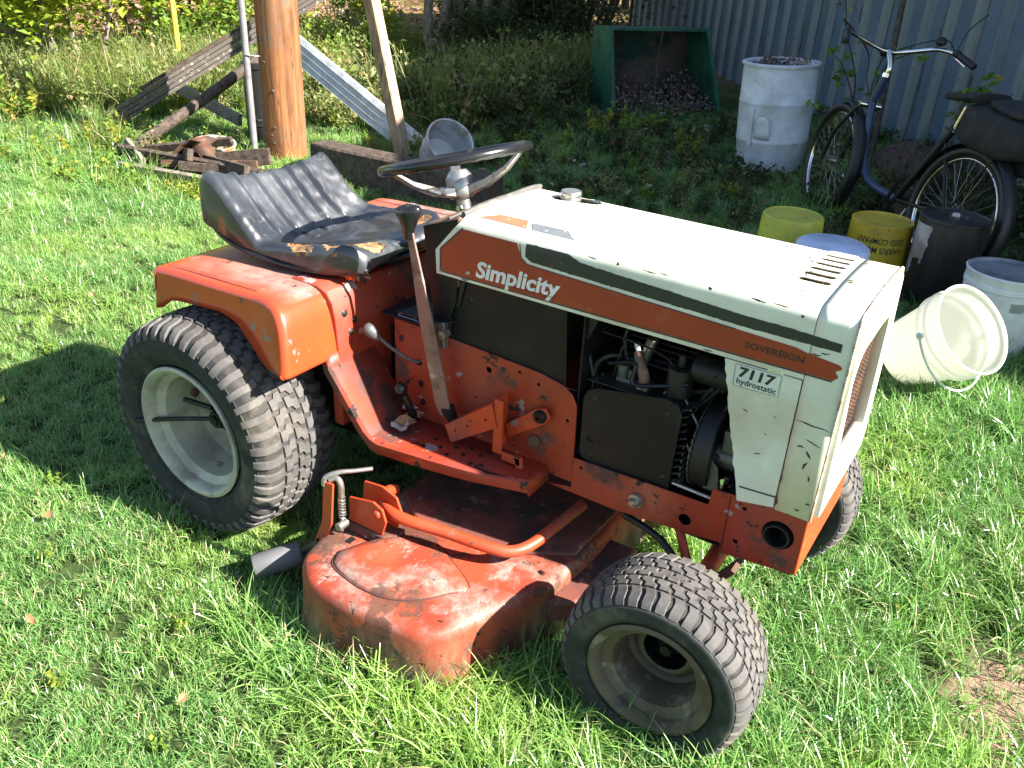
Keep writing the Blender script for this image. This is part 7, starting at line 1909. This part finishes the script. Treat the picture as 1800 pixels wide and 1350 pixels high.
def scatter(name, pts, rot, scl, idx, coll, label, cat):
    me = bpy.data.meshes.new(name); n = len(pts)
    me.vertices.add(n); me.vertices.foreach_set('co', np.asarray(pts, dtype=np.float32).ravel())
    a = me.attributes.new('rot', 'FLOAT_VECTOR', 'POINT'); a.data.foreach_set('vector', np.asarray(rot, dtype=np.float32).ravel())
    a = me.attributes.new('scl', 'FLOAT', 'POINT'); a.data.foreach_set('value', np.asarray(scl, dtype=np.float32))
    a = me.attributes.new('idx', 'INT', 'POINT'); a.data.foreach_set('value', np.asarray(idx, dtype=np.int32))
    me.update()
    o = bpy.data.objects.new(name, me); COL.objects.link(o)
    ng = bpy.data.node_groups.new(name, 'GeometryNodeTree')
    ng.interface.new_socket('Geometry', in_out='INPUT', socket_type='NodeSocketGeometry'); ng.interface.new_socket('Geometry', in_out='OUTPUT', socket_type='NodeSocketGeometry')
    N = ng.nodes; gi = N.new('NodeGroupInput'); go = N.new('NodeGroupOutput')
    ci = N.new('GeometryNodeCollectionInfo'); ci.inputs['Collection'].default_value = coll; ci.inputs['Separate Children'].default_value = True; ci.inputs['Reset Children'].default_value = True
    ip = N.new('GeometryNodeInstanceOnPoints'); ip.inputs['Pick Instance'].default_value = True
    def attr(nm, t):
        x = N.new('GeometryNodeInputNamedAttribute'); x.data_type = t; x.inputs[0].default_value = nm; return x.outputs[0]
    ng.links.new(gi.outputs[0], ip.inputs['Points']); ng.links.new(ci.outputs[0], ip.inputs['Instance'])
    ng.links.new(attr('idx', 'INT'), ip.inputs['Instance Index'])
    er = N.new('FunctionNodeEulerToRotation'); ng.links.new(attr('rot', 'FLOAT_VECTOR'), er.inputs[0]); ng.links.new(er.outputs[0], ip.inputs['Rotation'])
    ng.links.new(attr('scl', 'FLOAT'), ip.inputs['Scale']); ng.links.new(ip.outputs[0], go.inputs[0])
    m = o.modifiers.new('scatter', 'NODES'); m.node_group = ng
    tag(o, label, cat, None, 'stuff'); return o
def gz(x, y):
    near = max(0.0, min(1.0, (math.hypot(x - 0.6, y) - 1.3) / 2.0))
    return near * (mnoise.noise(Vector((x * 0.7, y * 0.7, 0))) * 0.045 + mnoise.noise(Vector((x * 3, y * 3, 4))) * 0.012) + 0.006
def lawn():
    gm = M['grass']
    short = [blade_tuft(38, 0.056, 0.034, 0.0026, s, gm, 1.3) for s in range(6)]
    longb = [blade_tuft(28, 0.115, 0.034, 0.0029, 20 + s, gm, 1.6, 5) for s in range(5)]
    C = proto_coll('lawn', short + longb)
    rs = np.random.default_rng(21)
    pts, rot, scl, idx = [], [], [], []
    def region(x0, x1, y0, y1, dens, keep=None, hs=1.0, longp=0.2):
        n = int((x1 - x0) * (y1 - y0) * dens)
        for _ in range(n):
            x, y = rs.uniform(x0, x1), rs.uniform(y0, y1)
            if keep and not keep(x, y): continue
            nz = mnoise.noise(Vector((x * 1.7, y * 1.7, 9)))
            nz2 = mnoise.noise(Vector((x * 6, y * 6, 2)))
            right = max(0, min(1, (x - 0.75 + 0.25 * y) / 0.5)) if y > -1.6 else 0
            pl = (longp if x > 0.3 else longp * 0.4) + 0.55 * right + 0.35 * nz
            # near the bare patch it thins out
            dd = (x - 1.98) ** 2 + (y - 0.12) ** 2 + 0.05 * nz2
            if dd < 0.10 and rs.random() < 0.88: continue
            
            h = hs * ((0.80 if x > 0.2 else 0.74) + 0.4 * nz + 0.25 * nz2) * (1 + 0.25 * right)
            if -2.8 < x < -0.7 and 4.6 < y < 6.6: h *= 0.5
            if -0.8 < x < 0.3 and 3.9 < y < 4.8: h *= 0.6
            # keep it low under the machine
            if 0.35 < x < 1.0 and abs(y) < 0.50: h *= 0.55
            if (x - 1.15) ** 2 / 0.16 + (y + 0.55) ** 2 / 0.04 < 1 or (x - 0.65) ** 2 / 0.12 + (y + 0.68) ** 2 / 0.008 < 1: h = max(h * 1.25, 1.0); pl = 0.8
            if (x + 3.0) ** 2 / 1.4 + (y - 1.45) ** 2 / 0.25 < 1: h = max(h, 0.85) * (0.9 if y > 1.35 else 1.5)
            pts.append((x, y, gz(x, y))); rot.append((rs.normal() * 0.16, rs.normal() * 0.16, rs.uniform(0, 2 * PI))); scl.append(max(0.72, h)); idx.append(rs.integers(6, 11) if rs.random() < pl else rs.integers(0, 6))
    region(-1.2, 2.6, -1.55, 0.1, 1150)
    region(-1.2, 2.6, 0.1, 1.3, 900)
    region(-3.4, -1.2, -1.2, 1.4, 620, hs=1.0)
    region(-1.8, 2.8, 1.3, 3.2, 560, hs=1.05)
    region(-6.5, -1.8, -0.6, 3.2, 330, lambda x, y: y > -0.75 * (x + 3.0) - 1.0 or x > -3.6, hs=1.25, longp=0.25)
    region(-4.2, 0.6, 3.2, 6.6, 200, lambda x, y: (0.62 * -x + 0.6 * y) < 6.6, hs=1.5, longp=0.5)
    region(2.6, 4.4, -1.8, 3.2, 260, hs=1.1)
    region(-1.2, 2.6, -2.3, -1.55, 350)
    region(-7.5, -1.2, -3.0, -1.2, 230, hs=1.1)
    region(-7.5, -3.4, -1.2, 1.0, 200, hs=1.2)
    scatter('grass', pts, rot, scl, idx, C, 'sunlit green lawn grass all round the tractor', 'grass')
    # weeds: dark herbs in the shade, sunny herbs on the left
    W = proto_coll('weeds', [herb(40 + i, 0.24, 22, 0.032, M['weed']) for i in range(4)] + [herb(50 + i, 0.20, 22, 0.040, M['leaf_dark']) for i in range(4)] + [herb(60 + i, 0.18, 14, 0.05, M['leaf_green']) for i in range(3)] + [blade_tuft(26, 0.34, 0.06, 0.0050, 80 + i, M['weed'], 0.75, 5) for i in range(3)] + [blade_tuft(30, 0.26, 0.06, 0.0050, 90 + i, M['grass'], 0.9, 5) for i in range(3)])
    P, Rr, S, I = [], [], [], []
    def wr(x0, x1, y0, y1, n, ids, s0, s1, keep=None):
        for _ in range(n):
            x, y = rs.uniform(x0, x1), rs.uniform(y0, y1)
            if keep and not keep(x, y): continue
            P.append((x, y, gz(x, y))); Rr.append((rs.normal() * .15, rs.normal() * .15, rs.uniform(0, 6.28))); S.append(rs.uniform(s0, s1)); I.append(rs.choice(ids))
    wr(-4.9, -2.4, 3.9, 7.4, 1500, [0, 1, 2, 4, 5, 6, 7, 11, 12, 14, 15], 0.7, 2.0, lambda x, y: (0.62 * -x + 0.6 * y) < (4.9 if x < -3.7 else 6.9))
    wr(-6.0, -3.7, 3.4, 5.6, 160, [0, 1, 11, 12, 13], 0.5, 1.1, lambda x, y: (0.62 * -x + 0.6 * y) > 5.3)
    wr(-4.3, -2.6, 3.4, 4.6, 260, [0, 1, 2, 3, 11, 12, 14, 15], 0.6, 1.2)
    wr(-2.2, 1.6, 3.9, 7.0, 300, [4, 5, 6, 7, 8], 0.5, 1.1, lambda x, y: y < 6.0 - 1.03 * (x - 0.5) and not (-2.6 < x < -0.9 and y > 4.9) and not (-0.7 < x < 0.2 and 4.2 < y < 5.2))
    wr(-6.8, -4.4, 1.4, 4.4, 1500, [0, 1, 2, 3, 8, 11, 12, 13, 11, 12, 13, 14, 15, 16], 0.7, 1.7, lambda x, y: (0.62 * -x + 0.6 * y) < 6.0 and not (x > -4.9 and y < 2.6))
    wr(-4.4, -3.0, 1.2, 3.6, 90, [8, 9, 10, 0, 1], 0.35, 0.7)
    wr(-8.0, -5.2, 3.5, 8.0, 260, [8, 9, 10, 0], 0.7, 1.5)
    wr(0.4, 2.2, 2.6, 4.4, 220, [4, 5, 6, 7], 0.35, 0.9)
    wr(-2.6, 0.2, 2.9, 5.3, 420, [4, 5, 6, 7, 8, 2], 0.25, 0.65, lambda x, y: not (-0.7 < x < 0.2 and y > 4.2))
    wr(-4.4, -2.3, 1.1, 1.5, 90, [8, 9, 14, 15, 16, 14, 15, 11], 0.4, 0.95)
    wr(-4.2, -3.6, 1.5, 2.0, 25, [8, 14, 15, 16, 11, 12], 0.5, 1.1)
    wr(-1.5, 2.6, -1.5, 1.6, 90, [8, 9, 10], 0.16, 0.30, lambda x, y: not (-0.4 < x < 1.5 and abs(y) < 0.75))
    scatter('weeds', P, Rr, S, I, W, 'rough weeds growing in the shade and behind the timbers', 'weeds')
    # leaf litter
    Lm = []
    for i in range(5):
        for m in ('leaf_dead', 'leaf_mauve'):
            V, F, UV = [], [], []; r2 = np.random.default_rng(90 + i); leaf(V, F, UV, Vector((0, 0, 0.008)), 0.055, r2, 0.7)
            me = bpy.data.meshes.new('dry_leaf'); me.from_pydata([tuple(v) for v in V], [], F); me.materials.append(M[m]); l = me.uv_layers.new(name='UVMap'); l.data.foreach_set('uv', np.asarray(UV, dtype=np.float32).ravel()); Lm.append(me)
    LC = proto_coll('litter', Lm)
    P, Rr, S, I = [], [], [], []
    for _ in range(9000):
        x, y = rs.uniform(-13, -3.0), rs.uniform(3, 13)
        if 0.62 * -x + 0.6 * y < 6.2: continue
        P.append((x, y, gz(x, y) + 0.02)); Rr.append((rs.normal() * .4, rs.normal() * .4, rs.uniform(0, 6.28))); S.append(rs.uniform(0.8, 2.0)); I.append(rs.integers(0, 10))
    for _ in range(900):
        x, y = rs.uniform(-2.5, 1.8), rs.uniform(2.9, 6.5)
        if y > 6.0 - 1.03 * (x - 0.5): continue
        P.append((x, y, gz(x, y) + 0.03)); Rr.append((rs.normal() * .5, rs.normal() * .5, rs.uniform(0, 6.28))); S.append(rs.uniform(0.6, 1.2)); I.append(rs.integers(0, 10))
    scatter('leaf_litter', P, Rr, S, I, LC, 'dry fallen leaves strewn over the clearing and under the bicycle', 'leaves')
    # single fallen leaves on the lawn, each a thing
    spots = [(-1.05, -0.15, 'curled tan leaf in the shadow left of the rear wheel'), (-0.30, -0.72, 'pale leaf on the lawn below the rear wheel'), (0.02, -0.95, 'brown leaf on the lawn near the lower left corner'), (-0.64, -0.64, 'reddish curled leaf on the sunlit lawn at the left edge'),
             (1.62, 0.36, 'tan leaf in the long grass right of the front wheel'), (1.70, 0.72, 'tiny brown leaf by the far front wheel on the right'), (0.46, -0.90, 'pale yellow leaf in the grass under the left deck corner'), (-1.5, 0.2, 'small leaf beyond the fender on the left lawn'),
             (-1.9, 0.6, 'small tan leaf left of the rear fender'), (-2.3, 0.75, 'light brown leaf in the lawn below the scrap heap'), (1.48, 0.86, 'curled leaf in the grass below the tipped bucket'), (1.35, -0.45, 'orange brown leaf at the right of the front tyre'), (0.28, -0.72, 'brown curled leaf between rear wheel and roller')]
    for i, (x, y, lb) in enumerate(spots):
        V, F, UV = [], [], []; r2 = np.random.default_rng(200 + i)
        p = Vector((x, y, gz(x, y) + 0.045))
        n = Vector((r2.normal() * .5, r2.normal() * .5, 1)).normalized(); X, Y, _ = frame_from(n); a0 = r2.uniform(0, 6.28)
        e = X * math.cos(a0) + Y * math.sin(a0); f_ = n.cross(e); L = r2.uniform(0.020, 0.034); W_ = L * r2.uniform(0.22, 0.36); cu_ = r2.uniform(0.5, 1.3)
        k = 8; col = r2.uniform(0.2, 1)
        for q in range(k + 1):
            t = q / k; w_ = W_ * math.sin(PI * min(0.98, max(0.03, t)) ** 0.8) * r2.uniform(0.75, 1.1)
            mid = p + e * (t - 0.5) * L + n * (cu_ * L * 0.35 * (2 * t - 1) ** 2)
            V += [mid - f_ * w_ + n * w_ * 0.8 * cu_, mid, mid + f_ * w_ + n * w_ * 0.6 * cu_]
        for q in range(k):
            b0 = 3 * q; F += [(b0, b0 + 3, b0 + 4, b0 + 1), (b0 + 1, b0 + 4, b0 + 5, b0 + 2)]; UV += [(col, 0)] * 8
        o = mesh('fallen_leaf', V, F, M['leaf_dead'], None, 0, uv=UV)
        tag(o, lb, 'leaf', 'single fallen leaves on the lawn')
lawn()
